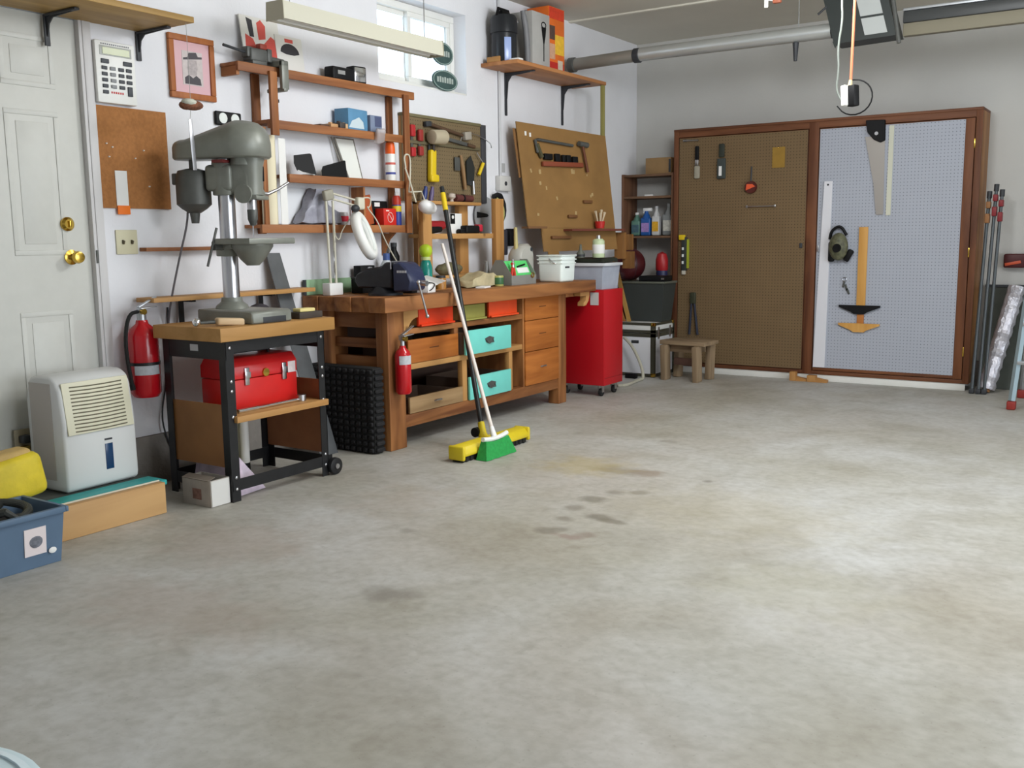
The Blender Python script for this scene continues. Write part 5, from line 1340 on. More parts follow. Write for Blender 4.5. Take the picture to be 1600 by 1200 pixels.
# crumpled bag, paper, tin, caddy with green packet, bucket, jug
q = S(); q.prism([(-0.17, 0.002), (0.17, 0.002), (0.16, 0.04), (0.08, 0.085), (0.0, 0.095), (-0.09, 0.06), (-0.16, 0.04)], (0.33, 5.30, BT + 0.003), EY, EZ, 0.13)
crumple(q, 0.007, 45)
for v in q.bm.verts: v.co.z = max(v.co.z, BT + 0.001)
solo('parts_bag', 'crumpled beige and olive plastic parts bag on the bench', 'bag', q, mat('parts_bag', (186, 174, 140), 0.35, var=0.25, scale=14), (0.39, 5.30, BT), ang=60)
solo('paper_slip', 'white paper slip on the bench front edge before the beige bag', 'paper', S().cbox((0.52, 5.18, BT + 0.006), (0.06, 0.13, 0.010), (0, 0, 0.3)), M_PAPER, (0.52, 5.18, BT))
can('small_tin', 'small green and yellow tin beside the grey caddy', 0.47, 5.43, BT, 0.03,
    [('tin_body', [(0, 0), (0.032, 0), (0.033, 0.004), (0.033, 0.065), (0.03, 0.07), (0, 0.07)], mat('tin_olive', (170, 168, 100), 0.35)), ('green_label', [(0.0332, 0.012), (0.0338, 0.014), (0.0338, 0.055), (0.0332, 0.057)], mat('tin_green', (60, 104, 66), 0.4))], cat='tin')
t = Thing('metal_caddy', 'grey sheet metal tool caddy with slanted ends on the bench', 'caddy', (0.4, 5.63, BT))
M_CAD = mat('caddy_grey', (146, 146, 142), 0.45, metal=0.3, var=0.08)
t.part('tray', tub(S(), 0.34, 0.53, 5.50, 5.80, BT + 0.001, BT + 0.065, 0.003, 0.0), M_CAD)
for yy in (5.497, 5.80):
    q = S(); q.prism([(0.34, 0.001), (0.53, 0.001), (0.53, 0.07), (0.46, 0.17), (0.40, 0.17), (0.34, 0.07)], (0, yy + 0.003, BT), EX, EZ, 0.003)
    t.part('end_plate', q, M_CAD)
t.part('carry_bar', S().cyl((0.43, 5.50, BT + 0.155), (0.43, 5.80, BT + 0.155), 0.008, None, 10), M_CAD)
t = Thing('green_packet', 'bright green and white packet lying in the grey caddy', 'packet', (0.45, 5.64, BT + 0.02))
t.part('packet', S().cbox((0.475, 5.65, BT + 0.105), (0.012, 0.285, 0.12), (0, math.radians(-25), 0), 0.003), mat('packet_green', (92, 214, 116), 0.4))
t.part('white_print', S().cbox((0.4845, 5.70, BT + 0.095), (0.012, 0.14, 0.04), (0, math.radians(-25), 0), 0.002), M_PAPER)
t.part('black_print', S().cbox((0.480, 5.69, BT + 0.128), (0.012, 0.10, 0.010), (0.15, math.radians(-25), 0), 0.001), M_BLACKP)
t = Thing('red_handled_pliers', 'red handled pliers standing in the grey caddy', 'pliers', (0.44, 5.53, BT + 0.005))
t.part('grip', S().tube([(0.515, 5.52, BT + 0.02), (0.515, 5.525, BT + 0.10), (0.51, 5.55, BT + 0.15)], 0.010, 8, smooth=1), mat('grip_red', (200, 60, 44), 0.4))
t.part('grip', S().tube([(0.515, 5.56, BT + 0.02), (0.515, 5.555, BT + 0.10), (0.51, 5.53, BT + 0.15)], 0.010, 8, smooth=1), mat('grip_red', (200, 60, 44)))
t.part('jaws', S().cyl((0.512, 5.54, BT + 0.12), (0.512, 5.54, BT + 0.175), 0.014, 0.006, 10), M_STEEL)
solo('brass_ring', 'small brass ring fitting on the front of the grey caddy', 'ring', S().tube([(0.537, 5.75 + 0.016 * math.cos(k * PI / 6), BT + 0.062 + 0.016 * math.sin(k * PI / 6)) for k in range(12)], 0.004, 6, closed=True), M_BRASS, (0.537, 5.75, BT + 0.05))
t = Thing('square_bucket', 'square white plastic bucket with ribbed rim at the right end of the bench', 'bucket', (0.53, 6.085, BT))
M_BK = mat('bucket_white', (228, 236, 232), 0.35)
bx, by = 0.53, 6.085
q = S(); q.cbox((bx, by, BT + 0.0965), (0.188, 0.188, 0.19), None, 0.018, 3, taper=1.07)
t.part('bucket_body', q, M_BK)
for (z, e) in ((0.135, 0.204), (0.16, 0.210), (0.188, 0.214)):
    t.part('rim_band', S().cbox((bx, by, BT + z), (e, e, 0.010), None, 0.004), M_BK)
t.part('label_print', S().box(bx + 0.098, bx + 0.0995, by - 0.05, by + 0.01, BT + 0.10, BT + 0.112), M_DARK)
t.part('bail_handle', S().tube([(bx, by - 0.108, BT + 0.17), (bx + 0.06, by - 0.112, BT + 0.12), (bx + 0.09, by - 0.0, BT + 0.20), (bx + 0.06, by + 0.112, BT + 0.17), (bx, by + 0.108, BT + 0.17)], 0.003, 6, smooth=2), M_STEEL)
t = Thing('plastic_jug', 'translucent grey plastic jug with handle behind the caddy', 'jug', (0.32, 5.93, BT))
q = S(); q.prism([(-0.10, 0.001), (0.10, 0.001), (0.10, 0.20), (0.07, 0.265), (0.02, 0.28), (-0.06, 0.25), (-0.10, 0.20)], (0.27, 5.93, BT), EY, EZ, 0.11, 0.02)
t.part('jug_body', q, mat('jug_grey', (178, 176, 168), 0.35, var=0.05))
t.part('grip_hole', S().cyl((0.3795, 5.985, BT + 0.235), (0.3815, 5.985, BT + 0.235), 0.016, None, 14), M_DARK)
t.part('spout', S().cyl((0.32, 5.875, BT + 0.235), (0.32, 5.87, BT + 0.39), 0.016, 0.012, 10), mat('spout_yellow', (190, 176, 120), 0.4))
t = Thing('grey_cone', 'small grey metal funnel standing before the right rack post', 'funnel', (0.303, 5.53, BT))
t.part('cone', S().lathe([(0, 0), (0.032, 0), (0.032, 0.006), (0.016, 0.13), (0.013, 0.16), (0, 0.16)], (0.303, 5.53, BT + 0.0005), n=18), mat('cone_grey', (136, 134, 132), 0.4, metal=0.4))
t.part('cone_ring', S().lathe([(0.0325, 0.0), (0.034, 0.01), (0.032, 0.012)], (0.303, 5.53, BT + 0.0005), n=18), M_STEEL)
q = S(); q.sph((0.17, 5.28, BT + 0.115), (0.06, 0.13, 0.045), 14, 8)
crumple(q, 0.004, 60)
for v in q.bm.verts: v.co.z = max(v.co.z, BT + 0.08)
solo('olive_rag', 'olive brown crumpled rag on the low board of the small rack', 'rag', q, mat('rag_olive', (104, 98, 72), 0.9), (0.17, 5.28, BT + 0.08), ang=60)

# ------------------------------------------------------------------ tool board on the wall
t = Thing('tool_board', 'brown perforated tool board with dark edging on the wall above the bench rack', 'tool board', (0, 5.45, 1.47))
t.part('panel', S().box(0.028, 0.036, 4.995, 5.86, 1.45, 1.985), pegboard_material('peg_brown', (120, 103, 76), (64, 53, 40), 'yz'))
t.part('edge_strip', S().box(0.004, 0.045, 5.86, 5.92, 1.45, 2.0, 0.003), mat('edge_dark', (62, 62, 66), 0.6))
t.part('edge_strip', S().box(0.004, 0.045, 4.995, 5.86, 1.985, 2.005, 0.003), mat('edge_olive', (112, 104, 74), 0.6))
t.part('batten', S().box(0.004, 0.028, 5.0, 5.05, 1.45, 1.985), W_PINE_Z)
t.part('tool_rail', S().box(0.036, 0.05, 5.05, 5.84, 1.815, 1.835, 0.002), mat('rail_olive', (96, 88, 64), 0.7))
X0 = 0.038
def hang(name, label, cat, y, z, group='hand tools on the tool board'):
    return Thing(name, label, cat, (X0, y, z), group=group)
t = hang('rubber_mallet', 'pale barrel headed mallet hanging on the tool board', 'mallet', 5.30, 1.80)
t.part('mallet_head', S().cyl((0.10, 5.215, 1.862), (0.105, 5.345, 1.868), 0.046, 0.05, 22, 0.008), mat('mallet_grey', (176, 164, 140), 0.7))
t.part('mallet_handle', S().cyl((0.075, 5.27, 1.83), (0.065, 5.27, 1.74), 0.012, None, 10), mat('handle_dark', (58, 50, 44), 0.6))
t = hang('claw_hammer', 'dark steel hammer lying across the top of the tool board', 'hammer', 5.45, 1.92)
t.part('handle', S().cyl((0.055, 5.25, 1.95), (0.055, 5.62, 1.905), 0.014, 0.011, 10), mat('hammer_brown', (84, 62, 44), 0.6))
t.part('hammer_head', S().cbox((0.06, 5.665, 1.905), (0.035, 0.075, 0.055), (0.12, 0, 0), 0.006), mat('hammer_head', (176, 168, 156), 0.45, metal=0.3))
t.part('claw', S().cbox((0.055, 5.235, 1.95), (0.03, 0.06, 0.035), (0.12, 0, 0), 0.006), M_DARK)
t = hang('long_file', 'long dark file lying under the hammer on the tool board', 'file', 5.55, 1.85)
t.part('blade', S().cbox((0.055, 5.52, 1.862), (0.012, 0.32, 0.024), (-0.1, 0, 0), 0.003), M_GREYDK)
t.part('tang_handle', S().cyl((0.055, 5.67, 1.846), (0.055, 5.76, 1.837), 0.013, None, 10), mat('hammer_brown', (84, 62, 44)))
t = hang('yellow_level', 'yellow bodied caulking tool hanging on the tool board', 'caulking gun', 5.27, 1.57)
t.part('tool_body', S().cbox((0.06, 5.265, 1.685), (0.04, 0.06, 0.20), (math.radians(-3), 0, 0), 0.012, 3), M_YELLOW)
t.part('tool_foot', S().cbox((0.062, 5.275, 1.60), (0.045, 0.085, 0.05), None, 0.012, 3), M_YELLOW)
t.part('hanger', S().cyl((0.05, 5.25, 1.78), (0.05, 5.25, 1.82), 0.008, None, 8), M_DARK)
for (y, z0, z1, c, nm, lb) in ((5.075, 1.74, 1.925, (176, 40, 44), 'red_square', 'red marking square at the left edge of the tool board'), (5.155, 1.75, 1.90, (150, 50, 46), 'red_chisel', 'narrow red handled chisel beside the red marking square')):
    t = hang(nm, lb, 'tool', y, z0)
    t.part('handle', S().cbox((0.055, y, z1 - 0.03), (0.025, 0.045, 0.075), None, 0.008), mat('tool_' + nm, c, 0.45))
    t.part('handle', S().cbox((0.055, y, z0 + 0.02), (0.025, 0.045, 0.06), None, 0.008), mat('tool_' + nm, c))
    t.part('blade', S().cbox((0.046, y, (z0 + z1) / 2), (0.006, 0.022, z1 - z0), None), M_GREYDK)
t = hang('wooden_clamp', 'wooden handled drawknife hanging on the right of the tool board', 'drawknife', 5.62, 1.52)
t.part('handle', S().tube([(0.055, 5.595, 1.77), (0.06, 5.61, 1.68), (0.06, 5.635, 1.54)], [0.010, 0.016, 0.013], 10), mat('tool_wood', (140, 108, 72), 0.6))
t.part('blade', S().cbox((0.05, 5.56, 1.71), (0.005, 0.06, 0.09), None), M_GREYDK)
t = hang('black_trowel', 'black trowel with a bright spot hanging beside the drawknife', 'trowel', 5.72, 1.55)
t.part('blade', S().prism([(-0.05, 0.0), (0.03, -0.01), (0.045, 0.12), (0.0, 0.20), (-0.055, 0.16)], (0.048, 5.72, 1.575), EY, EZ, 0.004), mat('trowel_dark', (56, 58, 56), 0.35, metal=0.4))
t.part('handle', S().cyl((0.056, 5.735, 1.60), (0.056, 5.74, 1.51), 0.012, None, 10), M_STEEL)
t = hang('yellow_screwdriver', 'yellow handled screwdriver stuck at the right edge of the tool board', 'screwdriver', 5.84, 1.65)
t.part('handle', S().cyl((0.06, 5.80, 1.645), (0.065, 5.85, 1.73), 0.013, None, 10), M_YELLOW)
t.part('shank', S().cyl((0.065, 5.85, 1.73), (0.06, 5.78, 1.80), 0.004, None, 6), M_STEEL)
t = hang('wire_hook', 'thin bent wire hook at the top right of the tool board', 'hook', 5.75, 1.86)
t.part('wire', S().tube([(0.047, 5.60, 1.85), (0.06, 5.62, 1.92), (0.06, 5.76, 1.93), (0.06, 5.95, 1.88), (0.055, 5.97, 1.85)], 0.003, 5, smooth=1), M_STEEL)
t.part('tip', S().sph((0.055, 5.97, 1.848), 0.005, 8, 6), M_STEEL)

# outlet and conduit
o_ = at(786, 287, x=0.02)
t = Thing('wall_outlet', 'grey surface outlet box with conduit on the wall right of the tool board', 'outlet', (0, o_.y, o_.z - 0.05))
t.part('box_body', S().box(0.001, 0.045, o_.y - 0.075, o_.y + 0.075, o_.z - 0.055, o_.z + 0.055, 0.006), mat('outlet_grey', (204, 202, 198), 0.45))
t.part('socket', S().cyl((0.045, o_.y, o_.z), (0.048, o_.y, o_.z), 0.016, None, 14), M_DARK)
t.part('label_tab', S().box(0.001, 0.006, o_.y - 0.01, o_.y + 0.05, o_.z + 0.085, o_.z + 0.15), mat('tab_grey', (176, 176, 176), 0.6))
t.part('conduit', S().cyl((0.012, o_.y - 0.02, o_.z + 0.05), (0.012, o_.y - 0.02, ZC), 0.010, None, 10), mat('conduit_grey', (196, 196, 198), 0.4))
# ------------------------------------------------------------------ upper wall shelf near the corner
t = Thing('wall_shelf', 'high wooden shelf on black brackets right of the window carrying boxes', 'shelf', (0, 6.55, 2.39))
t.part('board', S().box(0.003, 0.315, 5.93, 7.235, 2.405, 2.432, 0.003), wood('varnished_shelf', (150, 96, 56), (184, 126, 78), 1, 10))
for yy in (6.24, 7.06):
    q = S(); q.box(0.002, 0.012, yy - 0.012, yy + 0.012, 2.10, 2.405, 0.002); q.box(0.002, 0.26, yy - 0.012, yy + 0.012, 2.394, 2.404, 0.002)
    q.prism([(0.012, 2.394), (0.012, 2.22), (0.018, 2.22), (0.03, 2.34), (0.06, 2.38), (0.22, 2.391), (0.22, 2.394)], (0, yy - 0.003, 0), EX, EZ, -0.006)
    t.part('bracket', q, M_DARK)
solo('corner_post', 'thin olive wooden post under the outer corner of the high shelf', 'post', S().box(0.285, 0.31, 7.19, 7.225, 0.0, 2.404, 0.002), wood('olive_post', (128, 122, 64), (158, 150, 92), 2), (0.297, 7.2, 0))
# black canister vacuum
t = Thing('canister_vacuum', 'black canister vacuum with a pale blue window on the high shelf', 'vacuum', (0.13, 6.05, 2.433))
q = S(); q.lathe([(0, 0), (0.088, 0), (0.092, 0.01), (0.09, 0.20), (0.098, 0.205), (0.098, 0.30), (0.085, 0.325), (0, 0.325)], (0.125, 6.045, 2.433), n=24)
t.part('canister', q, mat('vac_black', (34, 36, 40), 0.3))
q = S(); q.box(0.09, 0.15, 6.0, 6.09, 2.755, 2.79, 0.008); q.tube([(0.125, 5.96, 2.75), (0.125, 5.98, 2.80), (0.125, 6.10, 2.80), (0.125, 6.13, 2.75)], 0.012, 8)
t.part('carry_handle', q, M_BLACKP)
t.part('blue_window', S().cbox((0.125 + 0.072, 6.045 - 0.058, 2.52), (0.006, 0.05, 0.16), (0, 0, math.radians(-40)), 0.002), mat('window_pale_blue', (158, 176, 222), 0.25))
t.part('chrome_clip', S().cbox((0.21, 6.09, 2.72), (0.012, 0.03, 0.02), None, 0.003), M_CHROME)
t = Thing('vacuum_box', 'grey carton printed with a black brush on the high shelf', 'box', (0.2, 6.38, 2.433))
t.part('carton', S().box(0.06, 0.255, 6.22, 6.46, 2.433, 2.815, 0.002), mat('carton_grey', (172, 170, 166), 0.6, var=0.05))
q = S(); q.prism([(-0.03, 0.12), (0.035, 0.12), (0.025, 0.06), (0.008, 0.0), (0.006, -0.12), (-0.004, -0.12), (-0.004, 0.0), (-0.02, 0.06)], (0.2555, 6.375, 2.60), EY, EZ, 0.001)
t.part('brush_print', q, M_BLACKP)
t.part('ring_print', S().tube([(0.256, 6.375 + 0.03 * math.cos(k * PI / 8), 2.735 + 0.02 * math.sin(k * PI / 8)) for k in range(16)], 0.004, 5, closed=True), M_BLACKP)
q = S(); q.tube([(0.225, 6.14, 2.80), (0.235, 6.16, 2.70), (0.235, 6.18, 2.58), (0.225, 6.20, 2.46)], [0.018, 0.018, 0.018, 0.022], 10, smooth=2)
solo('vacuum_hose', 'grey flexible vacuum hose standing between the black canister and the grey carton', 'hose', q, mat('hose_grey', (120, 120, 122), 0.5, var=0.1), (0.23, 6.17, 2.433))
t = Thing('orange_carton', 'tall orange and yellow printed carton at the right of the high shelf', 'box', (0.18, 6.60, 2.433))
t.part('carton', S().box(0.05, 0.24, 6.475, 6.70, 2.433, 2.895, 0.002), mat('carton_orange', (222, 108, 38), 0.5, var=0.06))
for (a0, a1, z0, z1, nm, c) in ((6.56, 6.69, 2.56, 2.70, 'print_yellow', (232, 184, 56)), (6.485, 6.56, 2.66, 2.76, 'print_photo', (86, 66, 58)), (6.485, 6.56, 2.52, 2.63, 'print_pale', (206, 160, 130)), (6.48, 6.69, 2.435, 2.50, 'print_deepred', (190, 44, 34)), (6.60, 6.67, 2.44, 2.52, 'print_beige', (206, 190, 170)), (6.48, 6.69, 2.81, 2.89, 'print_redtop', (206, 62, 36))):
    t.part('print_panel', S().box(0.2402, 0.242 + (0.001 if nm == 'print_beige' else 0), a0, a1, z0, z1), mat(nm, c, 0.5, var=0.12, scale=40))
t = Thing('paper_bundle', 'white paper and tan block at the left end of the high shelf', 'paper', (0.2, 5.98, 2.433))
t.part('paper', S().cbox((0.268, 5.985, 2.4395), (0.08, 0.06, 0.012), (0, 0, 0), 0.003), M_PAPER)
t.part('tan_block', S().box(0.05, 0.16, 5.935, 5.952, 2.4325, 2.47, 0.004), W_PINE_X)

# ------------------------------------------------------------------ leaning hardboard sheets
def slab(t, name, pts, th, m, lab=None):
    """four corners, extruded away from the room"""
    P = [Vector(p) for p in pts]
    n = (P[1] - P[0]).cross(P[3] - P[0]).normalized()
    if n.x < 0: n = -n
    q = S(); q.quads([p for p in P] + [p - n * th for p in P], [(0, 1, 2, 3), (4, 5, 6, 7), (0, 1, 5, 4), (1, 2, 6, 5), (2, 3, 7, 6), (3, 0, 4, 7)])
    return t.part(name, q, m)
# the sheet touches the wall at its left edge and the corner post at its right edge
BP1, BP2, BP3 = Vector((0.12, 6.189, 2.044)), Vector((0.327, 7.199, 2.008)), Vector((0.186, 6.189, 1.288))
BN = (BP2 - BP1).cross(BP3 - BP1).normalized()
if BN.x < 0: BN = -BN
def onb(y, z, out=0.0):
    d = Vector((0.325 + (2.005 - z) * 0.125, y, z)) - CAM
    return CAM + d * ((BP1 - CAM).dot(BN) / d.dot(BN)) + BN * out
RB = (0, math.radians(-5), math.radians(-11.4))
t = Thing('hardboard_sheet', 'large tan hardboard sheet leaning against the corner post behind the bench', 'board', (0.35, 6.6, BT))
slab(t, 'sheet', [onb(5.885, 2.005), onb(7.20, 2.005), onb(7.20, 1.27), onb(5.885, 1.27)], 0.008, W_HARD2)
slab(t, 'lower_sheet', [onb(6.06, 1.269), onb(7.20, 1.269), onb(7.20, 1.10), onb(6.06, 1.10)], 0.008, W_HARD2)
slab(t, 'prop_leg', [onb(6.12, 1.10), onb(6.27, 1.10), onb(6.27, 0.905), onb(6.12, 0.905)], 0.008, W_HARD2)
slab(t, 'rear_sheet', [onb(5.86, 1.96, -0.02), onb(7.0, 1.96, -0.02), onb(7.0, 1.62, -0.02), onb(5.87, 1.62, -0.02)], 0.006, mat('rear_hardboard', (132, 94, 56), 0.6, var=0.1))
for (y0, y1, z0, z1, xx) in ((7.255, 7.32, 1.02, 1.235, 0.43), (7.325, 7.41, 1.09, 1.22, 0.45), (7.32, 7.395, 0.94, 1.08, 0.47)):
    t.part('side_block', S().box(xx - 0.05, xx + 0.03, y0, y1, z0, z1, 0.004), wood('block_tan', (116, 80, 44), (158, 112, 64), 2, 10))
for (y0, y1, z, c) in ((6.20, 6.42, 1.20, 0), (6.72, 6.82, 1.47, 0), (6.46, 6.56, 1.355, 0)):
    t.part('cleat', S().cbox(onb((y0 + y1) / 2, z, 0.012), (0.02, y1 - y0, 0.022), RB, 0.002), mat('cleat_brown', (112, 74, 42), 0.7))
for (y0, y1, z, dp_, m_) in ((6.37, 7.22, 1.255, 0.09, mat('ledge_redbrown', (112, 58, 44), 0.6)), (5.80, 6.05, 1.272, 0.07, mat('ledge_brown', (120, 84, 52), 0.6))):
    a, c = onb(y0, z, 0.001), onb(y1, z, 0.001)
    o_ = Vector((BN.x, BN.y, 0)).normalized() * dp_
    t.part('pin_shelf', S().prism([(p.x, p.y) for p in (a, a + o_, c + o_, c)], (0, 0, min(a.z, c.z) - 0.008), EX, EY, 0.016), m_)
rng = random.Random(3)
for k in range(12):
    y, z = 5.98 + rng.random() * 0.9, 1.36 + rng.random() * 0.36
    t.part('paint_chip', S().cbox(onb(y, z, 0.0005), (0.002, 0.008 + 0.016 * rng.random(), 0.014 + 0.022 * rng.random()), (rng.uniform(-.4, .4), RB[1], RB[2])), mat('chip_pale', (176, 150, 104), 0.7))
for (y, z) in ((5.99, 1.93), (6.05, 1.925)): t.part('paint_chip', S().cbox(onb(y, z, 0.001), (0.003, 0.018, 0.03), RB), M_PAPER)
# tools on the sheet
t = Thing('hacksaw', 'dark hacksaw hanging on the large tan sheet', 'saw', onb(6.35, 1.72, 0.01))
q = S(); q.tube([onb(6.10, 1.80, .02), onb(6.085, 1.89, .02), onb(6.12, 1.895, .02), onb(6.62, 1.885, .02)], 0.011, 8)
t.part('saw_frame', q, M_GREYDK)
t.part('pistol_grip', S().tube([onb(6.10, 1.86, .02), onb(6.125, 1.81, .02), onb(6.15, 1.77, .02)], 0.018, 8), mat('grip_green', (70, 66, 40), 0.6))
t = Thing('bit_holder', 'red brown wooden holder with black bits under the hacksaw', 'tool holder', onb(6.4, 1.72, 0.02))
t.part('strip', S().cbox(onb(6.44, 1.735, 0.02), (0.025, 0.46, 0.035), (math.radians(1), RB[1], RB[2]), 0.003), mat('holder_red', (134, 66, 42), 0.6))
for (y, w_, h_) in ((6.24, 0.09, 0.045), (6.37, 0.055, 0.06), (6.46, 0.035, 0.055), (6.53, 0.05, 0.06), (6.63, 0.06, 0.05)):
    t.part('bit', S().cbox(onb(y, 1.78, 0.018), (0.022, w_, h_), RB, 0.004), M_BLACKP)
t = Thing('ball_hammer', 'dark hammer hanging at the right of the tan sheet', 'hammer', onb(6.77, 1.69, 0.01))
t.part('hammer_head', S().cyl(onb(6.70, 1.905, .032), onb(6.83, 1.90, .032), 0.02, 0.022, 12), M_GREYDK)
t.part('handle', S().cyl(onb(6.755, 1.90, .032), onb(6.80, 1.695, .026), 0.010, 0.013, 10), mat('handle_redbrown', (104, 58, 36), 0.6))
cp = onb(6.86, 1.263, 0.05)
t = Thing('brush_pot', 'red pot of paint brushes on the narrow ledge of the tan sheet', 'pot', cp)
t.part('pot', S().lathe([(0, 0), (0.034, 0), (0.042, 0.055), (0.038, 0.055), (0.031, 0.006), (0, 0.006)], cp, n=20), mat('pot_red', (188, 40, 36), 0.4))
for (dx, dy, tl) in ((-0.01, -0.04, 0.10), (0.01, -0.012, 0.085), (0.0, 0.02, 0.11), (0.012, 0.04, 0.09)):
    t.part('brush', S().tube([cp + Vector((dx * .3, dy * .3, 0.01)), cp + Vector((dx, dy, tl)), cp + Vector((dx * 1.3, dy * 1.3, tl + 0.035))], [0.006, 0.007, 0.012], 8), mat('brush_pale', (204, 186, 158), 0.7))

# ------------------------------------------------------------------ red cabinet on casters and its load
t = Thing('rolling_cabinet', 'plain red steel cabinet on casters at the right end of the bench', 'cabinet', (0.5, 6.64, 0))
CX0, CX1, CY0, CY1, CZ0, CZ1 = 0.30, 0.70, 6.482, 6.79, 0.085, 0.81
t.part('cabinet_body', S().box(CX0, CX1, CY0, CY1, CZ0, CZ1, 0.006), mat('cabinet_red', (178, 17, 28), 0.38, var=0.05, scale=3))
t.part('label_card', S().box(0.585, 0.655, CY0 - 0.003, CY0 - 0.001, 0.695, 0.79), mat('label_silver', (196, 194, 192), 0.5))
t.part('door_line', S().box(CX1, CX1 + 0.0015, CY0 + 0.01, CY1 - 0.01, 0.14, 0.143), mat('line_dark_red', (110, 12, 20), 0.5))
for (x, y) in ((CX1 - 0.05, CY0 + 0.05), (CX1 - 0.05, CY1 - 0.05), (CX0 + 0.05, CY0 + 0.05), (CX0 + 0.05, CY1 - 0.05)):
    c_ = t.part('caster', S().cyl((x - 0.012, y, 0.03), (x + 0.012, y, 0.03), 0.03, None, 18, 0.004), M_RUBBER)
    q = S(); q.box(x - 0.018, x - 0.013, y - 0.016, y + 0.016, 0.03, 0.085); q.box(x + 0.013, x + 0.018, y - 0.016, y + 0.016, 0.03, 0.085)
    t.part('caster_fork', q, M_STEEL, parent=c_)
t = Thing('clear_bin', 'clear plastic storage bin on the red cabinet', 'bin', (0.5, 6.64, CZ1))
M_CB = mat('clear_plastic', (186, 192, 206), 0.25, alpha=0.72, var=0.06)
t.part('bin_tub', tub(S(), 0.335, 0.685, 6.49, 6.77, CZ1 + 0.001, 1.0, 0.004, 0.015), M_CB)
q = S()
for (a, c, e, g) in ((0.32, 0.70, 6.474, 6.49), (0.32, 0.70, 6.77, 6.786), (0.32, 0.335, 6.49, 6.77), (0.685, 0.70, 6.49, 6.77)): q.box(a, c, e, g, 0.985, 1.007, 0.004)
t.part('rim', q, mat('rim_clear', (206, 208, 212), 0.3))
q = S(); q.prism([(-0.125, -0.095), (0.125, -0.095), (0.125, 0.095), (-0.125, 0.095)], (0.51, 6.63, 0.835), EX, EY, 0.13)
crumple(q, 0.01, 40)
solo('bin_contents', 'lilac grey folded cloth inside the clear bin', 'cloth', q, mat('cloth_lilac', (150, 154, 184), 0.9, var=0.1), (0.51, 6.63, 0.82), ang=60)
q = S(); q.prism([(-0.17, -0.12), (0.16, -0.13), (0.17, 0.10), (0.05, 0.13), (-0.16, 0.12)], (0.51, 6.63, 1.012), EX, EY, 0.03)
crumple(q, 0.006, 50)
solo('dark_tarp', 'folded dark green black tarp on top of the clear bin', 'tarp', q, mat('tarp_dark', (34, 38, 28), 0.7, var=0.4, scale=20), (0.51, 6.63, 1.0), ang=60)
can('glue_bottle', 'white labelled bottle with a pale green rim on the dark tarp', 0.60, 6.58, 1.047, 0.045,
    [('bottle_body', [(0, 0), (0.044, 0), (0.046, 0.006), (0.046, 0.125), (0.03, 0.14), (0, 0.14)], mat('bottle_palegreen', (196, 210, 170), 0.35)), ('label_wrap', [(0.0463, 0.03), (0.047, 0.032), (0.047, 0.095), (0.0463, 0.097)], M_PAPER),
     ('cap', [(0.018, 0.14), (0.016, 0.165), (0, 0.166)], M_STEEL)], cat='bottle')
can('grey_dispenser', 'small grey nozzle bottle on the dark tarp behind the white bucket', 0.48, 6.52, 1.047, 0.03,
    [('bottle_body', [(0, 0), (0.03, 0), (0.032, 0.03), (0.012, 0.06), (0.008, 0.10), (0, 0.10)], mat('nozzle_grey', (96, 98, 88), 0.5)), ('ring', [(0.0325, 0.01), (0.033, 0.014), (0.033, 0.022), (0.0325, 0.026)], M_DARK)], cat='bottle')

# planks standing on the trunk behind the red cabinet
for (xb, yb, xt, yt, z1, w_, nm, c0, c1, lb) in ((0.305, 7.69, 0.17, 7.66, 1.02, 0.035, 'plank_yellow', (158, 118, 60), (190, 150, 84), 'narrow yellow plank leaning on the footlocker behind the red cabinet'), (0.255, 7.68, 0.10, 7.67, 0.94, 0.04, 'plank_orange', (140, 88, 46), (176, 118, 64), 'narrow orange plank leaning on the footlocker beside the yellow plank')):
    t = Thing('leaning_plank', lb, 'plank', (xb, yb, 0.47), group='planks leaning on the footlocker')
    slab(t, 'board', [(xt - w_ / 2, yt, z1), (xt + w_ / 2, yt, z1), (xb + w_ / 2, yb, 0.469), (xb - w_ / 2, yb, 0.469)], 0.016, wood(nm, c0, c1, 2, 10))
    t.part('end_cap', S().cbox((xt, yt + 0.008, z1 + 0.004), (w_ + 0.004, 0.02, 0.012), None, 0.002), wood(nm, c0, c1))

# ------------------------------------------------------------------ white trunk, dark bin, hose, stool
t = Thing('footlocker', 'white trunk with black edging and brass corners beside the red cabinet', 'trunk', (0.35, 7.8, 0))
TX0, TX1, TY0, TY1, TZ = 0.13, 0.573, 7.62, 8.02, 0.465
t.part('trunk_body', S().box(TX0, TX1, TY0, TY1, 0.012, 0.375, 0.004), mat('trunk_white', (212, 212, 216), 0.5))
t.part('trunk_lid', S().box(TX0, TX1, TY0, TY1, 0.382, TZ, 0.004), mat('trunk_white_lid', (216, 216, 212), 0.5))
M_TE = mat('trunk_edge', (64, 62, 50), 0.5)
e_ = 0.004
for (z0, z1) in ((0.005, 0.03), (0.345, 0.376), (0.381, 0.405), (0.445, TZ + 0.003)):
    q = S(); q.box(TX0 - e_, TX1 + e_, TY0 - e_, TY0 + 0.001, z0, z1); q.box(TX1 - 0.001, TX1 + e_, TY0, TY1, z0, z1); q.box(TX0 - e_, TX0 + 0.001, TY0, TY1, z0, z1)
    t.part('edge_band', q, M_TE)
for (x, y) in ((TX1, TY0), (TX1, TY1 - 0.02), (TX0, TY0)):
    q = S(); q.box(x - 0.03 if x > 0.3 else x - e_, x + e_ if x > 0.3 else x + 0.03, y - e_, y + 0.001, 0.0, 0.47); q.box(x - 0.001 if x > 0.3 else x - e_, x + e_ if x > 0.3 else x + 0.001, y, y + 0.03, 0.0, 0.47)
    t.part('corner_edge', q, M_TE)
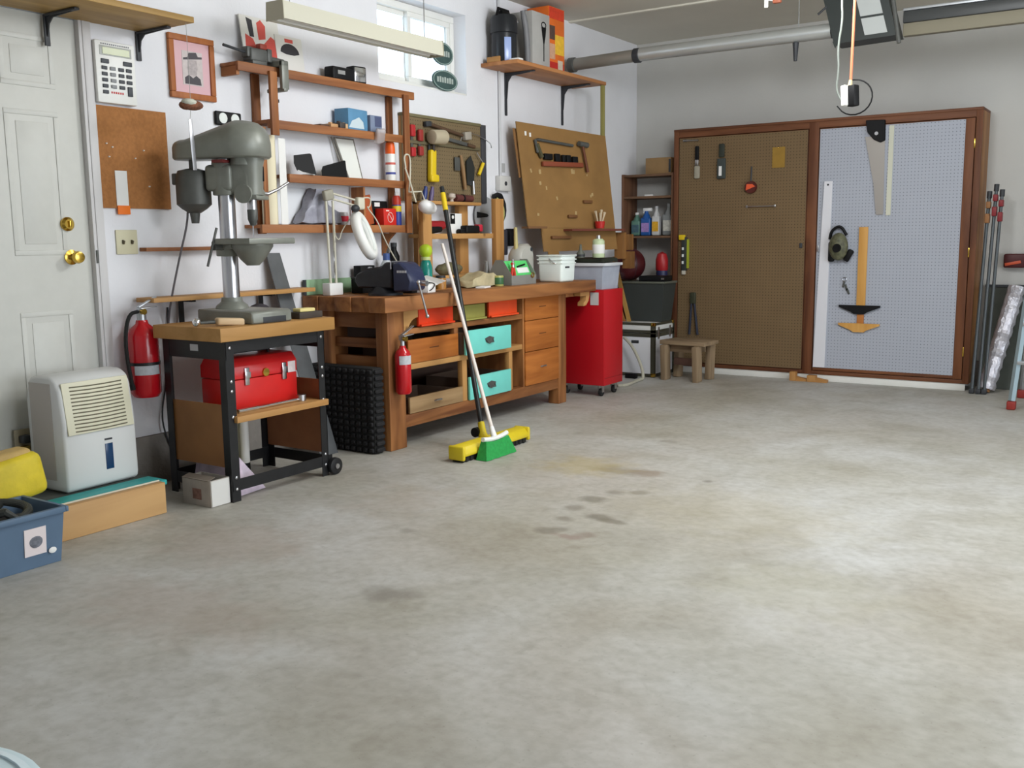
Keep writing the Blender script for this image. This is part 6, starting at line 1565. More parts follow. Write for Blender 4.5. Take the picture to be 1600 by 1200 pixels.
for (x, y, z) in ((TX1, TY0, 0.455), (TX1, TY1 - 0.03, 0.455), (TX1, TY0, 0.02)):
    t.part('brass_corner', S().cbox((x - 0.008, y + 0.008, z), (0.036, 0.036, 0.03), None, 0.006), M_BRASS)
t.part('handle_slot', S().box(0.36, 0.43, TY0 - 0.004, TY0 - 0.0005, 0.29, 0.315, 0.001), M_DARK)
for yy in (7.70, 7.93):
    l_ = t.part('latch', S().box(TX1 + 0.003, TX1 + 0.010, yy - 0.014, yy + 0.014, 0.33, 0.43, 0.002), M_STEEL)
q = S(); q.tube([at(975, 527, y=7.5), at(988, 540, y=7.48), at(1002, 570, y=7.45), at(1006, 592, y=7.42), Vector((0.56, 7.36, 0.014)), at(975, 604, z=0.012), at(955, 600, z=0.012)], 0.013, 8, smooth=2)
solo('grey_hose', 'pale grey hose looping to the floor in front of the white trunk', 'hose', q, mat('hose_pale', (176, 172, 156), 0.5), (0.5, 7.4, 0))
solo('black_foot_block', 'small black block on the floor in front of the white trunk', 'block', S().cbox((0.42, 7.50, 0.022), (0.10, 0.05, 0.042), None, 0.006), M_BLACKP, (0.42, 7.5, 0))
t = Thing('dark_storage_bin', 'dark grey plastic storage bin on the white trunk', 'bin', (0.38, 7.8, TZ))
t.part('bin_tub', tub(S(), 0.215, 0.60, 7.74, 8.0, TZ + 0.004, 0.795, 0.005, 0.03), mat('bin_dark', (56, 60, 58), 0.55))
t.part('bin_lid', S().box(0.20, 0.615, 7.725, 8.0, 0.796, 0.815, 0.005), mat('bin_lid', (92, 94, 84), 0.5))
t = Thing('flat_black_box', 'flat black box on the lid of the dark storage bin', 'box', (0.5, 7.85, 0.816))
t.part('box_body', S().box(0.365, 0.60, 7.74, 7.92, 0.816, 0.862, 0.006), M_BLACKP)
t.part('box_latch', S().box(0.58, 0.606, 7.735, 7.74, 0.832, 0.846), M_STEEL)
t = Thing('maroon_ball', 'large dark maroon leather ball on the lid of the dark bin', 'ball', (0.22, 7.86, 0.816))
t.part('ball', S().sph((0.215, 7.86, 0.958), 0.142, 28, 18), mat('maroon_leather', (72, 22, 26), 0.4, var=0.15))
t.part('seam', S().tube([(0.215 + 0.1425 * math.cos(k * PI / 16) * 0.8, 7.86 - 0.1425 * 0.6 * math.cos(k * PI / 16), 0.958 + 0.1425 * math.sin(k * PI / 16)) for k in range(32)], 0.002, 5, closed=True), M_DARK)
t.part('valve_cap', S().cyl((0.19, 7.84, 1.092), (0.19, 7.835, 1.112), 0.03, 0.025, 14), M_DARK)

t = Thing('step_stool', 'small weathered wooden step stool before the tall cabinet', 'stool', (0.87, 7.66, 0), rot=(0, 0, math.radians(-6)), local=True)
t.part('seat_board', S().box(-0.205, 0.215, -0.125, 0.0, 0.30, 0.335, 0.006), W_OLD_X)
t.part('seat_board', S().box(-0.20, 0.21, 0.004, 0.14, 0.302, 0.335, 0.006), W_OLD_X)
for x in (-0.155, 0.145):
    for y in (-0.11, 0.115):
        q = S(); q.cbox((x, y, 0.15), (0.05, 0.09, 0.30), (math.radians(4 if y < 0 else -4), 0, 0), 0.008); t.part('leg', q, W_OLD_Z)
for y in (-0.058, 0.058): t.part('apron', S().box(-0.14, 0.13, y - 0.01, y + 0.01, 0.235, 0.30, 0.003), W_OLD_X)
t.part('stretcher', S().box(-0.13, 0.12, -0.012, 0.012, 0.12, 0.18, 0.003), mat('stretcher_dark', (96, 70, 60), 0.8))

# ------------------------------------------------------------------ corner shelving
t = Thing('corner_shelving', 'dark wooden open shelving in the corner left of the tall cabinet', 'shelving', (0.26, 8.25, 0))
SY0 = 8.12
for z in (1.75, 1.557, 1.205, 0.60):
    t.part('shelf_board', S().box(0.026, 0.488, SY0, 8.395, z - 0.02, z, 0.002), wood('dark_shelf', (92, 66, 48), (124, 94, 70), 0, 12))
t.part('side_panel', S().box(0.49, 0.51, SY0, 8.395, 0.0, 1.755, 0.002), wood('dark_upright', (96, 64, 46), (130, 94, 70), 2, 12))
t.part('side_strip', S().box(0.002, 0.024, SY0, 8.395, 0.26, 1.755, 0.002), wood('dark_upright', (96, 64, 46), (130, 94, 70)))
t = Thing('kraft_carton', 'brown cardboard carton on top of the corner shelving', 'box', (0.36, 8.25, 1.751))
t.part('carton', S().box(0.225, 0.47, 8.15, 8.38, 1.7505, 1.89, 0.002), mat('kraft', (142, 112, 74), 0.7, var=0.08))
t.part('dark_label', S().box(0.45, 0.4702, 8.1485, 8.15, 1.76, 1.875), M_DARK)
def jug(name, label, x, y, z, w_, d_, h_, c, cap, trig=None, lab=None):
    t = Thing(name, label, 'bottle', (x, y, z), group='bottles on the corner shelving')
    q = S(); q.cbox((x, y, z + h_ * 0.35 + 0.0005), (w_, d_, h_ * 0.7), None, min(w_, d_) * 0.2, 3)
    q.lathe([(w_ * 0.42, 0.0), (w_ * 0.3, h_ * 0.14), (w_ * 0.18, h_ * 0.22), (w_ * 0.18, h_ * 0.30), (0, h_ * 0.30)], (x, y, z + h_ * 0.66), n=16)
    t.part('bottle_body', q, mat('bottle_' + name, c, 0.35))
    if trig: 
        q = S(); q.cbox((x + 0.012, y, z + h_ * 1.02), (0.085, 0.03, 0.03), None, 0.008); q.cbox((x - 0.02, y, z + h_ * 0.97), (0.012, 0.012, 0.045), (0, 0.4, 0), 0.003)
        t.part('trigger', q, mat('trig_' + name, trig, 0.4))
    else: t.part('cap', S().cyl((x, y, z + h_ * 0.955), (x, y, z + h_ * 1.05), w_ * 0.2, None, 14), mat('cap_' + name, cap, 0.4))
    if lab: t.part('label_patch', S().box(x - w_ * 0.4, x + w_ * 0.4, y - d_ / 2 - 0.0015, y - d_ / 2 - 0.0002, z + h_ * 0.15, z + h_ * 0.5), mat('lab_' + name, lab, 0.5, var=0.2, scale=60))
jug('green_jug', 'pale green jug with a white cap at the left of the corner shelf', 0.10, 8.24, 1.206, 0.09, 0.08, 0.20, (92, 130, 116), (222, 222, 222), lab=(70, 98, 110))
jug('blue_spray', 'blue spray bottle with a white trigger on the corner shelf', 0.205, 8.22, 1.206, 0.095, 0.06, 0.23, (36, 88, 158), None, trig=(232, 232, 232), lab=(160, 130, 190))
jug('white_cleaner', 'white bottle with a yellow label on the corner shelf', 0.305, 8.22, 1.206, 0.075, 0.06, 0.25, (206, 206, 206), (196, 196, 200), lab=(222, 168, 44))
jug('grey_jug', 'grey jug with a pale label at the right of the corner shelf', 0.42, 8.24, 1.206, 0.105, 0.08, 0.27, (140, 144, 144), (150, 150, 150), lab=(206, 206, 196))
solo('small_white_parts', 'small white clip on the second corner shelf', 'clip', S().cbox((0.24, 8.2, 1.566), (0.08, 0.04, 0.016), (0, 0, 0.2), 0.004), M_PAPER, (0.24, 8.2, 1.558))
t = Thing('red_blue_can', 'red canister with a blue base at the back of the corner shelving', 'canister', (0.44, 8.05, 0.816))
t.part('blue_base', S().cyl((0.44, 8.05, 0.806), (0.44, 8.05, 0.90), 0.05, None, 20), mat('can_navy', (44, 48, 84), 0.4))
t.part('red_body', S().lathe([(0.048, 0.09), (0.055, 0.10), (0.055, 0.19), (0.04, 0.24), (0.0, 0.26)], (0.44, 8.05, 0.806), n=20), mat('can_crimson', (168, 36, 40), 0.4))
solo('rear_ledge', 'low dark board behind the dark bin carrying the red canister', 'board', S().box(0.03, 0.488, 8.005, 8.118, 0.785, 0.805, 0.002), wood('dark_shelf', (92, 66, 48), (124, 94, 70)), (0.26, 8.06, 0.785))

# ------------------------------------------------------------------ tall cabinet with pegboard doors
KX0, KX1, KY, KZ0, KZ1 = 0.53, 2.98, 8.08, 0.055, 2.09
t = Thing('tall_cabinet', 'wide brown cabinet with one brown and one white pegboard door', 'cabinet', (1.75, 8.25, 0))
t.part('side', S().box(KX0, KX0 + 0.022, KY + 0.022, YB - 0.005, KZ0, KZ1, 0.002), W_CAB_Z)
t.part('side', S().box(KX1 - 0.022, KX1, KY + 0.022, YB - 0.005, KZ0, KZ1, 0.002), wood('cabinet_side', (128, 86, 50), (164, 118, 74), 2, 10))
t.part('top', S().box(KX0, KX1, KY - 0.004, YB - 0.005, KZ1, KZ1 + 0.02, 0.002), W_CAB_X)
t.part('back', S().box(KX0 + 0.022, KX1 - 0.022, YB - 0.014, YB - 0.006, KZ0, KZ1), W_HARD)
t.part('floor_board', S().box(KX0 + 0.022, KX1 - 0.022, KY + 0.022, YB - 0.014, KZ0 + 0.03, KZ0 + 0.05), W_CAB_X)
for (a, c) in ((KX0, KX0 + 0.045), (1.705, 1.785), (KX1 - 0.045, KX1)):
    t.part('stile', S().box(a, c, KY, KY + 0.022, KZ0, KZ1, 0.002), W_CAB_Z)
t.part('rail', S().box(KX0 + 0.045, KX1 - 0.045, KY + 0.002, KY + 0.022, KZ1 - 0.05, KZ1, 0.002), W_CAB_X)
t.part('rail', S().box(KX0 + 0.045, KX1 - 0.045, KY + 0.002, KY + 0.022, KZ0, KZ0 + 0.03, 0.002), W_CAB_X)
PEG_B = pegboard_material('peg_cabinet_brown', (116, 95, 68), (72, 57, 40), 'xz')
PEG_W = pegboard_material('peg_cabinet_white', (172, 176, 187), (118, 121, 130), 'xz', var=0.015)
d1 = t.part('door', S().box(0.58, 1.70, KY + 0.004, KY + 0.02, 0.09, 2.035, 0.002), W_CAB_Z)
t.part('pegboard_panel', S().box(0.584, 1.696, KY - 0.003, KY + 0.004, 0.094, 2.031), PEG_B, parent=d1)
t.part('latch', S().box(1.655, 1.68, KY - 0.012, KY - 0.003, 1.09, 1.13, 0.003), M_DARK, parent=d1)
d2 = t.part('door', S().box(1.79, 2.93, KY + 0.004, KY + 0.02, 0.09, 2.035, 0.002), W_CAB_Z)
t.part('pegboard_panel', S().box(1.796, 2.865, KY - 0.003, KY + 0.004, 0.115, 2.028), PEG_W, parent=d2)
t.part('door_edge', S().box(2.866, 2.93, KY - 0.004, KY + 0.004, 0.09, 2.035, 0.002), W_CAB_Z, parent=d2)
t.part('door_edge', S().box(1.792, 2.866, KY - 0.004, KY + 0.004, 0.09, 0.114, 0.002), W_CAB_X, parent=d2)
t.part('latch', S().box(1.80, 1.815, KY - 0.012, KY - 0.003, 1.06, 1.11, 0.003), M_STEEL, parent=d2)
for z in (0.30, 1.05, 1.85): t.part('hinge', S().box(2.927, 2.937, KY - 0.008, KY - 0.002, z - 0.035, z + 0.035, 0.002), M_BRASS)
t.part('plinth', S().box(0.60, 2.955, KY + 0.012, KY + 0.03, 0.0, 0.054, 0.002), M_TRIM)
t.part('plinth', S().box(0.60, 2.955, YB - 0.05, YB - 0.03, 0.0, 0.054, 0.002), M_TRIM)
for (x, w_, z, lb) in ((1.63, 0.05, 0.075, 'left orange wood block at the foot of the tall cabinet'), (1.775, 0.07, 0.055, 'right orange wood block at the foot of the tall cabinet')):
    t = Thing('wood_block', lb, 'block', (x, KY - 0.05, 0), group='wood blocks at the cabinet foot')
    t.part('block', S().box(x, x + w_, KY - 0.09, KY - 0.03, 0.0005, z, 0.003), W_PINE_Z)
    t.part('wedge', S().prism([(0, 0.0), (0.09, 0.0), (0.09, 0.02), (0, 0.035)], (x + w_ + 0.001, KY - 0.032, 0.0005), EX, EZ, 0.05), W_PINE_X)

# tools on the brown door
PF = KY - 0.004
def peg(name, label, cat, x, z): return Thing(name, label, cat, (x, PF, z), group='tools on the cabinet doors')
t = peg('dust_brush', 'black handled brush with pale bristles at the top left of the brown door', 'brush', 0.75, 1.68)
t.part('handle', S().cbox((0.752, PF - 0.012, 1.90), (0.035, 0.02, 0.12), None, 0.008), M_BLACKP)
t.part('bristles', S().cbox((0.755, PF - 0.014, 1.74), (0.05, 0.025, 0.11), None, 0.015), mat('bristle_grey', (158, 152, 136), 0.8))
t.part('ferrule', S().cbox((0.753, PF - 0.013, 1.82), (0.03, 0.018, 0.05), None, 0.004), M_STEEL)
t = peg('wide_brush', 'dark wide brush second from the left on the brown door', 'brush', 0.98, 1.69)
t.part('handle', S().cbox((0.975, PF - 0.012, 1.91), (0.05, 0.02, 0.11), None, 0.008), mat('handle_dgreen', (48, 52, 44), 0.6))
t.part('bristles', S().cbox((0.975, PF - 0.014, 1.76), (0.075, 0.025, 0.17), None, 0.008), mat('bristle_dark', (62, 68, 66), 0.8))
t.part('pale_patch', S().cbox((0.97, PF - 0.028, 1.74), (0.025, 0.004, 0.08), None), M_PAPER)
t = peg('tape_measure', 'red orange tape reel hanging from a hook on the brown door', 'tape measure', 1.24, 1.54)
t.part('reel', S().cyl((1.235, PF - 0.001, 1.595), (1.235, PF - 0.03, 1.595), 0.052, 0.048, 20), mat('reel_dark', (84, 32, 26), 0.5))
t.part('orange_face', S().prism([(-0.035, -0.02), (0.045, 0.01), (0.02, 0.03), (-0.03, 0.03)], (1.235, PF - 0.031, 1.59), EX, EZ, 0.003), mat('face_orange', (226, 92, 54), 0.4))
t.part('hook', S().tube([(1.235, PF - 0.012, 1.64), (1.238, PF - 0.012, 1.70), (1.236, PF - 0.002, 1.765)], 0.006, 6), M_DARK)
t = peg('yellow_card', 'faded yellow envelope pinned at the top right of the brown door', 'card', 1.46, 1.74)
t.part('card', S().box(1.41, 1.515, PF - 0.004, PF - 0.001, 1.745, 1.91), mat('card_ochre', (150, 116, 44), 0.7, var=0.12))
t.part('pin', S().sph((1.46, PF - 0.005, 1.905), 0.006, 8, 6), M_BRASS)
t = peg('towel_bar', 'thin metal bar holder in the middle of the brown door', 'bar', 1.32, 1.43)
t.part('bar', S().cyl((1.205, PF - 0.02, 1.436), (1.445, PF - 0.02, 1.436), 0.005, None, 8), M_STEEL)
for x in (1.205, 1.445): t.part('bracket', S().cbox((x, PF - 0.011, 1.436), (0.016, 0.02, 0.02), None, 0.003), M_STEEL)
t = peg('tool_rod', 'thin steel rod along the top edge of the brown door', 'rod', 0.68, 2.0)
t.part('rod', S().cyl((0.62, PF - 0.008, 2.012), (0.76, PF - 0.008, 2.008), 0.007, None, 8), M_STEEL)
t.part('rod_clip', S().cbox((0.64, PF - 0.006, 2.012), (0.02, 0.012, 0.02), None), M_DARK)
t = peg('spirit_level', 'yellow and black spirit level hanging at the left edge of the brown door', 'level', 0.64, 0.86)
t.part('level_body', S().box(0.625, 0.672, PF - 0.03, PF - 0.002, 0.90, 1.19, 0.004), mat('level_dark', (50, 54, 52), 0.5))
t.part('yellow_cap', S().box(0.60, 0.655, PF - 0.035, PF - 0.002, 1.165, 1.21, 0.006), M_YELLOW)
t.part('yellow_edge', S().box(0.674, 0.69, PF - 0.028, PF - 0.002, 0.92, 1.17, 0.002), mat('level_lime', (160, 166, 48), 0.5))
for z in (0.97, 1.03, 1.09): t.part('vial', S().cyl((0.64, PF - 0.032, z - 0.012), (0.64, PF - 0.032, z + 0.012), 0.010, None, 10), mat('vial_white', (206, 210, 206), 0.2))
t.part('white_foot', S().box(0.628, 0.66, PF - 0.028, PF - 0.002, 0.865, 0.90, 0.004), mat('foot_pale', (196, 190, 176), 0.5))
t = peg('bolt_cutter', 'dark bolt cutter standing open at the lower left of the brown door', 'bolt cutter', 0.74, 0.36)
t.part('cutter_head', S().cbox((0.735, PF - 0.015, 0.66), (0.055, 0.025, 0.10), None, 0.008), mat('cutter_dark', (58, 60, 44), 0.5))
for (x0, x1) in ((0.722, 0.705), (0.748, 0.782)): t.part('handle', S().cyl((x0, PF - 0.015, 0.62), (x1, PF - 0.015, 0.34), 0.010, 0.012, 8), mat('cutter_handle', (38, 42, 58), 0.5))
# tools on the white door
t = peg('hand_saw', 'hand saw with a black handle hanging blade down on the white door', 'saw', 2.26, 1.32)
q = S(); q.prism([(-0.115, 0.60), (0.035, 0.60), (0.045, 0.0), (-0.01, 0.0), (-0.04, 0.25)], (2.262, PF - 0.006, 1.345), EX, EZ, 0.002)
t.part('blade', q, mat('saw_blade', (178, 172, 166), 0.3, metal=0.6))
q = S(); q.prism([(-0.085, 0.14), (0.06, 0.135), (0.065, -0.02), (0.03, -0.035), (-0.02, -0.01), (-0.07, 0.05)], (2.235, PF - 0.001, 1.93), EX, EZ, 0.025, 0.004)
t.part('saw_handle', q, M_BLACKP)
t.part('grip_hole', S().cyl((2.235, PF - 0.026, 1.965), (2.235, PF - 0.0285, 1.965), 0.014, None, 12), M_STEEL)
solo('cream_batten', 'thin cream batten standing behind the hand saw on the white door', 'batten', S().box(2.325, 2.36, PF - 0.005, PF - 0.001, 1.34, 2.02), mat('batten_cream', (206, 206, 188), 0.6), (2.34, PF, 1.34))
t = peg('straightedge', 'long white straightedge down the left side of the white door', 'straightedge', 1.86, 0.12)
t.part('blade', S().prism([(-0.05, 0.0), (0.045, 0.0), (0.06, 1.50), (-0.005, 1.50)], (1.85, PF - 0.002, 0.118), EX, EZ, 0.012), mat('edge_white', (222, 222, 228), 0.4))
t.part('hang_hole', S().cyl((1.875, PF - 0.0142, 1.59), (1.875, PF - 0.016, 1.59), 0.008, None, 10), M_DARK)
t = peg('respirator_mask', 'black and olive respirator mask hanging on the white door', 'mask', 1.99, 0.97)
q = S(); q.sph((1.985, PF - 0.055, 1.10), (0.075, 0.05, 0.11), 18, 12)
t.part('face_piece', q, mat('mask_olive', (92, 92, 70), 0.5, var=0.5, scale=30))
t.part('filter', S().cyl((1.985, PF - 0.095, 1.09), (1.985, PF - 0.12, 1.085), 0.035, 0.03, 16), M_BLACKP)
t.part('strap', S().tube([(1.905, PF - 0.02, 1.16), (1.92, PF - 0.03, 1.23), (1.99, PF - 0.03, 1.27), (2.04, PF - 0.03, 1.19)], 0.012, 8, smooth=2), M_BLACKP)
t.part('side_pad', S().cbox((1.925, PF - 0.03, 1.06), (0.05, 0.04, 0.16), None, 0.015, 3), M_BLACKP)
t.part('side_pad', S().cbox((2.06, PF - 0.03, 1.03), (0.045, 0.04, 0.10), (0, 0.5, 0), 0.012, 3), M_BLACKP)
t = peg('key_ring', 'small bunch of keys hanging beside the T-square', 'keys', 2.04, 0.72)
t.part('ring', S().tube([(2.03 + 0.016 * math.cos(k * PI / 6), PF - 0.008, 0.84 + 0.016 * math.sin(k * PI / 6)) for k in range(12)], 0.003, 5, closed=True), M_STEEL)
for (x, z, a) in ((2.025, 0.80, 0.2), (2.045, 0.775, -0.3), (2.06, 0.745, -0.4)): t.part('key', S().cbox((x, PF - 0.008, z), (0.016, 0.005, 0.05), (0, a, 0), 0.001), M_GREYDK)
def tsq(name, label, zt, zb, wb, mb, mh, w_):
    t = peg(name, label, 'T-square', 2.165, zb)
    t.part('blade', S().box(2.165 - w_ / 2, 2.165 + w_ / 2, PF - 0.010 - (0.004 if mh is M_BLACKP else 0), PF - 0.004 - (0.004 if mh is M_BLACKP else 0), zb + 0.02, zt, 0.002), mb)
    q = S(); q.prism([(-wb / 2, 0.0), (wb / 2, 0.0), (wb / 2, -0.015), (0.06, -0.055), (0.04, -0.07), (-0.04, -0.07), (-0.06, -0.055), (-wb / 2, -0.015)], (2.155, PF - 0.004, zb + 0.03), EX, EZ, 0.018)
    t.part('stock', q, mh)
W_TSQ = wood('tsquare_wood', (196, 142, 70), (216, 166, 94), 2, 10)
tsq('t_square', 'wooden T-square with a black stock on the white door', 1.252, 0.605, 0.32, W_TSQ, M_BLACKP, 0.07)
tsq('t_square', 'shorter all wooden T-square below the black stocked one', 0.562, 0.46, 0.32, wood('tsquare_dark', (170, 104, 50), (196, 128, 66), 2), W_TSQ, 0.055)

# ------------------------------------------------------------------ right of the cabinet
for (x, lb, zt) in ((3.04, 'left pipe clamp with wooden pad leaning beside the tall cabinet', 1.45), (3.085, 'middle red headed pipe clamp beside the tall cabinet', 1.50), (3.125, 'right red headed pipe clamp beside the tall cabinet', 1.46)):
    t = Thing('pipe_clamp', lb, 'clamp', (x, 8.0, 0), group='pipe clamps beside the tall cabinet')
    b0, b1 = Vector((x - 0.02, 7.98, 0.0)), Vector((x + 0.0, 8.16, zt))
    u_ = (b1 - b0).normalized()
    t.part('pipe', S().cyl(b0 + u_ * 0.02, b1, 0.012, None, 10), mat('pipe_dark', (84, 89, 92), 0.45, metal=0.5))
    for (dd, hh) in ((0.15, 0.07), (0.05, 0.05)): t.part('clamp_head', S().cbox(b1 - u_ * dd, (0.032, 0.06, hh), None, 0.006), mat('clamp_red', (132, 36, 42), 0.5) if x > 3.05 else mat('clamp_wood', (150, 104, 64), 0.6))
    t.part('screw_handle', S().cyl(b1, b1 + u_ * 0.05, 0.018, None, 10), M_DARK)
    t.part('tail_stop', S().cbox(b0 + u_ * 0.022, (0.035, 0.05, 0.035), None, 0.005), M_DARK)
t = Thing('foil_roll', 'silver foil wrapped roll leaning on the back wall beside the cabinet', 'roll', (3.09, 8.1, 0))
a, c = Vector((3.10, 8.07, 0.0)), Vector((3.25, 8.30, 0.80))
u_ = (c - a).normalized()
q = S(); q.tube([a + u_ * (0.03 + (c - a).length * k / 26 * 0.95) for k in range(27)], [0.06 + 0.004 * math.sin(k * 2.3) for k in range(27)], 14)
for v in q.bm.verts: v.co += Vector((math.sin(v.co.z * 120 + v.co.x * 90), math.sin(v.co.z * 95), 0)) * 0.003
t.part('foil_wrap', q, mat('foil', (206, 204, 212), 0.38, metal=0.6, bump=0.8, bscale=30), ang=20)
t.part('cardboard_core', S().cyl(a + u_ * 0.01, a + u_ * 0.04, 0.03, None, 14), W_HARD)
t = Thing('dark_plywood_sheet', 'dark green grey panel leaning on the back wall behind the foil roll', 'panel', (3.3, 8.35, 0))
slab(t, 'panel', [(3.02, 8.38, 0.78), (3.02, 8.30, 0.001), (3.9, 8.30, 0.001), (3.9, 8.38, 0.78)], 0.015, mat('panel_dark', (74, 78, 72), 0.7, var=0.1))
t.part('panel_cap', S().box(3.02, 3.9, 8.365, 8.39, 0.781, 0.80), M_DARK)
t = Thing('red_saw_tool', 'dark red power tool hung on the back wall above the foil roll', 'power tool', (3.22, 8.38, 0.92))
t.part('tool_body', S().box(3.14, 3.30, 8.33, 8.415, 0.93, 1.035, 0.012, 3), mat('tool_maroon', (74, 26, 28), 0.45))
t.part('orange_stripe', S().cbox((3.205, 8.325, 0.965), (0.11, 0.008, 0.022), (0, -0.2, 0), 0.002), mat('tool_orange', (196, 82, 50), 0.45))
# aluminium step ladder
t = Thing('step_ladder', 'aluminium step ladder with red feet at the right edge', 'ladder', (3.45, 7.4, 0))
def side(x, dx, y):
    q = S(); b0, b1 = Vector((x, y, 0.06)), Vector((x + dx, y + 0.22, 1.62))
    q.cyl(b0, b1, 0.022, None, 4)
    return q, b0, b1
q, b0, b1 = side(3.36, 0.10, 7.38); t.part('front_rail', q, mat('ladder_blue_alu', (172, 192, 200), 0.35, metal=0.6))
q, c0, c1 = side(3.86, -0.06, 7.38); t.part('front_rail', q, mat('ladder_blue_alu', (172, 192, 200)))
for p in (b0, c0, Vector((3.36, 7.95, 0.06)), Vector((3.86, 7.95, 0.06))): t.part('rubber_foot', S().cbox(p - Vector((0, 0, 0.03)), (0.055, 0.07, 0.058), None, 0.008), mat('foot_red', (138, 44, 36), 0.6))
for k in range(1, 6):
    f_ = k / 6.0
    p, r_ = b0 + (b1 - b0) * f_, c0 + (c1 - c0) * f_
    t.part('step', S().box(p.x, r_.x, p.y - 0.035, p.y + 0.045, p.z - 0.012, p.z + 0.012, 0.003), M_ALU)
for x in (3.36, 3.86): t.part('rear_rail', S().cyl((x, 7.95, 0.06), (x + (0.09 if x < 3.5 else -0.05), 7.62, 1.60), 0.016, None, 4), M_ALU)
t.part('top_cap', S().box(3.42, 3.84, 7.55, 7.68, 1.60, 1.64, 0.006), mat('foot_red', (138, 44, 36)))

# ------------------------------------------------------------------ overhead duct, opener and cords
YD, ZD = 7.1, 2.575
t = Thing('galvanised_duct', 'long round galvanised duct under the ceiling along the back of the room', 'duct', (1.2, YD, ZD))
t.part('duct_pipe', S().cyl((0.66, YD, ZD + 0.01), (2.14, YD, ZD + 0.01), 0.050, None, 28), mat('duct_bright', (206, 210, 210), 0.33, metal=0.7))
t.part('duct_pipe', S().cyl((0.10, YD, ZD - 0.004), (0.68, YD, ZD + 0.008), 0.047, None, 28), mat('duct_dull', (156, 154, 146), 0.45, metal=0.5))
t.part('flange', S().lathe([(0.040, 0.0), (0.058, 0.0), (0.058, 0.05), (0.046, 0.055), (0.040, 0.055)], (0.055, YD, ZD - 0.006), (1, 0, 0), 28), M_GREYDK)
t.part('collar', S().lathe([(0.051, 0.0), (0.055, 0.004), (0.055, 0.05), (0.051, 0.054)], (0.63, YD, ZD + 0.006), (1, 0, 0), 28), M_DARK)
t.part('strap', S().cyl((1.9, YD + 0.02, ZD + 0.055), (1.9, YD + 0.02, ZC), 0.003, None, 6), M_GALV)
t.part('drop_pin', S().cyl((1.89, YD, ZD - 0.04), (1.89, YD, 2.41), 0.022, 0.012, 10), M_DARK)
t = Thing('opener_unit', 'dark metal ceiling unit with pale grey panels hung at the end of the duct', 'ceiling unit', (2.35, YD, 2.48))
M_OP = mat('opener_dark', (40, 46, 44), 0.5)
q = S(); q.prism([(2.09, 2.80), (2.175, 2.482), (2.585, 2.495), (2.50, 2.81)], (0, YD + 0.13, 0), EX, EZ, 0.20)
t.part('housing', q, M_OP)
for (z0, z1) in ((2.515, 2.625), (2.64, 2.78)):
    q = S(); o1 = lambda z: 2.585 - (z - 2.495) * 0.27
    q.prism([(o1(z0) - 0.20, z0), (o1(z0) - 0.055, z0 + 0.004), (o1(z1) - 0.055, z1 + 0.004), (o1(z1) - 0.20, z1)], (0, YD - 0.071, 0), EX, EZ, 0.004)
    t.part('pale_panel', q, mat('panel_pale', (176, 180, 178), 0.5))
t.part('edge_bar', S().cyl((2.60, YD - 0.07, 2.44), (2.535, YD - 0.07, 2.82), 0.014, None, 8), M_GREYDK)
t.part('corner_tip', S().prism([(2.165, 2.50), (2.20, 2.49), (2.185, 2.45)], (0, YD - 0.066, 0), EX, EZ, 0.006), M_OP)
for x in (2.15, 2.5): t.part('hanger', S().box(x - 0.012, x + 0.012, YD, YD + 0.02, 2.80, ZC), M_GALV)
t.part('lever', S().cyl((2.12, YD - 0.07, 2.735), (2.06, YD - 0.07, 2.69), 0.008, None, 8), M_DARK)
t = Thing('overhead_track', 'dark overhead track with a beige lower beam running right from the ceiling unit', 'track', (3.2, YD, 2.49))
t.part('track', S().box(2.61, 6.4, YD - 0.03, YD + 0.05, 2.572, 2.645, 0.004), mat('track_dark', (58, 60, 60), 0.4))
t.part('upper_flange', S().box(2.61, 6.4, YD - 0.04, YD + 0.06, 2.646, 2.664, 0.003), M_ALU)
t.part('beige_beam', S().box(2.61, 6.4, YD - 0.02, YD + 0.04, 2.49, 2.571, 0.004), mat('beam_beige', (128, 122, 104), 0.6))
for x in (3.6, 5.2): t.part('hanger', S().box(x - 0.012, x + 0.012, YD, YD + 0.02, 2.66, ZC), M_GALV)
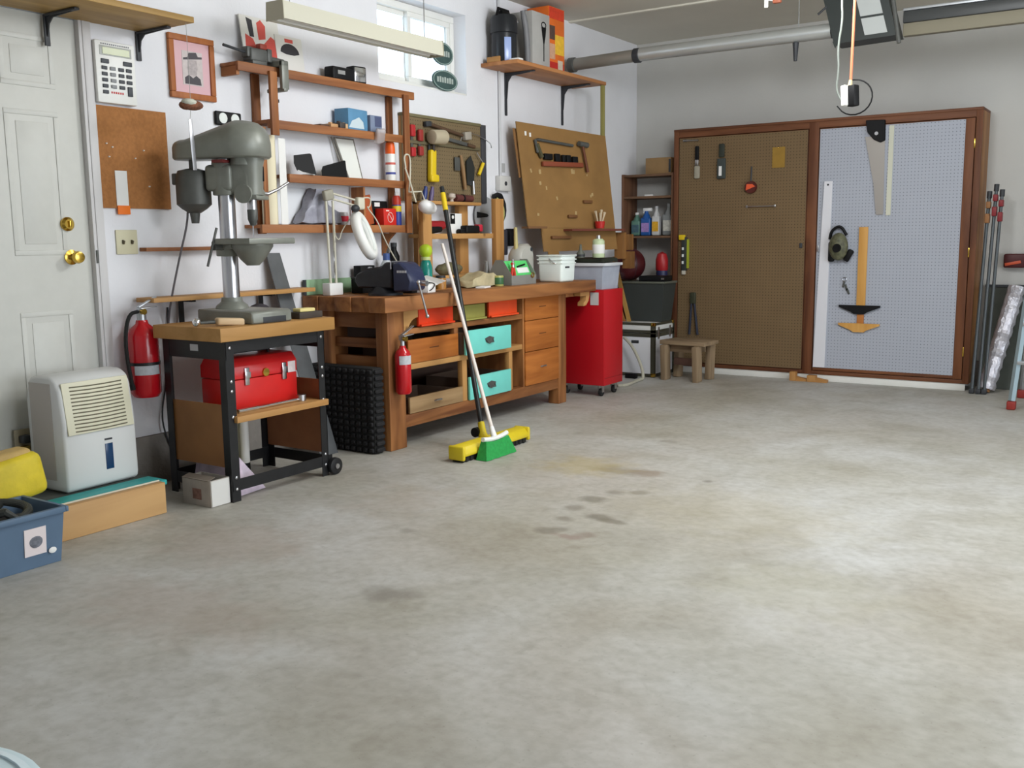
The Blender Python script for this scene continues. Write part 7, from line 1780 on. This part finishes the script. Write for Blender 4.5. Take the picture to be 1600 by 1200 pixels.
# orange drop cord with a twin outlet
OB = at(1329, 150, y=5.0)
t = Thing('drop_cord', 'orange drop cord with a black and white outlet box hanging from the ceiling', 'cord', OB)
t.part('outlet_box', S().cbox(OB + Vector((0.012, 0, 0)), (0.045, 0.04, 0.10), (0, math.radians(-4), math.radians(-25)), 0.006), M_BLACKP)
t.part('white_side', S().cbox(OB + Vector((-0.022, -0.006, 0.002)), (0.028, 0.042, 0.098), (0, math.radians(-4), math.radians(-25)), 0.006), M_WHITEP)
top = Vector((OB.x + 0.01, 5.0, ZC))
t.part('orange_cord', S().tube([OB + Vector((-0.002, 0, 0.05)), OB + Vector((0.002, 0, 0.3)), top], 0.0065, 8), mat('cord_orange', (224, 120, 84), 0.5))
t.part('plug_neck', S().cyl(OB + Vector((-0.004, 0, 0.05)), OB + Vector((-0.002, 0, 0.075)), 0.011, 0.008, 10), mat('neck_beige', (196, 180, 140), 0.5))
lp = [OB + Vector((-0.004, 0, 0.068)) + Vector((0.0, 0, 0))]
for k in range(9):
    a_ = math.radians(100 - k * 32)
    lp.append(OB + Vector((0.012 + 0.088 * math.cos(a_), 0.02, -0.005 + 0.085 * math.sin(a_))))
t.part('black_cable', S().tube(lp, 0.0035, 6, smooth=1), M_BLACKP)
gp = [at(1316, 160, y=5.02), at(1306, 140, y=5.03), at(1311, 110, y=5.03), at(1309, 75, y=5.03), at(1317, 30, y=5.03), at(1315, 0, y=5.03), Vector((at(1315, 0, y=5.03).x, 5.03, ZC))]
solo('grey_cable', 'thin grey cable hanging from the ceiling beside the orange cord', 'cable', S().tube(gp, 0.005, 6, smooth=2), mat('cable_grey', (112, 118, 112), 0.5), gp[0])
t = Thing('ceiling_hook', 'small white ceiling hook with an orange tip near the top edge', 'hook', at(1197, 4, z=ZC - 0.05))
h0 = at(1197, 12, y=6.0); 
t.part('hook_stem', S().cyl(h0, Vector((h0.x, 6.0, ZC)), 0.012, None, 8), M_WHITEP)
t.part('orange_tip', S().cbox((h0.x + 0.06, 6.02, at(1212, 2, y=6.02).z), (0.05, 0.03, 0.025), None, 0.006), mat('tip_rust', (150, 84, 60), 0.6))
t.part('cross_bar', S().cyl((h0.x - 0.005, 6.01, h0.z + 0.05), (h0.x + 0.07, 6.02, at(1212, 2, y=6.02).z), 0.006, None, 6), M_WHITEP)
